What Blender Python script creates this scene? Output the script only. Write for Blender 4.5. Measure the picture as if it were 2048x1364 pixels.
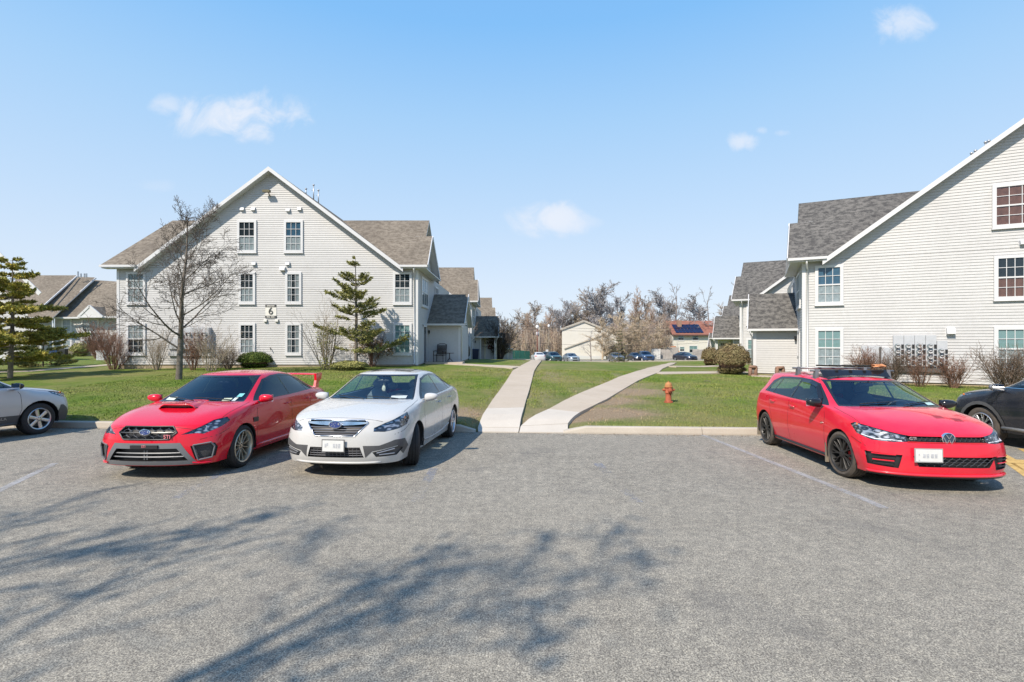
import bpy, bmesh, math, random
from mathutils import Vector, Matrix, noise
from mathutils.bvhtree import BVHTree
PI = math.pi
rad = math.radians
for o in list(bpy.data.objects): bpy.data.objects.remove(o)
scene = bpy.context.scene
COL = scene.collection
F, HC, YH = 1000.0, 1.9, 681.0          # focal length in pixels of the 2048 px photograph, eye height, horizon row

def at(px, py, Y):                       # the point at distance Y that the photograph shows at (px, py)
    return Vector(((px-1024)/F*Y, Y, HC+(YH-py)/F*Y))

# ---------------------------------------------------------------- mesh builder
class MB:
    def __init__(s): s.v=[]; s.f=[]; s.m=[]
    def add(s, vs, fs, mi=0):
        n=len(s.v); s.v.extend([tuple(p) for p in vs]); s.f.extend([tuple(i+n for i in f) for f in fs]); s.m.extend([mi]*len(fs))
    def quad(s,a,b,c,d,mi=0): s.add([a,b,c,d],[(0,1,2,3)],mi)
    def poly(s,pts,mi=0): s.add(pts,[tuple(range(len(pts)))],mi)
    def box(s,x0,x1,y0,y1,z0,z1,mi=0,M=None):
        vs=[(x0,y0,z0),(x1,y0,z0),(x1,y1,z0),(x0,y1,z0),(x0,y0,z1),(x1,y0,z1),(x1,y1,z1),(x0,y1,z1)]
        if M: vs=[M@Vector(p) for p in vs]
        s.add(vs,[(0,3,2,1),(4,5,6,7),(0,1,5,4),(1,2,6,5),(2,3,7,6),(3,0,4,7)],mi)
    def bar(s,p,q,w,h=None,mi=0,up=(0,0,1)):      # rectangular bar between two points
        p=Vector(p); q=Vector(q); h=h or w; d=(q-p).normalized(); u=Vector(up)
        if abs(d.dot(u))>.98: u=Vector((1,0,0))
        a=d.cross(u).normalized()*(w/2); b=a.cross(d).normalized()*(h/2)
        s.add([p-a-b,p+a-b,p+a+b,p-a+b,q-a-b,q+a-b,q+a+b,q-a+b],[(0,1,2,3),(7,6,5,4),(4,5,1,0),(5,6,2,1),(6,7,3,2),(7,4,0,3)],mi)
    def tube(s,pts,rs,n=6,mi=0,caps=True):
        pts=[Vector(p) for p in pts]
        if not hasattr(rs,'__len__'): rs=[rs]*len(pts)
        base=len(s.v); prev=None
        for i,p in enumerate(pts):
            d=(pts[min(i+1,len(pts)-1)]-pts[max(i-1,0)])
            if d.length<1e-9: d=Vector((0,0,1))
            d.normalize()
            if prev is None:
                a=d.cross(Vector((0,0,1)) if abs(d.z)<.9 else Vector((1,0,0))).normalized()
            else:
                a=(prev-d*prev.dot(d)).normalized()
            prev=a; b=d.cross(a)
            for k in range(n):
                t=2*PI*k/n; s.v.append(tuple(p+a*math.cos(t)*rs[i]+b*math.sin(t)*rs[i]))
        for i in range(len(pts)-1):
            for k in range(n):
                k2=(k+1)%n; s.f.append((base+i*n+k,base+i*n+k2,base+(i+1)*n+k2,base+(i+1)*n+k)); s.m.append(mi)
        if caps:
            s.f.append(tuple(base+k for k in reversed(range(n)))); s.m.append(mi)
            s.f.append(tuple(base+(len(pts)-1)*n+k for k in range(n))); s.m.append(mi)
    def lathe(s,prof,n=24,mi=0,M=None,a0=0,a1=2*PI):   # profile of (r,z) round local z
        base=len(s.v); full=abs(a1-a0-2*PI)<1e-6; m=n if full else n+1
        for r,z in prof:
            for k in range(m):
                t=a0+(a1-a0)*k/n; p=Vector((r*math.cos(t),r*math.sin(t),z)); s.v.append(tuple(M@p if M else p))
        for i in range(len(prof)-1):
            for k in range(n):
                k2=(k+1)%m
                s.f.append((base+i*m+k,base+i*m+k2,base+(i+1)*m+k2,base+(i+1)*m+k)); s.m.append(mi)
    def prism(s,poly,axis_pts,mi=0):      # extrude polygon (list of 3D pts) by vector
        e=Vector(axis_pts); a=[Vector(p) for p in poly]; b=[p+e for p in a]; n=len(a)
        s.add(a+b,[tuple(range(n)),tuple(range(2*n-1,n-1,-1))]+[(i,i+n,(i+1)%n+n,(i+1)%n) for i in range(n)],mi)
    def blob(s,c,r,sub=2,amp=.15,sc=1.0,seed=0,mi=0):
        bm=bmesh.new(); bmesh.ops.create_icosphere(bm,subdivisions=sub,radius=1)
        vs=[]
        for v in bm.verts:
            d=v.co.normalized(); k=1+amp*noise.noise(d*sc*2+Vector((seed*7.1,seed*3.3,0)))*2
            vs.append((c[0]+d.x*r[0]*k,c[1]+d.y*r[1]*k,c[2]+d.z*r[2]*k))
        s.add(vs,[tuple(v.index for v in f.verts) for f in bm.faces],mi); bm.free()
    def build(s,name,mats,parent=None,smooth=False,loc=None,rotz=None,weld=False,angle=None):
        me=bpy.data.meshes.new(name); me.from_pydata(s.v,[],s.f)
        if not isinstance(mats,(list,tuple)): mats=[mats]
        for m in mats: me.materials.append(m)
        if len(mats)>1: me.polygons.foreach_set('material_index',s.m)
        if weld:
            bm=bmesh.new(); bm.from_mesh(me); bmesh.ops.remove_doubles(bm,verts=bm.verts,dist=1e-4); bmesh.ops.recalc_face_normals(bm,faces=bm.faces); bm.to_mesh(me); bm.free()
        if smooth: me.polygons.foreach_set('use_smooth',[True]*len(me.polygons))
        if angle: 
            me.set_sharp_from_angle(angle=rad(angle))
        me.update()
        return link(name,me,parent,loc,rotz)

def link(name,me,parent=None,loc=None,rotz=None):
    o=bpy.data.objects.new(name,me); COL.objects.link(o)
    if parent: o.parent=parent
    if loc is not None: o.location=loc
    if rotz is not None: o.rotation_euler=(0,0,rotz)
    return o
def tag(o,label=None,cat=None,group=None,kind=None):
    if label: o['label']=label
    if cat: o['category']=cat
    if group: o['group']=group
    if kind: o['kind']=kind
    return o
def empty(name,label,cat,loc=(0,0,0),rotz=0,group=None):
    o=bpy.data.objects.new(name,None); o.empty_display_size=.2; COL.objects.link(o)
    o.location=loc; o.rotation_euler=(0,0,rotz); return tag(o,label,cat,group)
def copy_tree(o,parent=None):
    kids=list(o.children)
    c=o.copy(); COL.objects.link(c)
    if parent: c.parent=parent
    for ch in kids: copy_tree(ch,c)
    return c

# ---------------------------------------------------------------- materials
MATS={}
def new_mat(name):
    m=bpy.data.materials.new(name); m.use_nodes=True; nt=m.node_tree; b=nt.nodes['Principled BSDF']; return m,nt,b
def nd(nt,t,**k):
    n=nt.nodes.new(t)
    for a,v in k.items():
        if a in n.inputs.keys() if isinstance(a,str) else False: n.inputs[a].default_value=v
        else: setattr(n,a,v)
    return n
def mixc(nt,fac,a,b,blend='MIX'):
    n=nt.nodes.new('ShaderNodeMix'); n.data_type='RGBA'; n.blend_type=blend
    for i,x in ((0,fac),(6,a),(7,b)):
        if hasattr(x,'links'): nt.links.new(x,n.inputs[i])
        else: n.inputs[i].default_value=x if i==0 else (*x[:3],1)
    return n.outputs[2]
def coords(nt,obj=True,scale=(1,1,1),world=False):
    if world:
        g=nt.nodes.new('ShaderNodeNewGeometry'); out=g.outputs['Position']
    else:
        t=nt.nodes.new('ShaderNodeTexCoord'); out=t.outputs['Object']
    mp=nt.nodes.new('ShaderNodeMapping'); mp.inputs['Scale'].default_value=scale; nt.links.new(out,mp.inputs[0]); return mp.outputs[0]
def nz(nt,vec,scale,detail=4,rough=.6,dist=0):
    n=nt.nodes.new('ShaderNodeTexNoise'); n.inputs['Scale'].default_value=scale; n.inputs['Detail'].default_value=detail
    n.inputs['Roughness'].default_value=rough; n.inputs['Distortion'].default_value=dist
    nt.links.new(vec,n.inputs['Vector']); return n.outputs['Fac']
def ramp(nt,fac,stops,interp='LINEAR'):
    r=nt.nodes.new('ShaderNodeValToRGB'); r.color_ramp.interpolation=interp; e=r.color_ramp.elements
    while len(e)<len(stops): e.new(.5)
    for i,(p,c) in enumerate(stops):
        e[i].position=p; e[i].color=(*c,1) if len(c)==3 else c
    nt.links.new(fac,r.inputs[0]); return r.outputs[0]
def bump(nt,b,h,strength=.3,dist=.01):
    n=nt.nodes.new('ShaderNodeBump'); n.inputs['Strength'].default_value=strength; n.inputs['Distance'].default_value=dist
    nt.links.new(h,n.inputs['Height']); nt.links.new(n.outputs[0],b.inputs['Normal'])
def simple(name,col,rough=.5,metal=0,var=.12,vscale=3,bmp=0,bscale=60,coat=0,world=False,spec=.5):
    if name in MATS: return MATS[name]
    m,nt,b=new_mat(name); v=coords(nt,world=world)
    n=nz(nt,v,vscale,5)
    c=ramp(nt,n,[(.25,tuple(x*(1-var) for x in col)),(.75,tuple(min(1,x*(1+var)) for x in col))])
    nt.links.new(c,b.inputs['Base Color']); b.inputs['Roughness'].default_value=rough; b.inputs['Metallic'].default_value=metal
    b.inputs['Specular IOR Level'].default_value=spec
    if coat: b.inputs['Coat Weight'].default_value=coat; b.inputs['Coat Roughness'].default_value=.03
    if bmp: bump(nt,b,nz(nt,v,bscale,3),bmp,.01)
    MATS[name]=m; return m
def paint(name,col,rough=.25,metal=0,dust=.25,dustcol=(.35,.32,.28),coat=.7):
    m,nt,b=new_mat(name); v=coords(nt); n=nz(nt,v,2.2,6,.65); n2=nz(nt,v,90,2)
    fac=ramp(nt,n,[(.4,(0,0,0)),(.8,(dust,dust,dust))])
    c=mixc(nt,fac,col,dustcol)
    # road film low on the body
    sp=nt.nodes.new('ShaderNodeSeparateXYZ'); nt.links.new(v,sp.inputs[0])
    low=nt.nodes.new('ShaderNodeMapRange'); low.inputs[1].default_value=.55; low.inputs[2].default_value=.12; low.inputs[3].default_value=0; low.inputs[4].default_value=dust*.9
    nt.links.new(sp.outputs[2],low.inputs[0]); c=mixc(nt,low.outputs[0],c,dustcol)
    nt.links.new(c,b.inputs['Base Color']); b.inputs['Roughness'].default_value=rough+.12; b.inputs['Metallic'].default_value=metal
    r=nt.nodes.new('ShaderNodeMapRange'); r.inputs[3].default_value=rough; r.inputs[4].default_value=rough+.25; nt.links.new(n,r.inputs[0]); nt.links.new(r.outputs[0],b.inputs['Roughness'])
    b.inputs['Coat Weight'].default_value=coat; b.inputs['Coat Roughness'].default_value=.03+dust*.12; b.inputs['Coat IOR'].default_value=1.45; b.inputs['Specular IOR Level'].default_value=.3
    bump(nt,b,n2,.02,.002); return m
def glass(name,tint=(.35,.4,.4),through=.6,rough=.02):
    m,nt,b=new_mat(name); nt.nodes.remove(b); out=nt.nodes['Material Output']
    tr=nt.nodes.new('ShaderNodeBsdfTransparent'); tr.inputs[0].default_value=(*[t*through for t in tint],1)
    gl=nt.nodes.new('ShaderNodeBsdfGlossy'); gl.inputs['Roughness'].default_value=rough
    v=coords(nt); n=nz(nt,v,1.3,4); c=ramp(nt,n,[(.3,(.72,.86,1)),(.7,(.85,.94,1))]); nt.links.new(c,gl.inputs[0])
    fr=nt.nodes.new('ShaderNodeFresnel'); fr.inputs[0].default_value=1.6
    mx=nt.nodes.new('ShaderNodeMixShader'); g_=nt.nodes.new('ShaderNodeNewGeometry'); f_=nt.nodes.new('ShaderNodeMath'); f_.operation='SUBTRACT'; f_.use_clamp=True; nt.links.new(fr.outputs[0],f_.inputs[0]); nt.links.new(g_.outputs['Backfacing'],f_.inputs[1]); nt.links.new(f_.outputs[0],mx.inputs[0]); nt.links.new(tr.outputs[0],mx.inputs[1]); nt.links.new(gl.outputs[0],mx.inputs[2])
    nt.links.new(mx.outputs[0],out.inputs[0]); return m

WHITE=simple('white_trim',(.60,.60,.61),.45,var=.05,vscale=2)
def siding_mat(name,c1,c2):
    m,nt,b=new_mat(name); v=coords(nt,world=True); n=nz(nt,v,.6,6,.7); n2=nz(nt,v,9,3)
    c=ramp(nt,n,[(.3,c1),(.7,c2)]); c=mixc(nt,.12,c,ramp(nt,n2,[(.3,(.5,.49,.45)),(.7,(.85,.85,.85))]))
    nt.links.new(c,b.inputs['Base Color']); b.inputs['Roughness'].default_value=.55
    bump(nt,b,nz(nt,coords(nt,world=True,scale=(1,1,6)),3,3),.15,.01); return m
SIDING=siding_mat('vinyl_siding',(.43,.425,.425),(.495,.49,.488))
CREAM=siding_mat('cream_siding',(.60,.57,.50),(.66,.63,.56))
def shingle(name,cols,stain=.5,scale=1.0):
    m,nt,b=new_mat(name); v=coords(nt)   # uses object coords; roofs carry uv
    uv=nt.nodes.new('ShaderNodeUVMap'); uv.uv_map='UVMap'
    br=nt.nodes.new('ShaderNodeTexBrick'); br.inputs['Scale'].default_value=1/scale
    br.inputs['Brick Width'].default_value=.42; br.inputs['Row Height'].default_value=.145; br.inputs['Mortar Size'].default_value=.012
    br.inputs['Color1'].default_value=(*cols[0],1); br.inputs['Color2'].default_value=(*cols[1],1); br.inputs['Mortar'].default_value=(*[c*.55 for c in cols[0]],1)
    nt.links.new(uv.outputs[0],br.inputs['Vector'])
    n=nz(nt,uv.outputs[0],.35,6,.7); n3=nz(nt,uv.outputs[0],3.4,4,.8)
    c=mixc(nt,ramp(nt,n3,[(.43,(0,0,0)),(.57,(.9,.9,.9))]),br.outputs['Color'],cols[2])
    c=mixc(nt,ramp(nt,n,[(.35,(0,0,0)),(.7,(stain,stain,stain))]),c,cols[3])
    nt.links.new(c,b.inputs['Base Color']); b.inputs['Roughness'].default_value=.9; b.inputs['Specular IOR Level'].default_value=.2
    bump(nt,b,br.outputs['Fac'],.5,.01); return m
ROOF_TAN=shingle('tan_shingles',[(.195,.165,.13),(.13,.108,.085),(.26,.225,.18),(.10,.085,.068)],.7)
ROOF_GREY=shingle('grey_shingles',[(.105,.10,.094),(.05,.048,.047),(.185,.175,.16),(.05,.049,.048)],.5)
DARKV=simple('dark_vent',(.09,.085,.08),.6)
GALV=simple('galvanised_metal',(.42,.44,.47),.45,.6,var=.2,vscale=6)
GREYBOX=simple('grey_enamel',(.47,.485,.51),.5,.1,var=.08,vscale=4)
BLACK=simple('black_plastic',(.018,.018,.02),.45,var=.2,vscale=8)
DARKFRAME=simple('dark_brown_metal',(.035,.025,.022),.4,.3)
CONC_BASE=simple('foundation_concrete',(.36,.29,.20),.85,var=.15,bmp=.3,world=True)
WGLASS=glass('window_glass',(.75,.85,.9),.8)
ROOM=simple('room_darkness',(.022,.028,.034),.8)  # colour stands in for the unlit room behind the panes
CURT=simple('curtain_cloth',(.62,.58,.55),.8,var=.25,vscale=9)
BLIND=simple('green_blind',(.40,.52,.47),.7,var=.1)
REDCURT=simple('red_brown_curtain',(.30,.11,.07),.8,var=.3,vscale=6)
BLUECURT=simple('blue_curtain',(.08,.17,.25),.8,var=.3,vscale=5)
BARK=simple('grey_bark',(.13,.11,.09),.9,var=.45,vscale=7,bmp=.8,bscale=30)
TWIG=simple('brown_twigs',(.16,.115,.085),.9,var=.35,vscale=3)
TWIGR=simple('red_brown_twigs',(.20,.11,.075),.9,var=.35,vscale=3)
TWIGG=simple('pale_twigs',(.30,.25,.19),.9,var=.3,vscale=3)
def text(txt,size,loc,rot,mat,name,parent,ext=.006,align='CENTER'):
    cu=bpy.data.curves.new('lettering','FONT'); cu.body=txt; cu.size=size; cu.align_x=align; cu.align_y='CENTER'; cu.extrude=ext
    t=bpy.data.objects.new('lettering_curve',cu); COL.objects.link(t); dg=bpy.context.evaluated_depsgraph_get(); me=bpy.data.meshes.new_from_object(t.evaluated_get(dg)); bpy.data.objects.remove(t)
    me.materials.clear(); me.materials.append(mat); o=link(name,me,parent); o.location=loc; o.rotation_euler=rot; return o

def split_parts(names):
    """separate the far-apart pieces of the listed parts into parts of their own"""
    done={}
    for o in list(bpy.data.objects):
        if o.type!='MESH' or o.name.split('.')[0] not in names or o.children: continue
        me=o.data
        if me.name not in done:
            n=len(me.vertices); par=list(range(n))
            def f(x):
                while par[x]!=x: par[x]=par[par[x]]; x=par[x]
                return x
            for p in me.polygons:
                a=f(p.vertices[0])
                for v in p.vertices[1:]:
                    b=f(v)
                    if a!=b: par[b]=a
            isl={}
            for p in me.polygons: isl.setdefault(f(p.vertices[0]),[]).append(p.index)
            bx=[]
            for k,ps in isl.items():
                vs=[me.vertices[v].co for p in ps for v in me.polygons[p].vertices]
                bx.append([[min(v[i] for v in vs) for i in range(3)],[max(v[i] for v in vs) for i in range(3)],list(ps)])
            G=names[o.name.split('.')[0]]; ch=True
            while ch:
                ch=False
                for i in range(len(bx)):
                    for j in range(i+1,len(bx)):
                        if all(bx[i][0][k]-G<=bx[j][1][k] and bx[j][0][k]-G<=bx[i][1][k] for k in range(3)):
                            bx[i]=[[min(bx[i][0][k],bx[j][0][k]) for k in range(3)],[max(bx[i][1][k],bx[j][1][k]) for k in range(3)],bx[i][2]+bx[j][2]]; bx.pop(j); ch=True; break
                    if ch: break
            out=[]
            uvl=me.uv_layers.active
            if len(bx)>1:
                for b in bx:
                    m={}; vs=[]; fs=[]; mi=[]; uv=[]; sm=[]
                    for p in sorted(b[2]):
                        P=me.polygons[p]; q=[]
                        for v in P.vertices:
                            if v not in m: m[v]=len(vs); vs.append(tuple(me.vertices[v].co))
                            q.append(m[v])
                        fs.append(q); mi.append(P.material_index); sm.append(P.use_smooth)
                        if uvl: uv+= [x for l in P.loop_indices for x in uvl.data[l].uv]
                    nm=bpy.data.meshes.new(me.name.split('.')[0]); nm.from_pydata(vs,[],fs)
                    for t in me.materials: nm.materials.append(t)
                    nm.polygons.foreach_set('material_index',mi); nm.polygons.foreach_set('use_smooth',sm)
                    if uvl: nm.uv_layers.new(name='UVMap').data.foreach_set('uv',uv)
                    nm.update(); out.append(nm)
            done[me.name]=out
        out=done[me.name]
        if out:
            o.data=out[0]
            for nm in out[1:]:
                c=o.copy(); COL.objects.link(c); c.parent=o.parent; c.data=nm
# ================================================================ terrain
GX=[-150,-60,-20,-5,1,6,13,25,60,200]
GY=[9,11.3,14.6,20,27,35,43,60,80,110,180,700]
GZ=[[.0,.0,.15,.2,.25,.3,.3,.15,0,-.3,-.3,-.3],
    [.0,.0,.15,.25,.35,.4,.35,.15,0,-.3,-.3,-.3],
    [.0,.0,.18,.28,.43,.5,.4,.1,-.2,-.8,-1.2,-1.2],
    [.0,.0,.18,.33,.60,.62,.4,-.1,-.9,-1.6,-1.8,-1.8],
    [.0,.0,.16,.30,.58,.58,.31,-.32,-1.06,-1.7,-1.9,-1.9],
    [.0,.0,.13,.25,.5,.45,.12,-.6,-1.42,-1.8,-1.9,-1.9],
    [.0,.0,.13,.15,.2,.15,.02,-.62,-1.42,-1.8,-1.9,-1.9],
    [.0,.0,.13,.15,.2,.2,.1,-.4,-1.3,-1.7,-1.9,-1.9],
    [.0,.0,.13,.15,.2,.2,.1,-.4,-1.3,-1.7,-1.9,-1.9],
    [.0,.0,.13,.15,.2,.2,.1,-.4,-1.3,-1.7,-1.9,-1.9]]
def _loc(t,a):
    if t<=a[0]: return 0,0.
    for i in range(len(a)-1):
        if t<=a[i+1]: return i,(t-a[i])/(a[i+1]-a[i])
    return len(a)-2,1.
def _cr(p0,p1,p2,p3,t):   # monotone-ish smoothstep between knots keeps the crest soft
    return p1+(p2-p1)*t
def zg(X,Y):
    i,u=_loc(X,GX); j,w=_loc(Y,GY)
    a=GZ[i][j]*(1-w)+GZ[i][j+1]*w; b=GZ[i+1][j]*(1-w)+GZ[i+1][j+1]*w
    return a*(1-u)+b*u
def yk(X): return 11.22-.0704*X          # kerb face
def lotz(Y): return -.03*max(0,Y-6.2)    # the lot falls gently towards the kerb
def hit(px,py,off=0):                    # where the photograph's pixel meets the lawn
    Y=9.0
    while Y<260:
        if HC-(py-YH)/F*Y<=zg((px-1024)/F*Y,Y)+off: break
        Y+=.02
    return Vector(((px-1024)/F*Y,Y,zg((px-1024)/F*Y,Y)))

LPATH=[((956,861),(1036.5,861)),((956,844.5),(1038.5,846)),((974.3,816.7),(1048,815)),((1000.6,778.6),(1058,781)),((1025.5,740.5),(1068,741.5)),((1040,732),(1074,731.5)),((1060.7,720.5),(1082.6,720.5)),((1066,717.8),(1086,717.8))]
RPATH=[((1038.5,861),(1135.4,861)),((1041.6,843.8),(1135.4,842)),((1098,818),(1160,825)),((1160,786),(1212,799)),((1238,753),(1275,761)),((1290,737),(1317,744)),((1319,729.5),(1338,730.5)),((1341,723.8),(1354,723.8))]
def path_pts(P):
    out=[]
    for i,(a,b) in enumerate(P):
        if i==0:
            A=Vector(((a[0]-1024)/F*11.2,0,0)); B=Vector(((b[0]-1024)/F*11.2,0,0)); A.y=yk(A.x); B.y=yk(B.x)
        else: A=hit(*a); B=hit(*b)
        out.append((A,B))
    return out
LP=path_pts(LPATH); RP=path_pts(RPATH)
def resample(P,step):
    out=[P[0]]
    for (A,B),(C,D) in zip(P[:-1],P[1:]):
        L=((A+B)/2-(C+D)/2).length; n=max(1,int(round(L/step)))
        for k in range(1,n+1): out.append((A.lerp(C,k/n),B.lerp(D,k/n)))
    return out
def pdist(X,Y):
    best=9.
    for P in (LP,RP):
        for (A,B),(C,D) in zip(P[:-1],P[1:]):
            if Y<A.y-2 or Y>C.y+2: continue
            t=max(0,min(1,(Y-A.y)/max(.01,C.y-A.y))); l=A.x+(C.x-A.x)*t; r=B.x+(D.x-B.x)*t
            best=min(best,max(0,l-X,X-r))
    return best

# ---- materials
def asphalt():
    m,nt,b=new_mat('asphalt'); v=coords(nt,world=True)
    big=nz(nt,v,.25,5,.6); mid=nz(nt,v,2.2,5,.7); fine=nz(nt,v,95,3,.75)
    vo=nt.nodes.new('ShaderNodeTexVoronoi'); vo.inputs['Scale'].default_value=85; nt.links.new(v,vo.inputs['Vector'])
    c=ramp(nt,big,[(.3,(.218,.202,.168)),(.7,(.280,.260,.218))])
    c=mixc(nt,.35,c,ramp(nt,mid,[(.3,(.19,.176,.150)),(.7,(.295,.276,.236))]))
    c=mixc(nt,.9,c,ramp(nt,fine,[(.40,(.22,.215,.21)),(.5,(.5,.5,.5)),(.60,(.84,.83,.81))]),'OVERLAY')
    c=mixc(nt,.35,c,ramp(nt,nz(nt,v,34,3,.8),[(.38,(.26,.26,.27)),(.5,(.5,.5,.5)),(.62,(.80,.79,.77))]),'OVERLAY')
    c=mixc(nt,.5,c,ramp(nt,nz(nt,v,9,3,.8),[(.35,(.32,.32,.33)),(.5,(.5,.5,.5)),(.65,(.70,.69,.67))]),'OVERLAY')
    st=ramp(nt,vo.outputs['Color'],[(0,(.52,.5,.5)),(.6,(1,1,1)),(1,(1.25,1.22,1.15))])
    c=mixc(nt,.55,c,st,'MULTIPLY')
    # oil drips and sealed marks
    oil=nz(nt,v,.9,3,.5,.5); c=mixc(nt,ramp(nt,oil,[(.60,(0,0,0)),(.75,(.45,.45,.45))]),c,(.09,.088,.088))
    nt.links.new(c,b.inputs['Base Color']); b.inputs['Roughness'].default_value=.88; b.inputs['Specular IOR Level'].default_value=.25
    bump(nt,b,fine,.7,.006); return m
ASPH=asphalt()
def lawnmat(name='lawn',blade=False):
    m,nt,b=new_mat(name); v=coords(nt,world=True)
    big=nz(nt,v,.28,5,.65,.4); mid=nz(nt,v,1.6,5,.7); fine=nz(nt,v,22,4,.75); vf=nz(nt,coords(nt,world=True,scale=(1,.5,1)),70,2,.7)
    k=1.3 if blade else 1.0
    g=ramp(nt,mid,[(.25,(.07*k,.12*k,.016*k)),(.5,(.115*k,.17*k,.026*k)),(.75,(.185*k,.205*k,.050*k))])
    g=mixc(nt,ramp(nt,big,[(.42,(0,0,0)),(.66,(.8,.8,.8))]),g,(.225*k,.20*k,.080*k))
    at=nt.nodes.new('ShaderNodeAttribute'); at.attribute_name='dry'
    ad=nt.nodes.new('ShaderNodeMath'); ad.operation='MULTIPLY_ADD'; nt.links.new(mid,ad.inputs[0]); ad.inputs[1].default_value=1.4; ad.inputs[2].default_value=-.75
    a2=nt.nodes.new('ShaderNodeMath'); a2.operation='ADD'; a2.use_clamp=True; nt.links.new(ad.outputs[0],a2.inputs[0]); 
    dd=nt.nodes.new('ShaderNodeMath'); dd.operation='MULTIPLY'; nt.links.new(at.outputs['Fac'],dd.inputs[0]); dd.inputs[1].default_value=1.45; nt.links.new(dd.outputs[0],a2.inputs[1])
    d3=nt.nodes.new('ShaderNodeMath'); d3.operation='MULTIPLY'; nt.links.new(a2.outputs[0],d3.inputs[0]); nt.links.new(dd.outputs[0],d3.inputs[1]); d3.use_clamp=True
    g=mixc(nt,d3.outputs[0],g,ramp(nt,fine,[(.3,(.19*k,.13*k,.08*k)),(.7,(.38*k,.30*k,.205*k))]))
    if not blade: g=mixc(nt,.6,g,ramp(nt,vf,[(.3,(.25,.25,.25)),(.7,(.75,.75,.75))]),'OVERLAY')
    nt.links.new(g,b.inputs['Base Color']); b.inputs['Roughness'].default_value=.9; b.inputs['Specular IOR Level'].default_value=.15
    if not blade: bump(nt,b,fine,1,.05)
    return m
LAWN=lawnmat()
def concrete(name,c1,c2):
    m,nt,b=new_mat(name); v=coords(nt,world=True); n=nz(nt,v,.8,6,.7); f=nz(nt,v,60,3)
    c=ramp(nt,n,[(.3,c1),(.7,c2)]); c=mixc(nt,.3,c,ramp(nt,f,[(.3,(.35,.35,.35)),(.7,(.65,.65,.65))]),'OVERLAY')
    nt.links.new(c,b.inputs['Base Color']); b.inputs['Roughness'].default_value=.85; bump(nt,b,f,.35,.004); return m
CONC=concrete('path_concrete',(.39,.325,.25),(.46,.39,.31))
CONC2=concrete('new_concrete',(.45,.405,.345),(.52,.475,.41))
KERB=concrete('kerb_concrete',(.37,.325,.265),(.47,.42,.35))

# ---- parking lot
mb=MB(); nx=60
xs=[-160+320*i/nx for i in range(nx+1)]
for i in range(nx):
    a,b_=xs[i],xs[i+1]; mb.quad((a,-140,0),(b_,-140,0),(b_,6.2,0),(a,6.2,0)); mb.quad((a,6.2,0),(b_,6.2,0),(b_,yk(b_)+.1,lotz(yk(b_)+.1)),(a,yk(a)+.1,lotz(yk(a)+.1)))
tag(mb.build('parking_lot',ASPH),kind='structure')
mb=MB(); mb.quad((-1500,-1500,-2.6),(1500,-1500,-2.6),(1500,2500,-2.6),(-1500,2500,-2.6)); tag(mb.build('ground',LAWN),kind='structure')

# ---- lawn
def grid_axis(stops):
    out=[]
    for (a,st),(b_,_) in zip(stops[:-1],stops[1:]):
        n=max(1,round((b_-a)/st)); out+= [a+(b_-a)*k/n for k in range(n)]
    return out+[stops[-1][0]]
ax=grid_axis([(-150,15),(-60,4),(-20,1.0),(-12,.35),(16,1.0),(30,6),(60,20),(200,1)])
ay=grid_axis([(.10,.2),(3,.35),(12,.7),(30,1.4),(60,4),(110,20),(240,110),(680,1)])
mb=MB(); W=len(ax); dry=[]
for t in ay:
    for X in ax:
        Y=yk(X)+t; z=zg(X,Y)-(.15 if t<.12 else 0)+ (.02*noise.noise(Vector((X*.5,Y*.5,0))) if .4<t<60 and abs(X)<60 else 0)
        d=pdist(X,Y) if -8<X<16 and Y<50 else 9
        if d<.3: z-= .03
        if -.95<X<1.35 and t<1.05 and d<.25: z-=.16*(1-max(0,t-.1)/.95)+.02
        mb.v.append((X,Y,z))
        q=max(0,1-d/.9)*.45
        for (cx,cy,rx,ry,a) in ((2.2,12.9,2.0,1.2,1.0),(2.8,14.9,1.5,1.4,.9),(3.9,17,1.9,1.7,.9),(4.6,19.3,1.2,1.5,.7),(1.6,12.2,.7,.5,1.0),(-1.4,12.8,1.1,1.2,.85),(.9,15.5,.8,2.5,.55),(-2.2,17,1.2,2.5,.35),(-7,15,3,1.0,.35),(8.5,14,3,.8,.4),(0,24,1.5,3,.5),(4.2,20,1.5,2,.6),(1.7,22,1.2,3,.6),(.5,12.0,.5,1,.8),(3.6,13.1,1.5,.5,.4),(5.2,18.5,2,1,.4),(6.5,15.5,4,2,.3),(3,28,4,5,.35),(-11,12.2,.9,.6,.4)):
            q=max(q,a*math.exp(-((X-cx)/rx)**2-((Y-cy)/ry)**2))
        if t<.35: q=max(q,.35)
        dry.append(min(1,q))
for j in range(len(ay)-1):
    for i in range(W-1): mb.f.append((j*W+i,j*W+i+1,(j+1)*W+i+1,(j+1)*W+i)); mb.m.append(0)
lawn=mb.build('lawn',LAWN,smooth=True); tag(lawn,kind='structure')
lawn.data.attributes.new('dry','FLOAT','POINT').data.foreach_set('value',dry)

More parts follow.
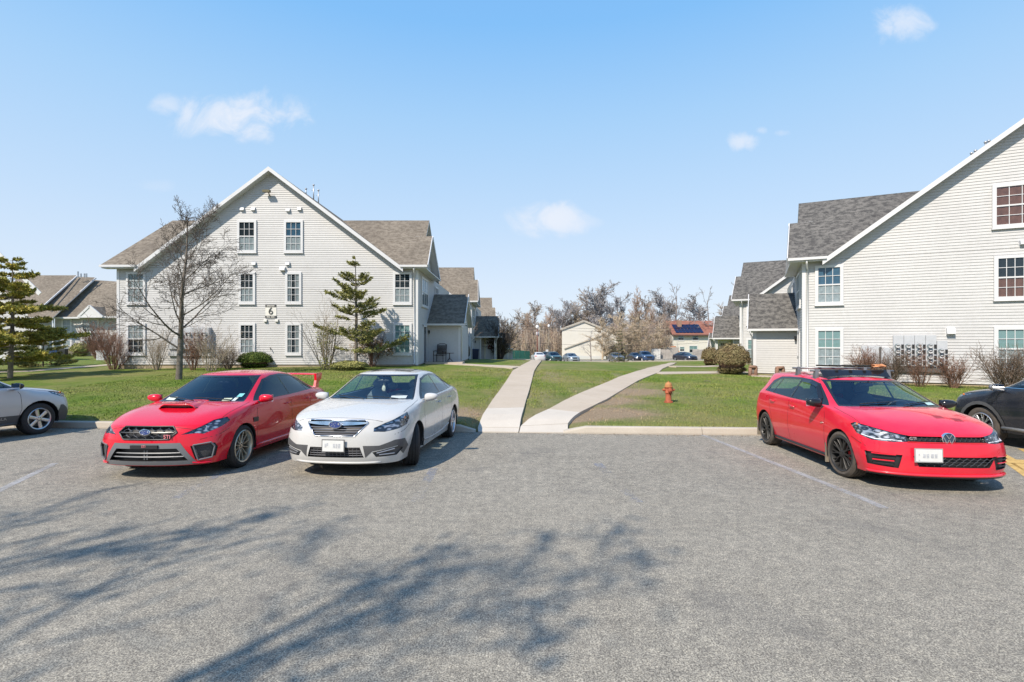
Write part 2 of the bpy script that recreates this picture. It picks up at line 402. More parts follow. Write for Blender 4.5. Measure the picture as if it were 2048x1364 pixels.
# ---- grass blades over the nearer lawn (one mass)
def blades(n,x0,x1,t0,t1,h,seed):
    rnd=random.Random(seed); vs=[]; fs=[]; dr=[]
    while len(fs)<n:
        X=rnd.uniform(x0,x1); t=t0+(t1-t0)*rnd.random()**1.35; Y=yk(X)+t
        if abs(X)>1.15*Y*1.05: continue
        d=pdist(X,Y)
        if d<.03 or (-.85<X<1.25 and t<.2): continue
        q=0
        for (cx,cy,rx,ry,a) in ((2.2,12.6,2.0,1.2,1.0),(2.6,14.6,1.5,1.4,.9),(3.6,17,1.6,1.5,.8),(-1.4,12.3,1.1,1.2,.7)):
            q=max(q,a*math.exp(-((X-cx)/rx)**2-((Y-cy)/ry)**2))
        if rnd.random()<q*1.1: continue
        z=zg(X,Y)-.01; a=rnd.uniform(0,PI); hh=h*rnd.uniform(.4,1.2); w=.008+.004*rnd.random()+t*.0006; lx=rnd.gauss(0,.4)*hh; ly=rnd.gauss(0,.4)*hh
        k=len(vs); vs+= [(X-w*math.cos(a),Y-w*math.sin(a),z),(X+w*math.cos(a),Y+w*math.sin(a),z),(X+lx,Y+ly,z+hh)]; fs.append((k,k+1,k+2)); dr+=[q+max(0,.3-d)]*3
    me=bpy.data.meshes.new('grass'); me.from_pydata(vs,[],fs); me.materials.append(lawnmat('grass_blades',True))
    me.attributes.new('dry','FLOAT','POINT').data.foreach_set('value',dr)
    o=link('grass',me); tag(o,'short patchy green and straw coloured grass blades of the near lawn','grass',kind='stuff')
blades(130000,-16,20,.18,14,.045,5)

# ---- kerbs (one run each side of the ramps)
def kerb(x0,x1,name='kerb'):
    mb=MB(); x=x0
    while x<x1-.01:
        e=min(x+3.0,x1); a,b_=x+.006,e-.006
        prof=[(.0,-.03),(.0,.03),(.025,.13),(.045,.148),(.165,.152),(.17,-.03)]
        n=6
        rings=[]
        for k in range(n+1):
            X=a+(b_-a)*k/n; Y=yk(X); s=1.0
            if abs(X+.82)<.35 and X<-.8: s=.3+.7*min(1,(-.82-X)/.3)
            if X>1.14 and X<1.6: s=.35+.65*min(1,(X-1.15)/.4)
            j=.004*noise.noise(Vector((X*3,0,0)))
            rings.append([(X,Y+u+j,lotz(Y)+(z*s if z>0 else z)) for u,z in prof])
        base=len(mb.v)
        for r in rings: mb.v.extend(r)
        m=len(prof)
        for k in range(n):
            for q in range(m-1): mb.f.append((base+k*m+q,base+(k+1)*m+q,base+(k+1)*m+q+1,base+k*m+q+1)); mb.m.append(0)
        mb.f.append(tuple(base+q for q in range(m))); mb.m.append(0); mb.f.append(tuple(base+n*m+q for q in range(m))); mb.m.append(0)
        x=e
    tag(mb.build(name,KERB),kind='structure')
kerb(-60,-.82); kerb(1.16,70)

# ---- paths in slabs
def path(P,name,mat,step=1.5,skip=0,lift=.035,front=True):
    R=resample(P,step)
    mb=MB()
    for i,((A,B),(C,D)) in enumerate(zip(R[:-1],R[1:])):
        g=.012/max(.2,(C-A).length)
        q=[A.lerp(C,g),B.lerp(D,g),B.lerp(D,1-g),A.lerp(C,1-g)]
        def zz(p):
            t=p.y-yk(p.x)
            return max(zg(p.x,p.y)+lift,.0) if not front else (lambda b0:b0+(zg(p.x,p.y)+lift-b0)*min(1,max(0,t)/.95))(lotz(yk(p.x))+.02)
        n=4; top=[]
        for k in range(n+1):
            l=q[0].lerp(q[3],k/n); r=q[1].lerp(q[2],k/n); top.append(((l.x,l.y,zz(l)),(r.x,r.y,zz(r))))
        mi=1 if (front and i<2) else 0
        for k in range(n):
            a,b_=top[k]; d,c=top[k+1]; mb.quad(a,b_,c,d,mi)
            dn=lambda p:(p[0],p[1],p[2]-.12)
            mb.quad(dn(a),a,d,dn(d),mi); mb.quad(b_,dn(b_),dn(c),c,mi)
        a,b_=top[0]; mb.quad(dn(a),dn(b_),b_,a,mi); a,b_=top[-1]; mb.quad(a,b_,dn(b_),dn(a),mi)
    tag(mb.build(name,[CONC,CONC2]),kind='structure')
path(LP,'path',CONC); path(RP,'path',CONC)
def side_path(pts,w,name='path'):
    P=[]
    for k,(px,py) in enumerate(pts):
        p=hit(px,py); P.append(p)
    R=[]
    for k,p in enumerate(P):
        d=(P[min(k+1,len(P)-1)]-P[max(k-1,0)]); d.z=0; d.normalize(); n=Vector((-d.y,d.x,0))*w/2; R.append((p-n,p+n))
    path(R,name,CONC,front=False,lift=.03)
side_path([(900,726),(960,729),(1036,733.5)],1.0)
side_path([(1310,745),(1400,744),(1500,743)],1.0)
side_path([(1336,731),(1440,730)],1.2)
side_path([(-60,744),(60,741),(120,736),(235,727)],.9)
side_path([(1500,749.5),(1592,753.5)],1.1)

# ---- painted markings
def mark(name,col,lo,hi):
    m,nt,b=new_mat(name); v=coords(nt,world=True); n=nz(nt,v,14,6,.8); n2=nz(nt,v,1.1,4)
    c=mixc(nt,.5,(*col,1),ramp(nt,n,[(.3,(.35,.35,.35)),(.7,(.65,.65,.65))]),'OVERLAY'); nt.links.new(c,b.inputs['Base Color']); b.inputs['Roughness'].default_value=.8
    s=nt.nodes.new('ShaderNodeMath'); s.operation='ADD'; nt.links.new(n,s.inputs[0]); nt.links.new(n2,s.inputs[1])
    r=nt.nodes.new('ShaderNodeMapRange'); r.inputs[1].default_value=lo; r.inputs[2].default_value=hi; nt.links.new(s.outputs[0],r.inputs[0]); nt.links.new(r.outputs[0],b.inputs['Alpha']); return m
WM=mark('faded_white_paint',(.40,.40,.40),.60,1.32); BM=mark('worn_blue_paint',(.22,.26,.36),.92,1.6); YM=mark('yellow_paint',(.55,.36,.12),.45,1.0)
def stripe(a,b_,w,mat,z=.004):
    a=Vector((*a,0)); b_=Vector((*b_,0)); d=(b_-a).normalized(); n=Vector((-d.y,d.x,0))*w/2
    mb=MB(); k=12
    for i in range(k):
        p=a.lerp(b_,i/k); q=a.lerp(b_,(i+1)/k); f=lambda v:(v.x,v.y,lotz(v.y)+z); mb.quad(f(p-n),f(p+n),f(q+n),f(q-n))
    tag(mb.build('parking_stripe' if mat is not YM else 'yellow_hatching',mat),kind='structure')
def lp(px,py):
    Y=1.714/((py-YH)/F-.03) if (py-YH)<306 else 1900/(py-YH); return ((px-1024)/F*Y,Y)
stripe(lp(1405,868),lp(1770,1015),.11,WM); stripe(lp(512,908),lp(350,995),.11,BM); stripe(lp(110,925),lp(-60,1010),.1,WM)
stripe(lp(868,935),lp(832,1002),.13,BM); stripe(lp(1195,925),lp(1275,1003),.14,BM); stripe(lp(-50,880),lp(-400,950),.1,WM)
for k in range(6): stripe(lp(1985+k*62,898-k*2),lp(2075+k*75,948),.17,YM)
stripe(lp(1975,893),lp(2070,960),.12,YM); stripe(lp(2000,921),lp(2300,926),.30,YM,.008); stripe(lp(2300,890),lp(2500,960),.12,YM)

# ---- parking lot beyond the crest
mb=MB()
for i in range(24):
    for j in range(8):
        X0=-30+i*4; Y0=72+j*3.5; q=[(X0,Y0),(X0+4,Y0),(X0+4,Y0+3.5),(X0,Y0+3.5)]
        mb.poly([(x,y,zg(x,y)+.03) for x,y in q])
tag(mb.build('far_parking_lot',ASPH),kind='structure')
mb=MB()
for i in range(24):
    X0=-30+i*4; z0=zg(X0,71.8); z1=zg(X0+4,71.8)
    mb.add([(X0,71.6,z0-.1),(X0+4,71.6,z1-.1),(X0+4,71.6,z1+.15),(X0,71.6,z0+.15),(X0,71.9,z0-.1),(X0+4,71.9,z1-.1),(X0+4,71.9,z1+.15),(X0,71.9,z0+.15)],[(0,1,2,3),(4,5,6,7),(2,3,7,6)])
tag(mb.build('far_kerb',KERB),kind='structure')
# ================================================================ apartment blocks
PITCH=.116
def cut_span(poly,z):            # where the outline polygon of a wall is crossed at height z
    xs=[]
    for (a,za),(b,zb) in zip(poly,poly[1:]+poly[:1]):
        if za==zb: continue
        if min(za,zb)<=z<=max(za,zb): xs.append(a+(b-a)*(z-za)/(zb-za))
    return (min(xs),max(xs)) if len(xs)>=2 else None
def siding(mb,fn,poly,pitch=PITCH,lip=.019):   # fn(t,out,z) -> point ; lapped boards, each a sloped strip with its own drip edge
    z0=min(z for _,z in poly); z1=max(z for _,z in poly); z=z0
    while z<z1-.003:
        e=min(z+pitch,z1); lo=cut_span(poly,z+1e-5); hi=cut_span(poly,e-1e-5)
        if lo:
            hi=hi or ((lo[0]+lo[1])/2,)*2
            a,b=lo; c,d=hi
            mb.quad(fn(a,lip,z),fn(b,lip,z),fn(d,.002,e),fn(c,.002,e))
            mb.quad(fn(a,0,z),fn(b,0,z),fn(b,lip,z),fn(a,lip,z))
        z=e
def make_window(parent,fn,t0,t1,z0,z1,cols=3,rows=2,fill='curtain',trim=.13,low=None,up=None,panes=1,name='window'):
    """sash window whose glass spans t0..t1, z0..z1 ; fn(t,out,z)"""
    def bx(mb,a,b,c,d,o0,o1,mi=0):
        vs=[fn(a,o0,c),fn(b,o0,c),fn(b,o0,d),fn(a,o0,d),fn(a,o1,c),fn(b,o1,c),fn(b,o1,d),fn(a,o1,d)]
        mb.add(vs,[(0,1,2,3),(4,7,6,5),(0,4,5,1),(1,5,6,2),(2,6,7,3),(3,7,4,0)],mi)
    g=MB(); g.quad(fn(t0,.05,z0),fn(t1,.05,z0),fn(t1,.05,z1),fn(t0,.05,z1)); w=g.build(name,WGLASS,parent)
    f=MB(); T=trim
    bx(f,t0-T,t1+T,z1,z1+T*.95,.012,.075); bx(f,t0-T,t1+T,z0-T*1.15,z0,.012,.085); bx(f,t0-T,t0,z0,z1,.012,.075); bx(f,t1,t1+T,z0,z1,.012,.075)
    bx(f,t0-T-.02,t1+T+.02,z0-T*1.15-.03,z0-T*1.15,.012,.1)
    zm=(z0+z1)/2; W=(t1-t0)/panes
    for p in range(panes):
        a=t0+p*W; b=a+W
        if p: bx(f,a-.035,a+.035,z0,z1,.03,.072)
        bx(f,a+.0,b,zm-.028,zm+.028,.03,.068)
        for (c,d) in ((z0,zm-.028),(zm+.028,z1)):
            for k in range(1,cols): x=a+W*k/cols; bx(f,x-.0105,x+.0105,c,d,.046,.058)
            for k in range(1,rows): zz=c+(d-c)*k/rows; bx(f,a,b,zz-.0105,zz+.0105,.0465,.0585)
    f.build('frame',WHITE,w)
    c=MB(); c.quad(fn(t0,.018,z0),fn(t1,.018,z0),fn(t1,.018,z1),fn(t0,.018,z1),0)  # flat dark sheet painted as the room's darkness, no real interior
    mats=[ROOM,CURT,BLIND,REDCURT,BLUECURT]; idx={'none':0,'curtain':1,'blind':2,'red':3,'blue':4}
    def drape(za,zb,mi,folds=True,a=t0,b=t1):
        n=14 if folds else 1; prev=None
        for k in range(n+1):
            x=a+(b-a)*k/n; o=.030+(.008*math.sin(k*2.1) if folds else 0); cur=(fn(x,o,za),fn(x,o,zb))
            if prev: c.quad(prev[0],cur[0],cur[1],prev[1],mi)
            prev=cur
    if up: drape(zm,z1,idx[up],up!='blind')
    if low: drape(z0,zm,idx[low],low!='blind')
    if not up and not low and fill=='sides': drape(z0,z1,1,True,t0,t0+.3*(t1-t0)); drape(z0,z1,1,True,t1-.25*(t1-t0),t1)
    c.build('curtain',mats,w); return w  # mesh holds the dark sheet too, even where no cloth hangs
def roofmesh(name,quads,mat,parent,thick=.11,edge=True):
    """quads: list of point lists (eave first two points, then up the slope). uv in metres along eave / up slope"""
    me=bpy.data.meshes.new(name); vs=[]; fs=[]; uvs=[]; mi=[]
    for q in quads:
        q=[Vector(p) for p in q]; u=(q[1]-q[0]).normalized(); nrm=(q[1]-q[0]).cross(q[-1]-q[0]).normalized()
        if nrm.z<0: nrm=-nrm
        v=nrm.cross(u).normalized(); 
        if v.z<0: v=-v
        k=len(vs); n=len(q); vs+= [tuple(p) for p in q]; fs.append(tuple(range(k,k+n))); uvs+= [((p-Vector((0,0,0))).dot(u),(p).dot(v)) for p in q]; mi.append(0)
        k=len(vs); vs+= [tuple(p-Vector((0,0,thick))) for p in q]; fs.append(tuple(range(k,k+n))); uvs+= [(0,0)]*n; mi.append(1)
        for i in range(n):
            j=(i+1)%n; fs.append((k-n+i,k-n+j,k+j,k+i)); uvs+= [(0,0)]*4; mi.append(1)
    me.from_pydata(vs,[],fs); me.materials.append(mat); me.materials.append(WHITE); me.polygons.foreach_set('material_index',mi)
    ul=me.uv_layers.new(name='UVMap'); ul.data.foreach_set('uv',[x for uv in uvs for x in uv])
    return link(name,me,parent)
def hood(parent,fn,t,z,w=.2,h=.2,d=.13,mat=None,name='vent_hood'):
    mb=MB(); vs=[fn(t-w/2,.0,z+h/2),fn(t+w/2,.0,z+h/2),fn(t+w/2,.0,z-h/2),fn(t-w/2,.0,z-h/2),fn(t-w/2,d*.7,z+h*.42),fn(t+w/2,d*.7,z+h*.42),fn(t+w/2,d,z-h*.3),fn(t-w/2,d,z-h*.3)]
    mb.add(vs,[(0,1,5,4),(4,5,6,7),(0,4,7,3),(1,2,6,5),(3,7,6,2)])
    mb.add([fn(t-w/2-.03,.014,z-h/2-.03),fn(t+w/2+.03,.014,z-h/2-.03),fn(t+w/2+.03,.014,z+h/2+.03),fn(t-w/2-.03,.014,z+h/2+.03)],[(0,1,2,3)])
    mb.add([fn(t-w/2+.01,.03,z-h*.35),fn(t+w/2-.01,.03,z-h*.35),fn(t+w/2-.01,d-.01,z-h*.33),fn(t-w/2+.01,d-.01,z-h*.33)],[(0,1,2,3)],1)
    return mb.build(name,[mat or GREYBOX,DARKV],parent)

def unit(sg,loc,rotz,label,roof,first='left',porch_open=False):
    """one block; s runs along the gable end from the path-side corner, d goes deeper, z is height above the datum used for both blocks"""
    B=.50
    root=empty('apartment_building',label,'building',loc,rotz)
    P=lambda s,d,z: Vector((sg*s,d,z-B))
    fr=lambda t,o,z: P(t,-o,z)                 # front wall
    sd=lambda t,o,z: P(-o,t,z)                 # path-side wall (t = depth)
    pf=lambda t,o,z: P(-t,3.2-o,z)             # porch wing front
    ps=lambda t,o,z: P(-2.0-o,3.2+t,z)         # porch wing side
    # walls
    mb=MB(); siding(mb,fr,[(0,.66),(16.2,.66),(16.2,5.9),(0,5.9)]); siding(mb,fr,[(.95,5.9),(14.75,5.9),(7.85,11.06)])
    siding(mb,sd,[(0,.66),(13.5,.66),(13.5,5.9),(0,5.9)]); siding(mb,lambda t,o,z:P(.02-o,t,z),[(0,5.9),(5.3,5.9),(2.6,8.0)])
    siding(mb,lambda t,o,z:P(.45-o,t,z),[(0,5.9),(9.2,5.9),(4.6,9.35)])
    siding(mb,lambda t,o,z:P(16.2+o,t,z),[(0,.66),(13.5,.66),(13.5,5.9),(0,5.9)])
    siding(mb,lambda t,o,z:P(16.2-.3+o,t,z),[(0,5.9),(9.2,5.9),(4.6,9.35)])
    siding(mb,lambda t,o,z:P(t,13.5+o,z),[(0,.66),(16.2,.66),(16.2,5.9),(0,5.9)]); siding(mb,lambda t,o,z:P(t,13.5+o,z),[(.95,5.9),(14.75,5.9),(7.85,11.06)])
    mb.build('wall',SIDING,root)
    mb=MB(); 
    if not porch_open:
        siding(mb,pf,[(0,.70),(2.0,.70),(2.0,2.95),(0,2.95)])
    else:
        siding(mb,pf,[(0,.70),(.55,.70),(.55,2.95),(0,2.95)]); siding(mb,lambda t,o,z:P(-t,4.4-o,z),[(.55,.7),(2.6,.7),(2.6,2.95),(.55,2.95)])
    siding(mb,ps,[(0,.70),(5.2,.70),(5.2,2.95),(0,2.95)] if not porch_open else [(1.2,.70),(5.2,.70),(5.2,2.95),(1.2,2.95)]); siding(mb,lambda t,o,z:P(-2.0-o,2.9+t,z),[(.15,3.0),(5.45,3.0),(2.8,4.86)])
    mb.build('porch_wall',SIDING,root)
    # foundation
    mb=MB()
    for a,b_,c,d in ((.03,16.17,.03,13.4),(-1.97,.03,3.23,8.3)):
        p=[P(a,c,-.4),P(b_,c,-.4),P(b_,d,-.4),P(a,d,-.4)]; mb.add(p+[x+Vector((0,0,1.10)) for x in p],[(0,1,5,4),(1,2,6,5),(2,3,7,6),(3,0,4,7)])
    mb.build('foundation',CONC_BASE,root)
    # corner boards
    mb=MB()
    def post(s0,s1,d0,d1,z0,z1):
        p=[P(s0,d0,z0),P(s1,d0,z0),P(s1,d1,z0),P(s0,d1,z0)]; q=[x+Vector((0,0,z1-z0)) for x in p]; mb.add(p+q,[(0,1,2,3),(4,5,6,7),(0,1,5,4),(1,2,6,5),(2,3,7,6),(3,0,4,7)])
    post(-.03,.11,-.03,.11,.62,5.85); post(16.09,16.23,-.03,.11,.62,5.85); post(-2.03,-1.86,3.17,3.3,.62,2.95)
    if porch_open: post(-2.1,-1.98,3.1,3.22,.55,2.95); post(-.64,-.55,3.12,3.22,.6,2.95)
    mb.build('corner_board',WHITE,root)
    # roofs
    zr=11.20; ze=5.94; D1=14.0
    roofmesh('roof',[[P(.86,-.4,ze),P(.86,D1,ze),P(7.85,D1,zr),P(7.85,-.4,zr)],[P(14.84,-.4,ze),P(14.84,D1,ze),P(7.85,D1,zr),P(7.85,-.4,zr)]],roof,root)
    wz=5.98; rz=9.55; q=.714
    roofmesh('wing_roof',[[P(-.6,-.4,wz),P(.95,-.4,wz),P(5.75,4.6,rz),P(.12,4.6,rz),P(-.02,2.6,8.13),P(-.38,2.6,8.13)],
        [P(.2,9.6,wz),P(.95,9.6,wz),P(5.75,4.6,rz),P(.12,4.6,rz)],
        [P(-.42,5.6,wz),P(.6,5.6,wz),P(.6,2.6,8.13),P(-.38,2.6,8.13)],
        [P(16.8,-.4,wz),P(14.75,-.4,wz),P(9.95,4.6,rz),P(16.35,4.6,rz)],[P(16.6,9.6,wz),P(14.75,9.6,wz),P(9.95,4.6,rz),P(16.35,4.6,rz)]],roof,root)
    pe=2.97; pr=4.98
    roofmesh('porch_roof',[[P(-2.25,2.88,pe),P(-.0,2.88,pe),P(-.0,5.7,pr),P(-2.2,5.7,pr)],[P(-2.25,8.5,pe),P(0,8.5,pe),P(0,5.7,pr),P(-2.2,5.7,pr)]],roof,root)
    # rake boards, soffits, gutters
    mb=MB()
    def rake(s0,z0,s1,z1,d,h=.21,t=.03,depth=.4):
        a=[P(s0,d-t,z0+.01),P(s1,d-t,z1+.01),P(s1,d-t,z1-h),P(s0,d-t,z0-h)]; b=[x+Vector((0,t-.003,0)) for x in a]
        mb.add(a+b,[(0,1,2,3),(7,6,5,4),(0,4,5,1),(2,6,7,3),(0,3,7,4),(1,5,6,2)])
        mb.quad(P(s0,d,z0-h+.02),P(s1,d,z1-h+.02),P(s1,d+depth,z1-h+.02),P(s0,d+depth,z0-h+.02))
    rake(.70,ze-.12,7.85,zr,-.4); rake(15.0,ze-.12,7.85,zr,-.4); rake(.7,ze-.12,7.85,zr,D1-.38); rake(15.,ze-.12,7.85,zr,D1-.38)
    mb.build('rake_board',WHITE,root)
    mb=MB()
    def pbox(s0,s1,d0,d1,z0,z1):
        p=[P(s0,d0,z0),P(s1,d0,z0),P(s1,d1,z0),P(s0,d1,z0)]; qq=[x+Vector((0,0,z1-z0)) for x in p]; mb.add(p+qq,[(0,1,2,3),(4,5,6,7),(0,1,5,4),(1,2,6,5),(2,3,7,6),(3,0,4,7)])
    pbox(-.6,.85,-.5,-.41,5.86,5.97); pbox(14.85,16.8,-.5,-.41,5.86,5.97)              # gutters
    pbox(-2.3,.0,2.78,2.87,2.86,2.965)
    mb.build('gutter',WHITE,root)
    mb=MB(); pbox(-.55,.95,-.40,-.02,5.80,5.855); pbox(14.75,16.75,-.40,-.02,5.80,5.855); pbox(-2.2,-.02,2.88,3.18,2.90,2.95)
    pbox(-.5,-.03,-.02,5.4,5.80,5.855)
    if porch_open: pbox(-2.6,-.02,3.2,4.38,2.90,2.95)
    mb.build('soffit',WHITE,root)
    # side gable rakes
    mb=MB()
    for (d0,z0,d1,z1,s) in ((-.4,wz,2.6,8.13,-.62),(5.6,wz,2.6,8.13,-.42),(2.8,pe,5.7,pr,-2.27),(8.5,pe,5.7,pr,-2.27)):
        s1=-.4 if s==-.62 else s
        a=P(s,d0,z0-.06); b_=P(s1,d1,z1-.06); mb.bar(a,b_,.035,.17)
    mb.build('gable_trim',WHITE,root)
    # downspouts
    mb=MB(); mb.tube([P(.12,-.42,5.86),P(.12,-.4,5.7),P(.17,-.07,5.5),P(.17,-.06,.75),P(.17,-.2,.68)],.038,8); mb.build('downspout',WHITE,root,smooth=True)
    mb=MB(); mb.tube([P(-2.15,2.82,2.86),P(-2.13,2.9,2.7),P(-2.06,3.12,2.55),P(-2.06,3.12,.75)],.035,8); mb.build('downspout',WHITE,root,smooth=True)
    # windows
    if first=='left':
        G=[(8.80,9.59,6.825,8.32,'none','curtain'),(6.29,7.07,6.825,8.32,'blue','curtain'),
           (8.864,9.507,4.065,5.52,None,'curtain'),(6.375,6.996,4.065,5.52,None,None),(.427,1.19,4.04,5.52,None,'curtain'),(14.78,15.57,4.04,5.52,'curtain','curtain'),
           (8.864,9.507,1.314,2.77,None,'curtain'),(6.375,6.996,1.314,2.77,None,None),(.427,1.19,1.314,2.77,'blind','blind'),(14.78,15.57,1.314,2.77,'curtain',None)]
    else:
        G=[(8.80,9.59,6.80,8.30,'red','red'),(6.45,7.55,6.80,8.24,'red','red'),
           (8.864,9.507,4.065,5.52,None,None),(6.50,7.22,4.04,5.50,'none','red'),(.58,1.38,4.04,5.52,'blue','curtain'),(14.78,15.57,4.04,5.52,'curtain','curtain'),
           (8.864,9.507,1.314,2.77,None,'curtain'),(6.50,7.22,1.314,2.77,'blind','curtain'),(.58,1.38,1.314,2.78,'blind','curtain'),(14.78,15.57,1.314,2.77,'curtain',None)]
    for (a,b_,z0,z1,u,l) in G: make_window(root,fr,a,b_,z0,z1,low=l,up=u,trim=.125,fill='sides')
    make_window(root,sd,1.1,3.0,4.0,5.45,panes=3,cols=1,rows=1,trim=.1,up='blue')
    make_window(root,sd,6.0,7.2,4.0,5.45,panes=2,cols=2,rows=2,trim=.1,low='curtain')
    # side door
    mb=MB(); 
    for (a,b_,c,d,o,mi) in ((1.6,2.62,.72,2.75,.03,0),(1.5,1.6,.72,2.85,.06,1),(2.62,2.72,.72,2.85,.06,1),(1.5,2.72,2.75,2.85,.062,1)):
        vs=[sd(a,0,c),sd(b_,0,c),sd(b_,0,d),sd(a,0,d),sd(a,o,c),sd(b_,o,c),sd(b_,o,d),sd(a,o,d)]; mb.add(vs,[(4,5,6,7),(0,1,5,4),(1,2,6,5),(2,3,7,6),(3,0,4,7)],mi)
    dr=mb.build('door',[simple('storm_door',(.035,.05,.07),.15),WHITE],root); k=MB(); k.tube([sd(2.5,.04,1.7),sd(2.5,.09,1.7),sd(2.42,.09,1.7)],.014,6); k.build('handle',GALV,dr)
    if porch_open:
        pd=lambda t,o,z:P(-t,4.4-o,z); mb=MB()
        for (a,b_,c,d,o,mi) in ((1.0,1.85,.7,2.72,.04,0),(.88,1.0,.7,2.82,.07,1),(1.85,1.97,.7,2.82,.07,1),(.88,1.97,2.72,2.84,.072,1)):
            vs=[pd(a,0,c),pd(b_,0,c),pd(b_,0,d),pd(a,0,d),pd(a,o,c),pd(b_,o,c),pd(b_,o,d),pd(a,o,d)]; mb.add(vs,[(4,5,6,7),(0,1,5,4),(1,2,6,5),(2,3,7,6),(3,0,4,7)],mi)
        for q in range(4): mb.quad(pd(1.14+q*.15,.045,2.3),pd(1.25+q*.15,.045,2.3),pd(1.25+q*.15,.045,2.5),pd(1.14+q*.15,.045,2.5),2)
        mb.build('door',[WHITE,simple('pale_door_frame',(.7,.68,.55),.5),BLACK],root)
    # lantern by the porch
    mb=MB(); c=P(-.12,3.12,2.52); mb.tube([c+Vector((0,.08,0)),c+Vector((0,-.04,.06)),c+Vector((0,-.08,0))],.012,6); mb.lathe([(0,.12),(.05,.1),(.055,.02),(.035,-.1),(0,-.12)],8,0,Matrix.Translation(c+Vector((0,-.08,-.05)))); mb.build('wall_lantern',BLACK,root)
    return root,P,fr,sd,pf,ps

rootL,PL,frL,sdL,pfL,psL=unit(-1,(-5.1,27,.5),0,'white sided gabled block marked 6, behind the bare tree and red sedan',ROOF_TAN,'left')
ang=math.atan2(-.4431,.8965)
rootR,PR,frR,sdR,pfR,psR=unit(1,(12.88,22.14,.08),ang,'white sided grey roofed block with a meter bank, behind the red hatchback',ROOF_GREY,'right')
def copy_unit(src,off,label,dz,open_src=None):
    c=copy_tree(src); c.location=src.location+Vector((off[0],off[1],dz)); c['label']=label; return c
r2,*_=unit(-1,(-3.5,43,-.1),0,'second tan roofed block along the left path, its white door in an open porch',ROOF_TAN,'left',True)
c3=copy_tree(r2); c3.location=(-2.5,60.4,-1.45); c3['label']='farthest tan roofed block along the left path, only its roof edge showing'
q2,*_=unit(1,(12.88+5.2,22.14+17.5,-.26),ang,'second grey roofed block on the right, beyond the two round bushes',ROOF_GREY,'right',True)
q3=copy_tree(q2); q3.location=(12.88+11.6,22.14+35,-1.5); q3['label']='farthest grey roofed block on the right, a sliver beyond the second one'

# ---- things fixed to the left gable
def L(px): return (-5.1-(px-1024)*.027)      # s on the left gable for a photograph column
def LZ(py): return 1.9+(681-py)*.027
for k,(px,py) in enumerate(((485.5,417),(507.5,417),(577,419),(600,416.5),(509,526),(576.5,526))):
    hood(rootL,frL,L(px),LZ(py),.2,.2,.13)
hood(rootL,frL,L(566.5),LZ(536.5),.27,.24,.2,WHITE)
mb=MB(); s=L(541); z=LZ(386)
mb.tube([frL(s-.0,0,z-.12),frL(s,.12,z-.1),frL(s,.2,z+.0)],.03,8); 
a=frL(s+.05,.28,z+.06); mb.box(-.22,.16,-.09,.10,-.05,.07,0,Matrix.Translation(a)); mb.build('floodlight',simple('bronze_metal',(.12,.105,.06),.5,.4),rootL)
# number plates
mb=MB()
def plate(mb,x0,x1,y0,y1,o,mi):
    vs=[frL(L(x0),o,LZ(y1)),frL(L(x1),o,LZ(y1)),frL(L(x1),o,LZ(y0)),frL(L(x0),o,LZ(y0))]; b=[frL(L(x0),.0,LZ(y1)),frL(L(x1),.0,LZ(y1)),frL(L(x1),.0,LZ(y0)),frL(L(x0),.0,LZ(y0))]
    mb.add(vs+b,[(0,1,2,3),(0,4,5,1),(1,5,6,2),(2,6,7,3),(3,7,4,0)],mi)
SG=simple('sign_board',(.70,.68,.63),.6); SGD=simple('sign_dark',(.06,.06,.06),.5)
plate(mb,531.5,553.5,612.5,629.5,.035,0); plate(mb,531.5,552.5,607,612.4,.045,1); plate(mb,531,553.5,629.6,634,.045,1)
sign=mb.build('number_sign',[SG,SGD],rootL)
R90=(rad(90),0,0)
text('6',.53,frL(L(542.3),.05,LZ(620.6)),R90,SGD,'number',sign,.012)
def smudges(y,n,seed):      # lettering the photograph leaves illegible: short pale strokes
    r_=random.Random(seed); m_=MB(); w_=.42/n
    for k in range(n):
        if seed==2 and k==n//2: continue
        c_=frL(L(542),.047,LZ(y)); x_=c_.x-.21+w_*(k+.5); m_.box(x_-w_*.32,x_+w_*.32,c_.y-.004,c_.y,c_.z-.035,c_.z+.035*r_.uniform(.6,1))
    m_.build('lettering',SG,sign)
smudges(609.7,8,1)
smudges(631.8,9,2)
for px in (532,554.5): hood(rootL,frL,L(px),LZ(639.5),.17,.16,.12,simple('pale_metal',(.45,.45,.42),.5))
mb=MB(); s=L(542.5); z=LZ(695); mb.tube([frL(s+.06,.02,z+.06),frL(s,.1,z),frL(s-.04,.12,z-.1)],.02,6); mb.build('hose_tap',DARKV,rootL)
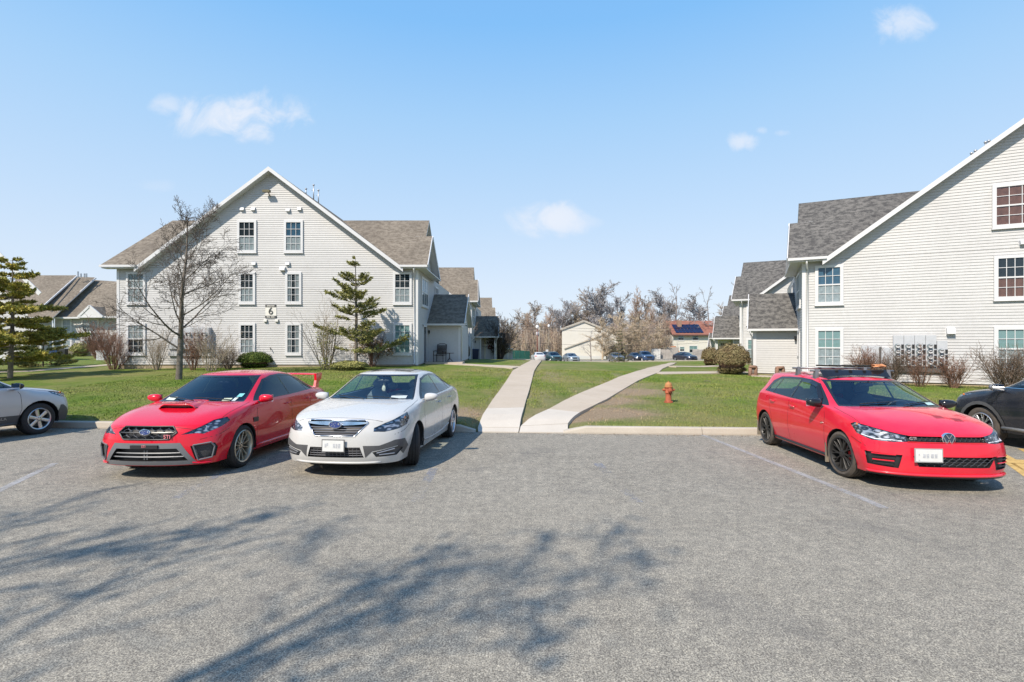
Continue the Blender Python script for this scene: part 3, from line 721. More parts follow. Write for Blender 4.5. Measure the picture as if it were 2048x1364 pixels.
# meters on the left gable
def meter_bank(root,fr,s0,cols,rows,z0,pitch_s,pitch_z,wbox,hbox,depth,sg):
    mb=MB()
    def bx(a,b_,c,d,o0,o1,mi=0):
        vs=[fr(a,o0,c),fr(b_,o0,c),fr(b_,o0,d),fr(a,o0,d),fr(a,o1,c),fr(b_,o1,c),fr(b_,o1,d),fr(a,o1,d)]; mb.add(vs,[(0,1,2,3),(4,7,6,5),(0,4,5,1),(1,5,6,2),(2,6,7,3),(3,7,4,0)],mi)
    for c in range(cols): bx(s0+sg*c*pitch_s+.006,s0+sg*(c+1)*pitch_s-.006 if sg>0 else s0-(c+1)*pitch_s+.006,z0,z0+hbox,.02,depth)
    p=mb.build('meter_panel',GREYBOX,root)
    METG=glass('meter_glass',(.8,.85,.85),.8); n=fr(0,1,0)-fr(0,0,0)
    for c in range(cols):
        for r in range(rows):
            s=s0+sg*(c*pitch_s+pitch_s*.38); z=z0+.14+r*pitch_z
            M=Matrix.Translation(fr(s,depth,z))@n.to_track_quat('Z','Y').to_matrix().to_4x4()
            m=MB(); m.lathe([(.10,0),(.10,.03),(.085,.045),(.083,.10),(.06,.13),(0,.135)],14,0,M); m.lathe([(.07,.135),(.0,.142)],10,1,M)
            m.box(-.05,.05,.0,.045,.06,.142,2,M)
            o=m.build('meter',[METG,WHITE,BLACK],p,smooth=False)
            m=MB(); a=s+sg*.17; 
            vs=[fr(a-.04,depth,z-.075),fr(a+.04,depth,z-.075),fr(a+.04,depth,z+.075),fr(a-.04,depth,z+.075),fr(a-.035,depth+.04,z-.07),fr(a+.035,depth+.04,z-.07),fr(a+.035,depth+.04,z+.07),fr(a-.035,depth+.04,z+.07)]
            m.add(vs,[(4,5,6,7),(0,1,5,4),(1,2,6,5),(2,3,7,6),(3,0,4,7)]); m.build('breaker_cover',BLACK,p)
    return p
meter_bank(rootL,frL,11.1,4,3,1.5,.42,.33,1.6,1.15,.30,1)
mb=MB(); 
for (a,b_,c,d,o) in ((11.1,13.4,1.12,1.36,.12),(12.9,13.4,1.5,2.1,.12)):
    vs=[frL(a,0,c),frL(b_,0,c),frL(b_,0,d),frL(a,0,d),frL(a,o,c),frL(b_,o,c),frL(b_,o,d),frL(a,o,d)]; mb.add(vs,[(4,5,6,7),(0,1,5,4),(1,2,6,5),(2,3,7,6),(3,0,4,7)])
mb.build('cable_trough',GREYBOX,rootL)
# meters on the right block: columns px 1785..1893
def RT(px):
    k=(px-1024)/1000; t=(21.7*k-13.77)/(.8965+.4431*k); return t+.99,21.7-.4431*t    # s , distance
def RZ(px,py): return 1.9+(681-py)/1000*RT(px)[1]+.42
s0=RT(1785)[0]; s4=RT(1871.5)[0]
meter_bank(rootR,frR,s0,4,4,RZ(1830,731)+.02,(s4-s0)/4,.222,1,RZ(1830,669.5)-RZ(1830,731),.14,1)
meter_bank(rootR,frR,s4+.01,1,3,RZ(1880,731)+.03,(RT(1893)[0]-s4),.222,1,RZ(1880,681)-RZ(1880,731),.12,1)
mb=MB()
def rb(x0,x1,y0,y1,o,mi=0):
    a,b_=RT(x0)[0],RT(x1)[0]; c=RZ((x0+x1)/2,y1); d=RZ((x0+x1)/2,y0)
    vs=[frR(a,0.0,c),frR(b_,0,c),frR(b_,0,d),frR(a,0,d),frR(a,o,c),frR(b_,o,c),frR(b_,o,d),frR(a,o,d)]; mb.add(vs,[(4,5,6,7),(0,1,5,4),(1,2,6,5),(2,3,7,6),(3,0,4,7)],mi)
rb(1788,1891,733,742,.13,1); rb(1761,1784,693,737,.2); rb(1722,1760,690,735,.12)
mb.build('service_cabinet',[GREYBOX,DARKV],rootR)
mb=MB(); a=RT(1759)[0]; mb.tube([frR(a,.16,RZ(1759,692)),frR(a,.16,RZ(1759,735))],.04,8); mb.tube([frR(RT(1700)[0],.03,RZ(1700,728)),frR(RT(1660)[0],.03,RZ(1660,733))],.02,6); mb.build('conduit',DARKV,rootR)
hood(rootR,frR,RT(1900.5)[0],RZ(1900.5,661),.26,.3,.2,WHITE)
hood(rootR,frR,RT(2047)[0],RZ(2047,484),.24,.2,.15)
hood(rootR,frR,9.3,3.9,.2,.2,.15)
for b_,f_ in ((rootL,frL),): pass
# plumbing vents on the roofs
def stack(root,P,s,d,h,cap=True,name='roof_vent'):
    zb=11.2-abs(s-7.85)*.752; mb=MB(); a=P(s,d,zb-.1); mb.tube([a,a+Vector((0,0,h))],(.035),8)
    if cap: mb.tube([a+Vector((0,0,h-.02)),a+Vector((0,0,h+.06)),a+Vector((.0,0,h+.1))],[.04,.075,.03],8)
    if h>.7: mb.bar(a+Vector((-.13,0,h-.28)),a+Vector((.05,0,h-.28)),.025)
    mb.build(name,GALV,root,smooth=True)
for s,d,h in ((7.2,4.0,.95),(6.9,4.0,.85),(8.15,4.2,.42),(7.75,4.2,.36)): stack(rootL,PL,s,d,h)
def stackR(px,py,h,d):   # on the right roof
    mb=MB()
for s,d,h in ((6.9,4,.42),(7.06,4.1,.42),(7.38,4,.48),(7.52,4.1,.44)): stack(rootR,PR,s,d,h)

# ================================================================ far left block
def FW(loc,rotz,label):
    root=empty('apartment_building',label,'building',loc,rotz); return root
Y0=62.; 
rootF=FW((-61,Y0,.1),0,'pale block with brown roofs and a small white dormer, far left beyond the lawn')
def fx(px,Y=Y0): return (px-1024)/1000*Y+61
def fz(py,Y=Y0): return 1.9+(681-py)/1000*Y-.1
ff=lambda t,o,z: Vector((t,-o,z))
mb=MB(); siding(mb,ff,[(fx(110),0.1),(fx(260),0.1),(fx(260),fz(632)),(fx(110),fz(632))],.14)
siding(mb,lambda t,o,z:Vector((t,-1.4-o,z)),[(fx(40),0.1),(fx(104),0.1),(fx(104),fz(634)),(fx(40),fz(634))],.14)
mb.quad((fx(104),-1.4,0),(fx(104),0,0),(fx(104),0,fz(632)),(fx(104),-1.4,fz(632)))
mb.build('wall',SIDING,rootF)
def FR(pts): return [Vector((fx(px,Y),Y-Y0,fz(py,Y))) for px,py,Y in pts]
roofmesh('roof',[FR([(103,633,61.5),(270,632,61.5),(265,563,68),(190,558,68)]),FR([(36,632,60),(106,633,60),(192,553,67.5),(120,549,67.5)]),FR([(-40,632,59),(88,608,61),(155,548.5,67.5),(40,548.5,67.5)])],simple('brown_shingles',(.17,.125,.10),.9,var=.2,vscale=1.5,bmp=.4,bscale=8) if False else ROOF_TAN,rootF)
mb=MB(); 
for a,b_ in ((((103,634,60.9),(192,554,67))),(((88,609,60.4),(155,549.5,67)))):
    p=FR([a,b_]); mb.bar(p[0],p[1],.08,.18)
p=FR([(186,632,61.2),(272,632,61.2)]); mb.bar(p[0],p[1],.15,.2); p=FR([(100,634,61.2),(190,633,61.2)]); mb.bar(p[0],p[1],.15,.2)
mb.build('eave_trim',WHITE,rootF)
mb=MB(); p=FR([(156,632,60.9),(205,632,60.9),(179,610,60.9)]); mb.poly(p); mb.bar(p[0],p[2],.12,.25); mb.bar(p[1],p[2],.12,.25); mb.bar(p[0],p[1],.1,.15); mb.build('dormer',WHITE,rootF)
roofmesh('dormer_roof',[[p[0],p[0]+Vector((0,4,0)),p[2]+Vector((0,4,0)),p[2]],[p[1],p[1]+Vector((0,4,0)),p[2]+Vector((0,4,0)),p[2]]],ROOF_TAN,rootF)
for (x0,x1,y0,y1,pn,fl) in ((127,141,638,660,1,'curtain'),(166.5,195,638,660,2,'curtain'),(127,141,679,700,1,'curtain'),(166.5,181,679,700,1,'blind'),(185,199,679,700,1,'none')):
    make_window(rootF,ff,fx(x0),fx(x1),fz(y1),fz(y0),panes=pn,cols=2,rows=1,low=fl,up=fl if fl!='none' else None,trim=.22)
mb=MB()
for px in (156,162,169,173): q=FR([(px,553,66),(px,541 if px<160 else 545,66)]); mb.tube(q,.09,6)
mb.build('roof_vent',GALV,rootF)
mb=MB(); p=FR([(107,634,60.5),(107,708,60.5)]); mb.tube(p,.08,6); mb.build('downspout',WHITE,rootF)
# leftmost gable behind the fir
rG=empty('apartment_building','tan roofed gable showing above the fir at the very left edge','building',(-43,38,.2),0)
def GG(px,py,Y): return Vector(((px-1024)/1000*Y+43,Y-38,1.9+(681-py)/1000*Y-.2))
mb=MB(); siding(mb,lambda t,o,z:Vector((t,-o,z)),[(-16,0.1),(6.2,.1),(6.2,3.9),(-16,3.9)]); siding(mb,lambda t,o,z:Vector((t,-o,z)),[(-16,3.9),(6.2,3.9),(.6,9.0),(-10,9.0)]); mb.build('wall',SIDING,rG)
roofmesh('roof',[[GG(80,584,37.6),GG(80,584,50),GG(-20,486,50),GG(-20,486,37.6)]],ROOF_TAN,rG)
mb=MB(); mb.bar(GG(80,586,37.5),GG(-20,488,37.5),.05,.3); mb.build('rake_board',WHITE,rG)
make_window(rG,lambda t,o,z:Vector((t,-o,z)),2.5,3.6,1.2,2.7,low='curtain',trim=.15)

# ================================================================ houses beyond the far lot
hA=empty('house','cream gable end house with a slanting trim line, beyond the far parked cars','house',(0,0,0),0)
YA=102.
def HA(px,py,Y=YA): return at(px,py,Y)
hA.location=(HA(1175,712).x,YA,-1.9); o0=Vector(hA.location)
def wallpoly(pts,Y): return [at(px,py,Y)-o0 for px,py in pts]
fA=lambda t,o,z:Vector((t,-o,z))
def cX(px): return at(px,700,YA).x-o0.x
def cZ(py): return at(0,py,YA).z-o0.z
mb=MB(); siding(mb,fA,[(cX(1124),cZ(714)),(cX(1208),cZ(714)),(cX(1208),cZ(657)),(cX(1124),cZ(657))],.2); siding(mb,fA,[(cX(1124),cZ(657)),(cX(1240),cZ(668)),(cX(1168),cZ(641))],.2)
siding(mb,fA,[(cX(1208),cZ(690)),(cX(1240),cZ(690)),(cX(1240),cZ(668)),(cX(1208),cZ(657))],.2)
mb.build('wall',CREAM,hA)
mb=MB()
for a,b_ in (((1121,657),(1168,640)),((1168,640),(1242,669)),((1128,695),(1212,665))):
    p=[at(*a,YA-.2)-o0,at(*b_,YA-.2)-o0]; mb.bar(p[0],p[1],.12,.35 if a[1]!=695 else .2)
mb.build('gable_trim',simple('taupe_trim',(.50,.46,.40),.6),hA)
mb=MB(); mb.quad(*[at(px,py,YA)-o0+Vector((0,dy,0)) for px,py,dy in ((1121,657,-.3),(1168,640,-.3),(1168,640,9),(1121,657,9))]); mb.quad(*[at(px,py,YA)-o0+Vector((0,dy,0)) for px,py,dy in ((1242,669,-.3),(1168,640,-.3),(1168,640,9),(1242,669,9))]); mb.build('roof',ROOF_TAN,hA)
mb=MB(); p=at(1128,712,YA-.3)-o0; q=at(1212,714,YA-.3)-o0; mb.bar(p,q,.2,.7); mb.build('base_board',WHITE,hA)
hB=empty('house','two storey cream house with red brown roof and dark solar panels, beyond the fence','house',(at(1390,0,112).x,112,-1.9),0); o1=Vector(hB.location); YB=112.
def dX(px): return at(px,700,YB).x-o1.x
def dZ(py): return at(0,py,YB).z-o1.z
mb=MB(); siding(mb,fA,[(dX(1345),0),(dX(1440),0),(dX(1440),dZ(668)),(dX(1345),dZ(668))],.2); mb.quad(fA(dX(1345),0,0),Vector((dX(1345),8,0)),Vector((dX(1345),8,dZ(668))),fA(dX(1345),0,dZ(668))); mb.build('wall',CREAM,hB)
RRB=simple('red_brown_shingles',(.24,.10,.07),.9,var=.25,vscale=1.2)
mb=MB(); mb.quad((dX(1343),-.6,dZ(668)),(dX(1442),-.6,dZ(668)),(dX(1442),5,dZ(668)+3.4),(dX(1344),5,dZ(668)+3.4)); mb.quad((dX(1343),10,dZ(668)),(dX(1442),10,dZ(668)),(dX(1442),5,dZ(668)+3.4),(dX(1344),5,dZ(668)+3.4)); mb.build('roof',RRB,hB)
mb=MB(); a=Vector((dX(1352),.0,dZ(668)+.55)); b_=Vector((dX(1408),.0,dZ(668)+.55)); up=Vector((0,3.3,2.0))
for k in range(8):
    p=a.lerp(b_,k/8); q=a.lerp(b_,(k+.94)/8)
    for r in (0,.5):
        mb.quad(p+up*r,q+up*r,q+up*(r+.47),p+up*(r+.47))
mb.build('solar_panel',simple('solar_glass',(.01,.015,.05),.15),hB)
mb=MB(); mb.box(dX(1362),dX(1370),2.2,3.2,dZ(668)+1.6,dZ(668)+3.4); mb.build('chimney',simple('brick_chimney',(.3,.18,.13),.8,bmp=.4),hB)
mb=MB(); mb.bar((dX(1342),-.7,dZ(668)-.05),(dX(1443),-.7,dZ(668)-.05),.12,.3); mb.build('eave_trim',simple('dark_eave',(.09,.05,.04),.6),hB)
for (x0,x1,y0,y1) in ((1357,1367,669,678),(1385,1396,669,678),(1360,1368,692,700),(1379,1394,690,703)):
    make_window(hB,fA,dX(x0),dX(x1),dZ(y1),dZ(y0),cols=2,rows=1,trim=.12,low='none',up='blind')
# far sliver of a tan building left of the woods
# ================================================================ vegetation
NEEDLE=None
def leafmat(name,c1,c2,c3,rough=.7):
    m,nt,b=new_mat(name); v=coords(nt,world=True); n=nz(nt,v,3.2,4,.7); n2=nz(nt,v,25,2)
    c=ramp(nt,n,[(.3,c1),(.52,c2),(.72,c3)]); c=mixc(nt,.5,c,ramp(nt,n2,[(.3,(.2,.2,.2)),(.7,(.8,.8,.8))]),'OVERLAY')
    nt.links.new(c,b.inputs['Base Color']); b.inputs['Roughness'].default_value=rough; b.inputs['Specular IOR Level'].default_value=.2
    return m
FIR=leafmat('fir_needles',(.11,.125,.04),(.25,.25,.085),(.42,.385,.15))
FIRY=leafmat('yellowing_needles',(.13,.15,.035),(.38,.35,.08),(.62,.47,.11))
BOX=leafmat('boxwood_leaves',(.03,.06,.012),(.075,.11,.02),(.13,.15,.035))
JUN=leafmat('faded_bush_leaves',(.15,.10,.055),(.20,.16,.08),(.25,.22,.11))
OCHRE=leafmat('ochre_leaves',(.16,.09,.03),(.26,.16,.05),(.32,.22,.08))
def rvec(r): 
    a=r.uniform(0,2*PI); z=r.uniform(-1,1); s=math.sqrt(1-z*z); return Vector((s*math.cos(a),s*math.sin(a),z))
def grow(mbs,r,p,d,L,rad_,lev,maxlev,cfg):
    """one limb with side branches. mbs=[thick, thin]"""
    seg=cfg['seg'][lev]; n=max(2,int(seg)); pts=[p.copy()]; rs=[rad_]; dd=d.copy(); cur=p.copy()
    for i in range(n):
        dd=(dd+rvec(r)*cfg['wob'][lev]+Vector((0,0,cfg['up'][lev]))).normalized(); cur=cur+dd*(L/n); pts.append(cur.copy()); rs.append(max(cfg['rmin'],rad_*(1-(i+1)/n*cfg['taper'][lev])))
    mbs[0 if lev<=cfg['thick'] else 1].tube(pts,rs,cfg['sides'][lev],caps=False)
    if lev>=maxlev: return
    nb=cfg['n'][lev]; 
    for k in range(nb):
        t=cfg['t0'][lev]+(1-cfg['t0'][lev])*((k+r.random()*.8)/nb); t=min(.98,t)
        f=t*n; i=min(n-1,int(f)); q=pts[i].lerp(pts[i+1],f-i); ax=(pts[i+1]-pts[i]).normalized()
        perp=ax.cross(rvec(r)).normalized(); a=rad(r.gauss(cfg['ang'][lev],cfg['angv']))
        nd_=(ax*math.cos(a)+perp*math.sin(a)).normalized(); ll=L*cfg['len'][lev]*(1-cfg['fall'][lev]*t)*r.uniform(.7,1.25)
        rr=max(cfg['rmin'],(rs[i]*(1-f+i)+rs[i+1]*(f-i))*cfg['rr'][lev])
        grow(mbs,r,q,nd_,ll,rr,lev+1,maxlev,cfg)
def make_tree(name,label,cat,loc,h,seed,cfg,mats=(None,None),group=None,r0=None,maxlev=3,lean=(0,0)):
    r=random.Random(seed); mbs=[MB(),MB()]
    grow(mbs,r,Vector((0,0,-.15)),Vector((lean[0],lean[1],1)).normalized(),h,r0 or h*.02,0,maxlev,cfg)
    root=empty(name,label,cat,loc,0,group); mbs[0].build('trunk',mats[0] or BARK,root,smooth=True); mbs[1].build('crown',mats[1] or TWIG,root,smooth=True); return root
BARE=dict(seg=[12,7,5,4,3],wob=[.05,.13,.22,.3,.3],up=[.05,.07,.05,.03,.0],taper=[.88,.85,.8,.7,.5],sides=[9,6,4,3,3],thick=1,n=[19,8,6,4,3],t0=[.2,.2,.12,.1,.1],ang=[52,40,42,45,45],angv=9,len=[.46,.52,.5,.5,.5],fall=[.62,.4,.3,.3,.3],rr=[.42,.55,.6,.7,.7],rmin=.0052)
p=hit(357,757); make_tree('bare_tree','tall leafless young tree in front of the block marked 6','tree',p,6.9,14,dict(BARE,n=[22,9,7,4,3],ang=[56,42,44,45,45],len=[.50,.50,.5,.5,.5],fall=[.66,.4,.3,.3,.3],wob=[.07,.13,.22,.3,.3],up=[.02,.075,.05,.03,.0]),(BARK,simple('dark_bare_twigs',(.11,.09,.075),.9,var=.3,vscale=4)),maxlev=4,r0=.13)

def conifer(name,label,loc,h,rb,seed,mat,dens=1.0,whorls=16,gap=.0,droop=-.12,z0=.12,group=None,trunkmat=None,irr=.0,ns=1.0):
    r=random.Random(seed); tr=MB(); nd_=MB(); tr.tube([(0,0,-.2),(r.gauss(0,.04),r.gauss(0,.04),h*.5),(r.gauss(0,.05),r.gauss(0,.05),h)],[h*.019,h*.012,.01],8,caps=False)
    for w in range(whorls):
        f=z0+(1-z0)*(w+(.3+irr)*r.random())/whorls; z=h*f; nb=r.randint(4,6) if f<.9 else 3; L0=rb*(1-f)**.85+.12
        a0=r.uniform(0,2*PI)
        for k in range(nb):
            if r.random()<gap: continue
            a=a0+2*PI*k/nb+r.gauss(0,.25); L=L0*r.uniform(.55-irr*.5,1.15+irr*.25); z=h*f+r.gauss(0,irr*.22); d=Vector((math.cos(a),math.sin(a),droop+.45*(f-.35))).normalized()
            pts=[Vector((0,0,z))]; dd=d.copy(); n=5
            for i in range(n): dd=(dd+rvec(r)*.1+Vector((0,0,.06))).normalized(); pts.append(pts[-1]+dd*L/n)
            tr.tube(pts,[.022*(L/1.5)+.006]+[.012]*(n-1)+[.004],4,caps=False)
            m=int(26*L*dens)+6
            for q in range(m):
                t=.25+.75*r.random()**.8; fi=t*n; i=min(n-1,int(fi)); c=pts[i].lerp(pts[i+1],fi-i); side=dd.cross(Vector((0,0,1))).normalized()*r.choice((-1,1))
                sd_=(side*r.uniform(.4,1)+dd*r.uniform(.3,.9)+Vector((0,0,r.uniform(-.15,.3)))).normalized(); sl=L*.26*(1.15-t*(1-irr*.5))*r.uniform(.6,1.3)+.09
                e=c+sd_*sl; tr.tube([c,e],[.005,.003],3,caps=False)
                for s_ in range(int(5+sl*22)):
                    b_=c.lerp(e,r.random()**.8); nv=(sd_+rvec(r)*.9).normalized(); wv=nv.cross(rvec(r)).normalized()*r.uniform(.012,.024)*ns; l=r.uniform(.05,.10)*ns
                    nd_.add([b_-wv,b_+wv,b_+nv*l+wv*.4,b_+nv*l-wv*.4],[(0,1,2,3)])
    root=empty(name,label,'tree',loc,0,group); tr.build('trunk',trunkmat or BARK,root,smooth=True); nd_.build('crown',mat,root); return root
p=hit(712,737); conifer('fir_tree','thin sparse fir in front of the right windows of the block marked 6',p,5.5,2.45,3,FIR,1.1,13,.2,droop=.1,z0=.12,irr=.7,ns=1.15)
p=hit(20,754); conifer('fir_tree','bushy yellow green fir at the left edge behind the silver wagon',p,5.2,2.8,8,FIRY,1.6,19,.06,droop=-.2,z0=.16,irr=.5,ns=1.4,trunkmat=simple('pale_bark',(.26,.22,.18),.9,var=.4,bmp=.6))
p=hit(-45,742); conifer('fir_tree','dark fir partly outside the left edge, behind the yellow green one',p,4.9,2.6,21,FIR,1.3,13,.05,z0=.1,irr=.3)
p=hit(86,731); conifer('fir_tree','low dark fir on the lawn right of the yellow green one',p,2.5,1.7,31,FIR,2.2,9,.0,z0=.05)
p=at(1238,727,68); p.z=zg(p.x,68)-.1; conifer('fir_tree','small pale fir beside the far parked cars',p,4.6,1.6,33,leafmat('pale_fir_needles',(.10,.10,.05),(.19,.19,.10),(.26,.24,.13)),.35,10,.0,z0=.05)

# ---- shrubs
def shrub(label,loc,h,w,seed,mat,stems=12,lev=2,nb=6,group=None,name='bare_shrub',rmin=.004,up=.06,leaf=None,ang=30,spread=.55):
    r=random.Random(seed); mbs=[MB(),MB()]
    cfg=dict(seg=[5,4,3,2],wob=[.12,.2,.25,.25],up=[up,up,.02,0],taper=[.75,.7,.6,.5],sides=[4,3,3,3],thick=0,n=[nb,5,4,3],t0=[.15,.1,.1,.1],ang=[ang,35,40,40],angv=10,len=[.5,.5,.5,.5],fall=[.35,.3,.3,.3],rr=[.6,.65,.7,.7],rmin=rmin)
    for k in range(stems):
        a=r.uniform(0,2*PI); q=r.random()**.6; d=Vector((math.cos(a)*q*spread*w/h,math.sin(a)*q*spread*w/h,1)).normalized(); p0=Vector((math.cos(a)*q*w*.08,math.sin(a)*q*w*.08,-.05))
        grow(mbs,r,p0,d,h*r.uniform(.6,1.0)/max(.6,d.z),.006+.011*h*.6,0,lev,cfg)
    root=empty(name,label,'shrub',loc,0,group); mbs[0].build('stems',mat,root,smooth=True)
    if mbs[1].v: mbs[1].build('twigs',mat,root,smooth=True)
    if leaf:
        lm=MB()
        for (cx,cy,cz,rr,n) in leaf[1]:
            for _ in range(n):
                c=Vector((cx,cy,cz))+rvec(r)*rr*r.random()**.5; a=rvec(r); b_=a.cross(rvec(r)).normalized(); s=r.uniform(.02,.05); lm.add([c-a*s-b_*s*.4,c+a*s-b_*s*.4,c+a*s+b_*s*.4,c-a*s+b_*s*.4],[(0,1,2,3)])
        lm.build('leaves',leaf[0],root)
    return root
def leafball(label,loc,rx,ry,h,seed,mat,n,name='round_bush',size=.035,twig=None,flat=.0,core=.86):
    r=random.Random(seed); lm=MB()
    for _ in range(n):
        d=rvec(r); d.z=abs(d.z)*1.05-.35*r.random() if d.z>-.6 else d.z
        k=(core+(1-core)*1.5*r.random())*(1+.10*noise.noise(d*2.3+Vector((seed,0,0))) +.08*noise.noise(d*6+Vector((0,seed,0))))
        c=Vector((d.x*rx*k,d.y*ry*k,h*.5+d.z*h*.5*k)); 
        if c.z<0: c.z=r.random()*.1
        nrm=(d+rvec(r)*.8).normalized(); a=nrm.cross(rvec(r)).normalized(); b_=nrm.cross(a); s=size*r.uniform(.5,1.2)
        lm.add([c-a*s-b_*s*.5,c+a*s-b_*s*.5,c+a*s+b_*s*.5,c-a*s+b_*s*.5],[(0,1,2,3)])
    root=empty(name,label,'bush',loc,0); lm.build('leaves',mat,root)
    mb=MB(); mb.blob((0,0,h*.47),(rx*.8,ry*.8,h*.42),3,.12,1,seed); mb.build('inner_twigs',twig or TWIG,root,smooth=True)
    m2=MB()
    for _ in range(60):
        d=rvec(r); d.z=abs(d.z); m2.tube([(0,0,.0),(d.x*rx*.6,d.y*ry*.6,h*.45+d.z*h*.25),(d.x*rx*1.04,d.y*ry*1.04,h*.5+d.z*h*.54)],[.012,.007,.003],3,caps=False)
    m2.build('stems',TWIG,root); return root
p=hit(511,733); leafball('low clipped green mound bush under the windows, behind the red sedan roof',p,.90,.7,.86,2,BOX,15000,size=.03)
p=hit(1463,746); leafball('larger brown green round bush beside the right porch',p,.84,.8,1.52,4,JUN,16000,size=.034,twig=TWIGR)
p=hit(1421,729); leafball('smaller olive round bush left of the larger one',p,.62,.6,1.35,5,JUN,7000,size=.04,twig=TWIGR)
G='leafless shrubs along the left block'
for (px,py,h,w,sd,mt,st,lab) in (
    (228,737,2.1,2.3,41,TWIGR,26,'dense red brown leafless shrub at the left corner of the block marked 6'),
    (313,738,2.2,1.8,42,TWIGG,16,'pale leafless shrub under the left window, left of the bare tree'),
    (270,735,.9,.9,43,TWIGR,9,'small thin leafless shrub between the corner shrub and the pale one'),
    (386,738,1.8,1.3,44,TWIGR,22,'reddish leafless shrub just right of the bare tree trunk'),
    (420,740,2.2,2.6,45,TWIGG,16,'wide open leafless shrub in front of the left meter bank'),
    (456,736,1.1,1.2,46,TWIG,26,'dense low purple brown shrub left of the green mound bush'),
    (815,728,.95,.9,48,TWIGR,22,'little leafless shrub at the right corner of the block marked 6')):
    shrub(lab,hit(px,py),h,w,sd,mt,st,2,7,G)
p=hit(652,737); shrub('grey leafless shrub with some green leaves, left of the sparse fir',p,2.9,2.5,47,TWIGG,15,2,7,G,leaf=(FIR,[(.0,-.2,1.7,.5,260),(-.2,0,1.2,.45,200),(.3,0,2.0,.4,180),(.1,-.3,.35,.4,260)]))
p=hit(745,731); shrub('ochre leaved shrub behind the sparse fir, below the window',p,2.0,2.4,49,TWIGR,18,2,7,G,leaf=(OCHRE,[(-.3,0,1.3,.6,420),(.4,0,1.1,.6,420),(.9,0,.9,.4,200),(-.8,0,.9,.5,200)]))
p=hit(700,738); leafball('low green spreading bush at the foot of the sparse fir',p,.85,.6,.45,12,FIR,6000,size=.04)
G='leafless shrubs along the right block'
for (px,py,h,w,sd,mt,st,lab) in (
    (1738,756,1.3,1.3,51,TWIGR,44,'clipped leafless shrub in front of the left grey cabinet'),
    (1783,759,1.35,.8,52,TWIG,26,'narrow leafless shrub between cabinet and meter bank'),
    (1841,768,1.35,1.4,53,TWIGR,15,'sparse reddish shrub in front of the right meter bank'),
    (1908,768,1.25,1.0,54,TWIGR,26,'upright leafless shrub just right of the right meter bank'),
    (2012,773,1.4,1.4,55,TWIG,48,'dense brown shrub at the right edge behind the black suv')):
    Yw=RT(px)[1]-(1.0 if px<2000 else 1.5); q=at(px,0,Yw); q.z=zg(q.x,Yw)-.03; shrub(lab,q,h,w,sd,mt,st,2,7,G)
p=hit(198,713); shrub('rusty brown leafless hedge shrub in front of the far left block',Vector((at(200,0,46).x,46,zg(-38,46)-.1)),3.0,4.2,57,TWIGR,34,2,7,rmin=.009)
p=at(163,0,44); leafball('small green bush near the far left block',Vector((at(162,0,58).x,58,.2)),1.0,.9,1.6,14,FIR,1500,size=.09)
p=hit(996,716); shrub('dark upright bush at the end of the second tan roofed block',Vector((at(999,0,47).x,47,zg(-1.2,47)-.1)),3.5,3.0,58,simple('dark_bush_twigs',(.06,.05,.045),.9),40,2,6,rmin=.012)
p=Vector((at(943,0,41).x,41,zg(-3,41))); cfg=dict(BARE); make_tree('bare_sapling','thin leafless sapling on the lawn before the white door','tree',p,3.2,77,dict(BARE,n=[8,4,2,2],rmin=.006),(TWIGG,TWIG),maxlev=2,r0=.03)

# ---- far trees (four kinds grown once, then copied)
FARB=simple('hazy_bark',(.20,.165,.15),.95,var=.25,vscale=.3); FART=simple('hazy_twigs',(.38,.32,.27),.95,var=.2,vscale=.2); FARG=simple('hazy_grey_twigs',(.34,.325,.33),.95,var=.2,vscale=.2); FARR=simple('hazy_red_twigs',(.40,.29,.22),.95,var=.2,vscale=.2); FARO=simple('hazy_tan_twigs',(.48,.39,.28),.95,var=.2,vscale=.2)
FC=dict(seg=[8,6,4,3,2],wob=[.07,.16,.25,.3,.3],up=[.04,.08,.05,.02,.0],taper=[.85,.85,.8,.7,.5],sides=[6,4,3,3,3],thick=1,n=[17,11,8,5,3],t0=[.18,.2,.1,.1,.1],ang=[42,38,42,45,45],angv=10,len=[.5,.5,.48,.5,.5],fall=[.45,.35,.3,.3,.3],rr=[.55,.55,.6,.7,.7],rmin=.032)
protos=[]
for k,(cf,m1,m2) in enumerate(((FC,FARB,FARG),(dict(FC,ang=[52,42,42,45,45],up=[.0,.05,.05,.02,0]),FARB,FART),(dict(FC,ang=[34,34,40,45,45],n=[20,9,6,4,3]),FARB,FARR),(dict(FC,n=[22,9,6,4,3],t0=[.05,.1,.1,.1,.1],len=[.42,.5,.5,.5,.5]),FARO,FARO),(dict(FC,n=[7,4,3,3,2],rmin=.03),FARB,FARG))):
    protos.append((cf,m1,m2,k))
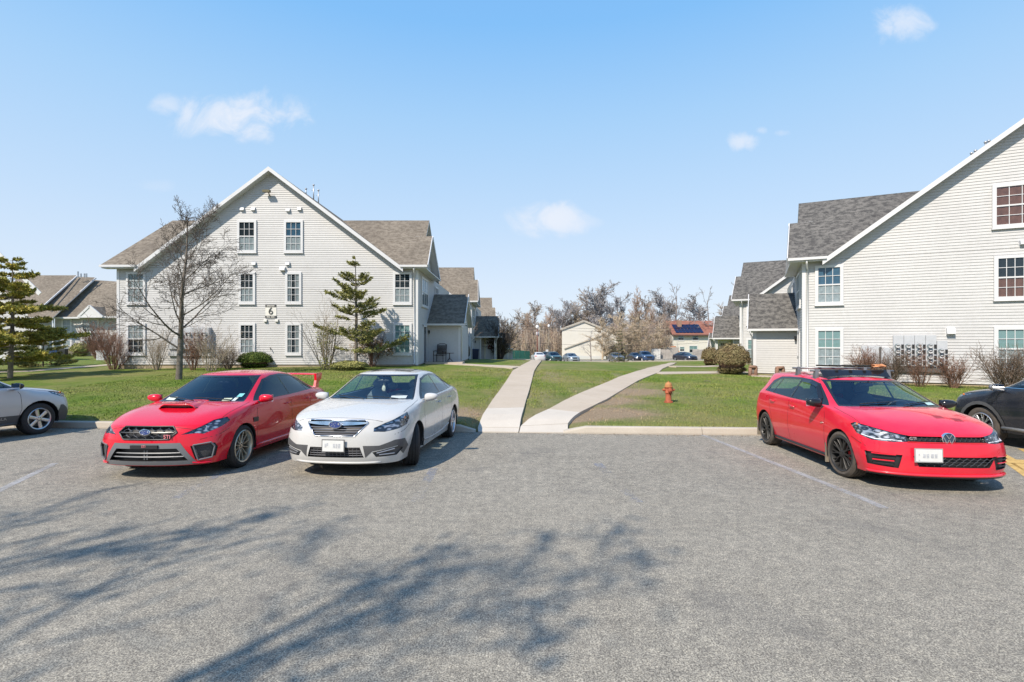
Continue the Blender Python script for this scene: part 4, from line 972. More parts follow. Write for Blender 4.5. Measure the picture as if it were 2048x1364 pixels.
FT=[ # px, top py, distance, kind, label
 (1192,572,124,1,'rounded grey bare tree filling the gap left of the tallest crown'),
 (1248,580,128,0,'broad bare crown between the tallest tree and the pointed brown one'),
 (1298,590,126,1,'full grey brown crown behind the pointed brown tree'),
 (1345,598,128,1,'rounded bare crown behind the thin tall tree'),
 (1108,606,126,0,'rounded bare tree between the pole and the cream house'),
 (1148,612,118,3,'tan bushy crown rising behind the left slope of the cream roof'),
 (1262,640,100,3,'low tan bushy tree overlapping the right end of the cream house'),
 (1320,648,101,3,'low tan bushy tree in front of the rusty bare tree'),
 (1085,638,112,3,'low tan bushy tree behind the teal suv'),
 (1056,640,114,3,'low olive brown tree behind the white far sedan'),
 (1410,640,122,3,'low tan tree behind the solar roofed house'),
 (1212,556,118,0,'wide grey crowned bare tree, tallest left of the pointed brown tree'),
 (1275,566,122,2,'pointed brown bare tree, the tallest of the row'),
 (1322,572,125,0,'grey bare tree with upright fan crown right of the pointed one'),
 (1350,560,119,4,'thin tall bare tree with few forked limbs above the rooftops'),
 (1330,588,118,4,'sparse leaning bare tree left of the solar roofed house'),
 (1395,582,120,0,'small round crowned bare tree behind the solar roofed house'),
 (1418,570,126,4,'spindly bare tree right of the small round crowned one'),
 (1125,592,120,0,'grey bare tree directly left of the cream gabled house'),
 (1170,596,122,1,'spreading bare tree behind the cream gabled house'),
 (1075,600,118,1,'bare tree behind the leaning utility pole'),
 (1096,608,112,2,'brown bare tree right of the utility pole'),
 (1040,612,125,1,'low bare tree at the left end of the woods'),
 (1058,618,108,2,'reddish bare tree left of the utility pole'),
 (1238,618,96,3,'tan bushy bare tree overhanging the cream gabled house'),
 (1205,630,94,3,'pale bare tree in front of the cream gabled house'),
 (1282,622,98,3,'olive tan bushy tree right of the cream gabled house'),
 (1305,600,110,2,'brown bare tree between the two far houses'),
 (1335,622,104,2,'rusty bare tree left of the solar roofed house'),
 (1148,600,128,1,'far bare tree rising behind the cream roof ridge'),
 (1445,600,118,1,'bare tree showing left of the grey roofed blocks'),
 (1478,560,100,4,'bare tree top behind the grey roof ridge'),
 (1010,630,110,1,'short bare tree just beyond the tan roofed blocks'),
 (1026,640,100,3,'tan bushy bare tree above the green fence'),
 (1182,655,84,4,'open leafless tree in front of the cream gable wall'),
]
base={}
for i,(px,py,Y,k,lab) in enumerate(FT):
    gz=zg(at(px,0,Y).x,Y); topz=HC+(YH-py)/F*Y; h=topz-gz; loc=Vector((at(px,0,Y).x,Y,gz-.1))
    rr=random.Random(i*7+3)
    if k not in base:
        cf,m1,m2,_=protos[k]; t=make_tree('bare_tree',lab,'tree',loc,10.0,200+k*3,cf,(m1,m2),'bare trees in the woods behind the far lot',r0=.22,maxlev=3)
        zz=max(v.co.z for ch in t.children for v in ch.data.vertices); base[k]=(t,zz); src=t
    else:
        t=copy_tree(base[k][0]); t['label']=lab; t.location=loc; zz=base[k][1]
    s=h/zz; wdt={0:1.25,1:1.15,2:.75,3:1.25,4:1.0}[k]*rr.uniform(.9,1.1)
    t.scale=(s*wdt,s*wdt,s); t.rotation_euler=(0,0,rr.uniform(0,6.28))
# low thicket of the woods: nobody could count it
r=random.Random(5); mbs=[MB(),MB(),MB(),MB()]
for i in range(5200):
    px=r.uniform(960,1475); Y=r.uniform(104,126)
    if px>1338 and Y<117: Y=r.uniform(118,128)
    x=at(px,0,Y).x; z=zg(x,Y); h=r.uniform(2.5,8.0)*(1.1 if 1230<px<1350 else .9); m=r.choice(mbs)
    d=Vector((r.gauss(0,.12),r.gauss(0,.1),1)).normalized(); top=Vector((x,Y,z))+d*h; m.tube([(x,Y,z-.2),Vector((x,Y,z)).lerp(top,.5)+rvec(r)*.25,top],[.05,.035,.015],3,caps=False)
    for q in range(8):
        c=Vector((x,Y,z)).lerp(top,r.uniform(.15,.95)); e=c+(rvec(r)*.8+Vector((0,0,.8))).normalized()*r.uniform(.6,1.8); m.tube([c,e],[.024,.010],3,caps=False)
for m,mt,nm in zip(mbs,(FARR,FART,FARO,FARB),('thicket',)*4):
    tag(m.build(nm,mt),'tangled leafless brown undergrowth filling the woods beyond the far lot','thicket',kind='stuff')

# ---- trees standing behind the camera: their shade lies across the parking lot
SHB=dict(BARE,n=[10,6,5,4,3],rmin=.012,len=[.42,.5,.5,.5,.5],t0=[.3,.2,.1,.1,.1],ang=[50,42,45,45,45])
def shade_tree(label,x,y,h,seed,leaves=2600):
    t=make_tree('street_tree',label,'tree',Vector((x,y,0)),h,seed,SHB,(BARK,TWIG),maxlev=3,r0=.17)
    src=[c for c in t.children if c.name.startswith('crown')][0].data; r=random.Random(seed); vs=src.vertices; lm=MB(); n=len(vs)
    cl=[vs[r.randrange(n)].co.copy() for _ in range(30)]
    for _ in range(leaves):
        c=(r.choice(cl) if r.random()<.75 else vs[r.randrange(n)].co)+rvec(r)*.42*r.random()**.6; a=rvec(r); b_=a.cross(rvec(r)).normalized(); s_=r.uniform(.03,.07); lm.add([c-a*s_-b_*s_*.5,c+a*s_-b_*s_*.5,c+a*s_+b_*s_*.5,c-a*s_+b_*s_*.5],[(0,1,2,3)])
    lm.build('leaves',FIR,t); return t
shade_tree('half bare street tree behind the camera, its shade across the middle of the lot',-6.15,-3.5,11.0,61,600)
shade_tree('half bare street tree behind the camera to the left, its shade at the lower left',-11.5,-2.8,10.4,67,700)
# ================================================================ small things
# fire hydrant
p=hit(1337,803); HY=simple('orange_hydrant_paint',(.36,.095,.045),.7,var=.3,vscale=9,bmp=.3); HYT=simple('ochre_bonnet_paint',(.38,.17,.06),.7,var=.3,vscale=9,bmp=.3)
hy=empty('fire_hydrant','faded orange fire hydrant with ochre bonnet on the lawn','hydrant',p)
k=.80
mb=MB(); mb.lathe([(.17,-.05),(.17,.03),(.125,.035),(.115,.06),(.11,.34),(.14,.36),(.145,.40),(.13,.42),(.135,.56),(.16,.575),(.165,.60)],20); mb.lathe([(.0,.6),(.165,.6)],20)
for i in range(8): a=i*PI/4; mb.lathe([(.018,.035),(.018,.06),(0,.06)],6,0,Matrix.Translation((.15*math.cos(a),.15*math.sin(a),0)))
b_=mb.build('barrel',HY,hy,smooth=True,angle=40)
mb=MB(); mb.lathe([(.165,.602),(.165,.625),(.14,.63),(.135,.69),(.11,.75),(.06,.78),(.03,.79),(.03,.83),(0,.83)],20); mb.build('bonnet',HYT,hy,smooth=True,angle=40)
for ang_,r_,nm in ((0,.055,'outlet_cap'),(PI,.055,'outlet_cap'),(-PI/2,.085,'outlet_cap')):
    M=Matrix.Translation((0,0,.49))@Matrix.Rotation(ang_,4,'Z')@Matrix.Rotation(PI/2,4,'Y'); mb=MB(); mb.lathe([(r_*.8,.08),(r_*.8,.16),(r_,.165),(r_,.215),(r_*.55,.225),(r_*.3,.228),(r_*.3,.262),(0,.262)],14,0,M); mb.build(nm,HY,hy,smooth=True,angle=40)
mb=MB(); mb.tube([(.14,-.02,.46),(.17,-.04,.38),(.13,-.13,.33),(.06,-.2,.37),(.03,-.2,.44)],.008,5); mb.build('chain',BLACK,hy)
hy.scale=(.74,.74,.75)
# porch chair, table, things near the left block
def slatchair(loc,rz):
    m=DARKFRAME; root=empty('patio_chair','dark brown slatted patio chair on the shaded porch slab','chair',loc,rz)
    for x in (-.29,.29):
        mb=MB(); mb.tube([(x,-.28,0),(x,-.3,.62)],.02,6); mb.build('front_leg',m,root); mb=MB(); mb.tube([(x,.2,0),(x,.24,.4),(x,.36,1.02)],.02,6); mb.build('rear_leg',m,root)
        mb=MB(); mb.tube([(x,-.32,.63),(x,.0,.65),(x,.27,.62)],.026,6); mb.build('armrest',m,root)
    mb=MB(); mb.box(-.28,.28,-.3,.24,.38,.42); mb.build('seat',m,root)
    mb=MB()
    for k in range(7): z=.46+k*.075; mb.box(-.28,.28,.245+k*.017,.265+k*.017,z,z+.06)
    mb.tube([(-.29,.36,1.0),(-.15,.375,1.06),(.15,.375,1.06),(.29,.36,1.0)],.022,6); mb.build('backrest',m,root); return root
zz=zg(at(880,0,29.4).x,29.4)+.1
mb=MB(); a=at(853,0,29.2); mb.box(a.x,at(906,0,29.2).x+.6,28.7,30.15,zz-.25,zz); slab=mb.build('porch_slab',CONC); tag(slab,kind='structure')
slatchair(Vector((at(880,0,29.5).x,29.5,zz)),rad(-12))
root=empty('side_table','small round dark pedestal side table beside the patio chair','table',Vector((at(899,0,29.4).x,29.4,zz)))
mb=MB(); mb.lathe([(0,.5),(.27,.5),(.27,.53),(0,.53)],16); mb.build('table_top',DARKFRAME,root)
mb=MB(); mb.tube([(0,0,.5),(0,0,.2)],.025,6); 
for k in range(3): a=k*2.1+.4; mb.tube([(0,0,.22),(.1*math.cos(a),.1*math.sin(a),.12),(.22*math.cos(a),.22*math.sin(a),.0)],.018,5)
mb.build('pedestal',DARKFRAME,root)
# bins and clutter by the second left block
root=empty('wheeled_bin','dark blue wheeled bin before the white door','bin',Vector((at(948,0,43).x,44.3,.15)))
mb=MB(); vs=[(-.27,-.3,.05),(.27,-.3,.05),(.27,.3,.05),(-.27,.3,.05),(-.33,-.36,1.0),(.33,-.36,1.0),(.33,.36,1.0),(-.33,.36,1.0)]; mb.add(vs,[(0,3,2,1),(0,1,5,4),(1,2,6,5),(2,3,7,6),(3,0,4,7)]); mb.build('body',simple('navy_plastic',(.012,.02,.05),.4),root)
mb=MB(); mb.add([(-.35,-.38,1.0),(.35,-.38,1.0),(.35,.4,1.0),(-.35,.4,1.0),(-.3,-.3,1.08),(.3,-.3,1.08),(.3,.36,1.1),(-.3,.36,1.1)],[(4,5,6,7),(0,1,5,4),(1,2,6,5),(2,3,7,6),(3,0,4,7)]); mb.build('lid',simple('navy_plastic',(.012,.02,.05),.4),root)
for x in (-.28,.28): mb=MB(); mb.lathe([(0,-.03),(.1,-.03),(.1,.03),(0,.03)],12,0,Matrix.Translation((x,.33,.1))@Matrix.Rotation(PI/2,4,'Y')); mb.build('wheel',BLACK,root)
root=empty('grill','black covered barbecue grill beside the porch post of the left row','grill',Vector((at(931,0,36).x,36,zg(-3.3,36))))
mb=MB(); mb.blob((0,0,.6),(.35,.3,.6),3,.08,1,4); mb.build('cover',BLACK,root,smooth=True); mb=MB(); mb.box(-.25,.25,-.2,.2,0,.15); mb.build('base',BLACK,root)
# door decoration (wreath) on the second block
mb=MB(); mb.lathe([(0,0),(0,0)],3); mb=MB()
rr=random.Random(3)
for _ in range(90): a=rr.uniform(0,6.28); c=Vector((.15*math.cos(a)+rr.gauss(0,.03),rr.gauss(0,.02),.15*math.sin(a)+rr.gauss(0,.03))); mb.blob(c,(.03,.02,.03),1,.1,1,_)
c=r2.location; w_=tag(mb.build('door_wreath',simple('dried_flowers',(.28,.06,.04),.8,var=.5,vscale=20),None,loc=(c.x+1.42,c.y+4.34,c.z+1.45)),'small dried red wreath on the white porch door','wreath')
# two rustic stump ornaments by the right porch
def stump(px,lab,sd):
    x=at(px,0,23.6).x; root=empty('log_planter',lab,'planter',Vector((x,24.4 if px<1540 else 23.7,.16)),0,'rough log planters by the right porch')
    mb=MB(); mb.blob((-.14,0,.27),(.09,.12,.3),2,.25,2,sd); mb.blob((.14,0,.27),(.09,.12,.3),2,.25,2,sd+1); mb.blob((0,0,.50),(.22,.13,.08),2,.2,2,sd+2); mb.blob((0,0,.07),(.24,.14,.09),2,.2,2,sd+3); mb.build('log_frame',simple('weathered_log',(.22,.13,.09),.9,var=.4,vscale=8,bmp=.7),root,smooth=True)
    mb=MB(); mb.blob((0,.02,.28),(.12,.06,.17),2,.2,2,sd+5); mb.build('ornament',simple('stone_ornament',(.2,.17,.15) if px<1540 else (.22,.27,.24),.8,var=.3,vscale=10),root,smooth=True); return root
stump(1522,'rough square log planter at the left of the porch wall',3); stump(1562,'rough square log planter nearer the hatchback roof, with a pale green stone',9)
# porch lamp on right block already built; small lawn debris, low marker posts
for px,py in ((1414,762),): 
    p=hit(px,py); mb=MB(); mb.tube([p+Vector((-.12,0,.03)),p+Vector((0,.02,.05)),p+Vector((.14,-.02,.03))],.014,5); tag(mb.build('fallen_twig',BARK),'short dark twig lying on the lawn right of the hydrant','twig')
p=hit(203,724); root=empty('utility_box','small grey utility post box on the far left lawn','box',Vector((at(203,0,40).x,40,zg(-33,40)-.05))); mb=MB(); mb.box(-.3,.3,-.15,.15,0,.75); mb.build('cabinet',GREYBOX,root); mb=MB(); mb.box(-.34,.34,-.19,.19,.75,.8); mb.build('cap',GREYBOX,root)
for px,lab,cl,zz2 in ((112,'blue recycling bin by the far left block',(.02,.08,.25),1.0),(128,'dark air unit by the far left block',(.04,.045,.05),.9),(150,'tan air conditioning unit by the far left block',(.28,.24,.17),1.1),(170,'second tan air conditioning unit, under the far left window',(.26,.23,.17),.8)):
    root=empty('air_unit' if 'unit' in lab else 'recycling_bin',lab,'air conditioner' if 'unit' in lab else 'bin',Vector((at(px,0,60.5).x,60.5,.12))); m=simple('unit_%d'%px,cl,.6); mb=MB(); mb.box(-.45,.45,-.4,.4,0,zz2); mb.build('case',m,root); mb=MB()
    for k in range(7): mb.box(-.42,.42,-.425,-.405,.1+k*zz2*.12,.1+k*zz2*.12+.03)
    mb.build('grille',BLACK,root)
# utility poles and wires
PW=simple('weathered_pole',(.30,.26,.22),.9,var=.2,vscale=2)
def pole(px,pytop,Y,label,arm=True):
    x=at(px,0,Y).x; z0=zg(x,Y); zt=HC+(YH-pytop)/F*Y; root=empty('utility_pole',label,'pole',Vector((x,Y,z0-.2))); mb=MB(); mb.tube([(0,0,0),(0,0,zt-z0)],[.16,.12],8); mb.build('shaft',PW,root,smooth=True)
    if arm:
        mb=MB(); mb.bar((-.9,-.15,zt-z0-.6),(.9,-.15,zt-z0-.6),.1,.12); mb.build('crossarm',PW,root)
        mb=MB(); mb.lathe([(0,0),(.22,0),(.26,.3),(.22,.7),(0,.75)],10,0,Matrix.Translation((-.35,-.1,zt-z0-1.6))); mb.build('transformer',GREYBOX,root,smooth=True)
    return Vector((x,Y,zt))
pA=pole(1078.5,650,92,'pale utility pole rising behind the far parked cars'); pB=pole(1316,700,100,'short leaning white post at the fence corner',False)
pC=pole(860,632,96,'utility pole hidden behind the left blocks'); pD=pole(1480,645,98,'utility pole hidden behind the right blocks')
def wire(a,b_,sag,label,r_=.02):
    pts=[a.lerp(b_,k/12)-Vector((0,0,sag*4*(k/12)*(1-k/12))) for k in range(13)]; mb=MB(); mb.tube(pts,r_,4); tag(mb.build('overhead_wire',BLACK),label,'wire',group='overhead wires across the far lot')
for q,(dz,lab) in enumerate(((-.1,'topmost overhead wire left of the pale pole'),(-.6,'middle overhead wire left of the pale pole'),(-3.2,'lowest overhead wire left of the pale pole'))): wire(pC+Vector((0,0,dz)),pA+Vector((0,0,dz)),.5,lab)
for q,(dz,lab) in enumerate(((-.1,'topmost overhead wire right of the pale pole'),(-.6,'middle overhead wire right of the pale pole'),(-3.2,'lowest overhead wire right of the pale pole'))): wire(pA+Vector((0,0,dz)),pD+Vector((0,0,dz)),.7,lab)
# street lamp heads above the pole
mb=MB(); p=at(1074.5,653,90); root=empty('street_lamp','white globe street lamp beside the pale utility pole','lamp',Vector((p.x,90,zg(p.x,90)))); h=p.z-zg(p.x,90); mb.tube([(0,0,0),(0,0,h)],.06,6); mb.build('post',simple('rust_red_post',(.22,.05,.035),.6),root); mb=MB(); mb.blob((0,0,h+.1),(.3,.3,.36),2,0,1,0); mb.build('globe',simple('white_globe',(.8,.8,.8),.3),root,smooth=True)
p=at(1097.5,651,93); root=empty('street_lamp','smaller white globe street lamp right of the pale pole','lamp',Vector((p.x,93,zg(p.x,93)))); h=p.z-zg(p.x,93); mb=MB(); mb.tube([(0,0,0),(0,0,h)],.05,6); mb.build('post',PW,root); mb=MB(); mb.blob((0,0,h+.1),(.2,.2,.3),2,0,1,0); mb.build('globe',simple('white_globe',(.8,.8,.8),.3),root,smooth=True)
# fences
def fence(px0,px1,Y0,Y1,h,mat,label,board=.3,pytop=None,z_off=0):
    a=at(px0,0,Y0); b_=at(px1,0,Y1); a.z=zg(a.x,Y0)-.1; b_.z=zg(b_.x,Y1)-.1; root=empty('fence',label,'fence',a); d=b_-a; L=Vector((d.x,d.y,0)).length; n=max(2,int(L/board)); u=Vector((d.x,d.y,0)).normalized(); mb=MB(); r=random.Random(int(px0))
    for i in range(n):
        p=a+d*(i/n); q=a+d*((i+.94)/n); hh=h+r.uniform(-.03,.03); p=p-a; q=q-a; nrm=Vector((-u.y,u.x,0))*.03
        mb.add([p-nrm,q-nrm,q+nrm,p+nrm,p-nrm+Vector((0,0,hh)),q-nrm+Vector((0,0,hh)),q+nrm+Vector((0,0,hh)),p+nrm+Vector((0,0,hh))],[(0,1,5,4),(2,3,7,6),(4,5,6,7),(1,2,6,5),(3,0,4,7)])
    mb.build('boards',mat,root)
    mb=MB(); mb.bar(Vector((0,.08,h*.25)),d+Vector((0,.08,h*.25)),.05,.1); mb.build('rail',mat,root); return root
WF=simple('weathered_boards',(.36,.33,.30),.9,var=.2,vscale=1.5); fence(1303,1321,99,99,2.1,simple('white_boards',(.6,.59,.56),.7,var=.06),'short white board fence beside the leaning post'); fence(1321,1357,100,100,2.0,WF,'grey board fence below the shed roof'); fence(1385,1440,100,100,2.0,WF,'grey board fence behind the far black car')
fence(985,1060,88,94,1.7,simple('green_screen',(.03,.16,.11),.7,var=.2,vscale=1),'green screened fence at the left of the far lot',1.2)
x=at(1338,0,103).x; root=empty('shed','low shed with rusty orange roof behind the grey fence','shed',Vector((x,103,-1.9))); mb=MB(); mb.box(-1.7,2.0,0,3,0,2.6); mb.build('wall',WF,root); mb=MB(); a=.0
mb.quad((-2.1,-.4,HC+(YH-702)*.103+1.9),(2.1,-.4,HC+(YH-702)*.103+1.9),(2.0,2,HC+(YH-690)*.103+1.9),(-1.9,2,HC+(YH-690)*.103+1.9)); mb.build('roof',simple('rusty_roof',(.34,.16,.08),.8,var=.2),root)
# small signs and posts around the far lot
for px,py,Y,lab in ((1094,700,86,'small white sign on a post in the far lot'),):
    p=at(px,py,Y); root=empty('lot_sign',lab,'sign',Vector((p.x,Y,zg(p.x,Y)))); h=p.z-zg(p.x,Y); mb=MB(); mb.tube([(0,0,0),(0,0,h)],.04,6); mb.build('post',GALV,root); mb=MB(); mb.box(-.2,.2,-.07,-.045,h-.25,h+.25); mb.build('panel',WHITE,root)
# trees behind the camera: their shade falls across the parking lot


r=random.Random(9); mb=MB()
for _ in range(900):
    X=r.uniform(-12,12); Y=yk(X)-abs(r.gauss(0,.14))-.01 if r.random()<.7 else yk(X)+r.uniform(.2,3.5)
    if -.9<X<1.3 and Y>yk(X)-.05: continue
    z=(lotz(Y) if Y<yk(X) else zg(X,Y)+.02)+.006; a=r.uniform(0,6.28); s_=r.uniform(.008,.026); c=Vector((X,Y,z)); u_=Vector((math.cos(a),math.sin(a),.15)); v_=Vector((-math.sin(a),math.cos(a),.25))*.6
    mb.add([c-u_*s_,c+v_*s_,c+u_*s_,c-v_*s_],[(0,1,2,3)])
tag(mb.build('leaf_litter',simple('dead_leaves',(.17,.11,.06),.9,var=.5,vscale=4)),'scattered dead leaf bits along the kerb and lawn edge','litter',kind='stuff')
# ================================================================ cars
def lerp(a,b,t): return a+(b-a)*t
def cage(spec):
    """control cage of a closed car shell. side stations front to rear, lateral columns edge to centre"""
    S=spec['st']; n=len(S); zb=spec.get('zb',.20); LAT=(.70,.36,0.)
    rowf=spec.get('rowf',(0,.17,.45,.76,1.0))
    def wall(s):
        x,yb,ym,ybl,zbl=S[s][:5]; z=zb+spec.get('zrise',{}).get(s,0)
        ys=(yb-.03,yb,ym,lerp(ym,ybl,.38),ybl); dx=spec.get('sdx',{}).get(s,(0,)*5)
        return [Vector((x+dx[r],ys[r],lerp(z,zbl,rowf[r]))) for r in range(5)]
    W=[wall(s) for s in range(n)]
    def wrap(s,tab,sign):     # tab: five (z, x) for the centre line
        cols=[]
        for k in LAT:
            col=[]
            for r in range(5):
                c=W[s][r]; zc,xc=tab[r]; w=k**spec.get('pw',2.6)
                col.append(Vector((lerp(xc,c.x,w),c.y*k,lerp(zc,c.z,k**1.6))))
            cols.append(col)
        return cols
    NF=wrap(0,spec['nose'],1); NR=wrap(n-1,spec['tail'],-1)
    top=[]
    for s in range(n):
        if s==0: top.append([W[0][4],NF[0][4],NF[1][4],NF[2][4]])
        elif s==n-1: top.append([W[s][4],NR[0][4],NR[1][4],NR[2][4]])
        else:
            xr,yr,zr,xc,zc=S[s][5:10]; a=Vector((xr,yr,zr)); c=Vector((xc,0,zc)); m=Vector((lerp(xr,xc,.72),yr*.5,lerp(zr,zc,.78)))
            top.append([W[s][4],a,m,c])
    verts=[]; index={}; faces=[]; crease=[]
    def vid(p):
        k=(round(p.x,5),round(p.y,5),round(p.z,5))
        if k not in index: index[k]=len(verts); verts.append(tuple(p))
        return index[k]
    for sg in (1,-1):
        q=lambda p: vid(Vector((p.x,p.y*sg if abs(p.y)>1e-6 else 0,p.z)))
        cols=[NF[2],NF[1],NF[0]]+W+[NR[0],NR[1],NR[2]]
        for a,b in zip(cols[:-1],cols[1:]):
            for r in range(4):
                f=[q(a[r]),q(b[r]),q(b[r+1]),q(a[r+1])]; faces.append(f if sg<0 else f[::-1])
        for s in range(n-1):
            for t in range(3):
                f=[q(top[s][t]),q(top[s+1][t]),q(top[s+1][t+1]),q(top[s][t+1])]; faces.append(f if sg<0 else f[::-1])
        for (kind,a,b,w) in spec.get('crease',()):
            if kind=='belt':
                for s in range(a,b): crease.append((q(W[s][4]),q(W[s+1][4]),w))
            if kind=='rail' and True:
                for s in range(a,b): crease.append((q(top[s][1]),q(top[s+1][1]),w))
            if kind=='cross':
                for t in range(0 if b else 1,3): crease.append((q(top[a][t]),q(top[a][t+1]),w))
            if kind=='row':
                for s in range(len(cols)-1): crease.append((q(cols[s][a]),q(cols[s+1][a]),w))
            if kind=='hoodedge':
                crease.append((q(W[0][4]),q(NF[0][4]),w)); crease.append((q(NF[0][4]),q(NF[1][4]),w)); crease.append((q(NF[1][4]),q(NF[2][4]),w))
    return verts,faces,crease
def shell(spec,levels=3):
    v,f,cr=cage(spec); me=bpy.data.meshes.new('shell'); me.from_pydata(v,[],f); me.update()
    bm=bmesh.new(); bm.from_mesh(me); cl=bm.edges.layers.float.new('crease_edge') if 'crease_edge' not in bm.edges.layers.float else bm.edges.layers.float['crease_edge']; bm.verts.ensure_lookup_table()
    for a,b,w in cr:
        e=bm.edges.get((bm.verts[a],bm.verts[b]))
        if e: e[cl]=w
    bmesh.ops.recalc_face_normals(bm,faces=bm.faces); bm.to_mesh(me); bm.free()
    o=bpy.data.objects.new('shell_tmp',me); COL.objects.link(o); m=o.modifiers.new('s','SUBSURF'); m.levels=levels; m.render_levels=levels; m.boundary_smooth='PRESERVE_CORNERS'
    dg=bpy.context.evaluated_depsgraph_get(); out=bpy.data.meshes.new_from_object(o.evaluated_get(dg)); bpy.data.objects.remove(o)
    bm=bmesh.new(); bm.from_mesh(out); bm.normal_update()
    # outward normals
    c=sum(1 for q in bm.faces if q.normal.z*(q.calc_center_median().z-.6)>0); 
    if c<len(bm.faces)/2: bmesh.ops.reverse_faces(bm,faces=bm.faces)
    bm.normal_update(); return bm
def basis(d):
    d=Vector(d).normalized()
    if abs(d.z)>.9: return Vector((1,0,0)),Vector((0,1,0)),d
    u=Vector((0,0,1)).cross(d).normalized(); return u,d.cross(u).normalized(),d
def carve(bm,pts,d,filt=None,nmin=.12):
    u,w,d=basis(d); P=[(Vector(p).dot(u),Vector(p).dot(w)) for p in pts]
    x0=min(p[0] for p in P)-.01; x1=max(p[0] for p in P)+.01; y0=min(p[1] for p in P)-.01; y1=max(p[1] for p in P)+.01
    def cand(fs):
        out=[]
        for f in fs:
            if f.normal.dot(d)<nmin: continue
            c=f.calc_center_median(); cu=c.dot(u); cw=c.dot(w)
            if cu<x0-.09 or cu>x1+.09 or cw<y0-.09 or cw>y1+.09: continue
            if filt and not filt(c): continue
            q=[(v.co.dot(u),v.co.dot(w)) for v in f.verts]
            if max(a for a,_ in q)<x0 or min(a for a,_ in q)>x1 or max(b for _,b in q)<y0 or min(b for _,b in q)>y1: continue
            out.append(f)
        return out
    def info(f):
        q=[(v.co.dot(u),v.co.dot(w)) for v in f.verts]; xs_=[a[0] for a in q]; ys_=[a[1] for a in q]; return (q,min(xs_),max(xs_),min(ys_),max(ys_))
    C={f:info(f) for f in cand(bm.faces)}
    for i in range(len(P)):
        a=Vector(P[i]); b=Vector(P[(i+1)%len(P)]); e=b-a
        if e.length<1e-6: continue
        nrm2=Vector((-e.y,e.x)).normalized(); nx,ny=nrm2; ax_,ay_=a; hit_=[]; bx0,bx1=min(a.x,b.x)-.002,max(a.x,b.x)+.002; by0,by1=min(a.y,b.y)-.002,max(a.y,b.y)+.002
        for f,(q,x_0,x_1,y_0,y_1) in C.items():
            if x_1<bx0 or x_0>bx1 or y_1<by0 or y_0>by1: continue
            s=[(px_-ax_)*nx+(py_-ay_)*ny for px_,py_ in q]
            if min(s)<-1e-6 and max(s)>1e-6: hit_.append(f)
        if hit_:
            ed={x for f in hit_ for x in f.edges}; vs={x for f in hit_ for x in f.verts}
            r=bmesh.ops.bisect_plane(bm,geom=list(hit_)+list(ed)+list(vs),dist=1e-5,plane_co=u*a.x+w*a.y,plane_no=u*nrm2.x+w*nrm2.y)
            for f in hit_: C.pop(f,None)
            for g in r['geom']:
                if isinstance(g,bmesh.types.BMFace) and g.is_valid: C[g]=info(g)
            for f in hit_:
                if f.is_valid: C[f]=info(f)
            # neighbours that gained a vertex
            for x in r['geom_cut']:
                if isinstance(x,bmesh.types.BMVert):
                    for f in x.link_faces:
                        if f in C: C[f]=info(f)
    bm.normal_update()
    def inside(x,y):
        c=False; n=len(P); j=n-1
        for i in range(n):
            if (P[i][1]>y)!=(P[j][1]>y) and x<(P[j][0]-P[i][0])*(y-P[i][1])/(P[j][1]-P[i][1]+1e-12)+P[i][0]: c=not c
            j=i
        return c
    res=[]
    for f in cand(bm.faces):
        c=f.calc_center_median()
        if inside(c.dot(u),c.dot(w)): res.append(f)
    return res
def take(bm,faces):
    """lift faces out of bm into a bmesh of their own"""
    nb=bmesh.new(); m={}
    for f in faces:
        vs=[]
        for v in f.verts:
            if v not in m: m[v]=nb.verts.new(v.co)
            vs.append(m[v])
        try: nb.faces.new(vs)
        except ValueError: pass
    bmesh.ops.delete(bm,geom=list(faces),context='FACES'); nb.normal_update(); return nb
def shift(bm,off): 
    bm.normal_update(); nn=[v.normal.copy() for v in bm.verts]
    for v,n in zip(bm.verts,nn): v.co+=n*off
def bm_obj(bm,name,mat,parent,off=0,thick=0,free=True,smooth=True):
    if not bm.faces: bm.free(); return None
    if off: shift(bm,off)
    me=bpy.data.meshes.new(name); bm.to_mesh(me)
    if free: bm.free()
    me.materials.append(mat); me.polygons.foreach_set('use_smooth',[smooth]*len(me.polygons)); o=link(name,me,parent)
    if thick:
        s=o.modifiers.new('t','SOLIDIFY'); s.thickness=thick; s.offset=-1
    return o
def mir(pts): return [Vector((p[0],-p[1],p[2])) for p in pts][::-1]

def lampmat(name,a,b_):
    m,nt,b=new_mat(name); v=coords(nt,scale=(1,1,2.2)); n=nt.nodes.new('ShaderNodeTexVoronoi'); n.inputs['Scale'].default_value=9; nt.links.new(v,n.inputs['Vector'])
    c=ramp(nt,n.outputs['Distance'],[(.0,b_),(.28,tuple(x*.55 for x in b_)),(.42,a),(.6,a),(.75,tuple(x*.7 for x in b_))]); nt.links.new(c,b.inputs['Base Color']); b.inputs['Roughness'].default_value=.22; b.inputs['Metallic'].default_value=.5; return m
TYRE=simple('tyre_rubber',(.022,.021,.021),.8,var=.3,vscale=20,bmp=.5,bscale=40); TYREB=simple('dusty_tyre_rubber',(.075,.062,.05),.9,var=.3,vscale=12,bmp=.5,bscale=40)
ALU=simple('alloy_silver',(.52,.52,.54),.3,.9,var=.1); ALUB=simple('champagne_alloy',(.50,.46,.38),.3,.85,var=.1); BLKA=simple('black_alloy',(.035,.034,.033),.4,.4,var=.3,vscale=10); CHROME=simple('chrome',(.75,.77,.80),.12,1.0,var=.03); GUN=simple('grey_bumper_trim',(.16,.165,.175),.5,.3,var=.1); DKGREY=simple('dark_grey_trim',(.07,.07,.072),.55,var=.15,vscale=10,bmp=.2)
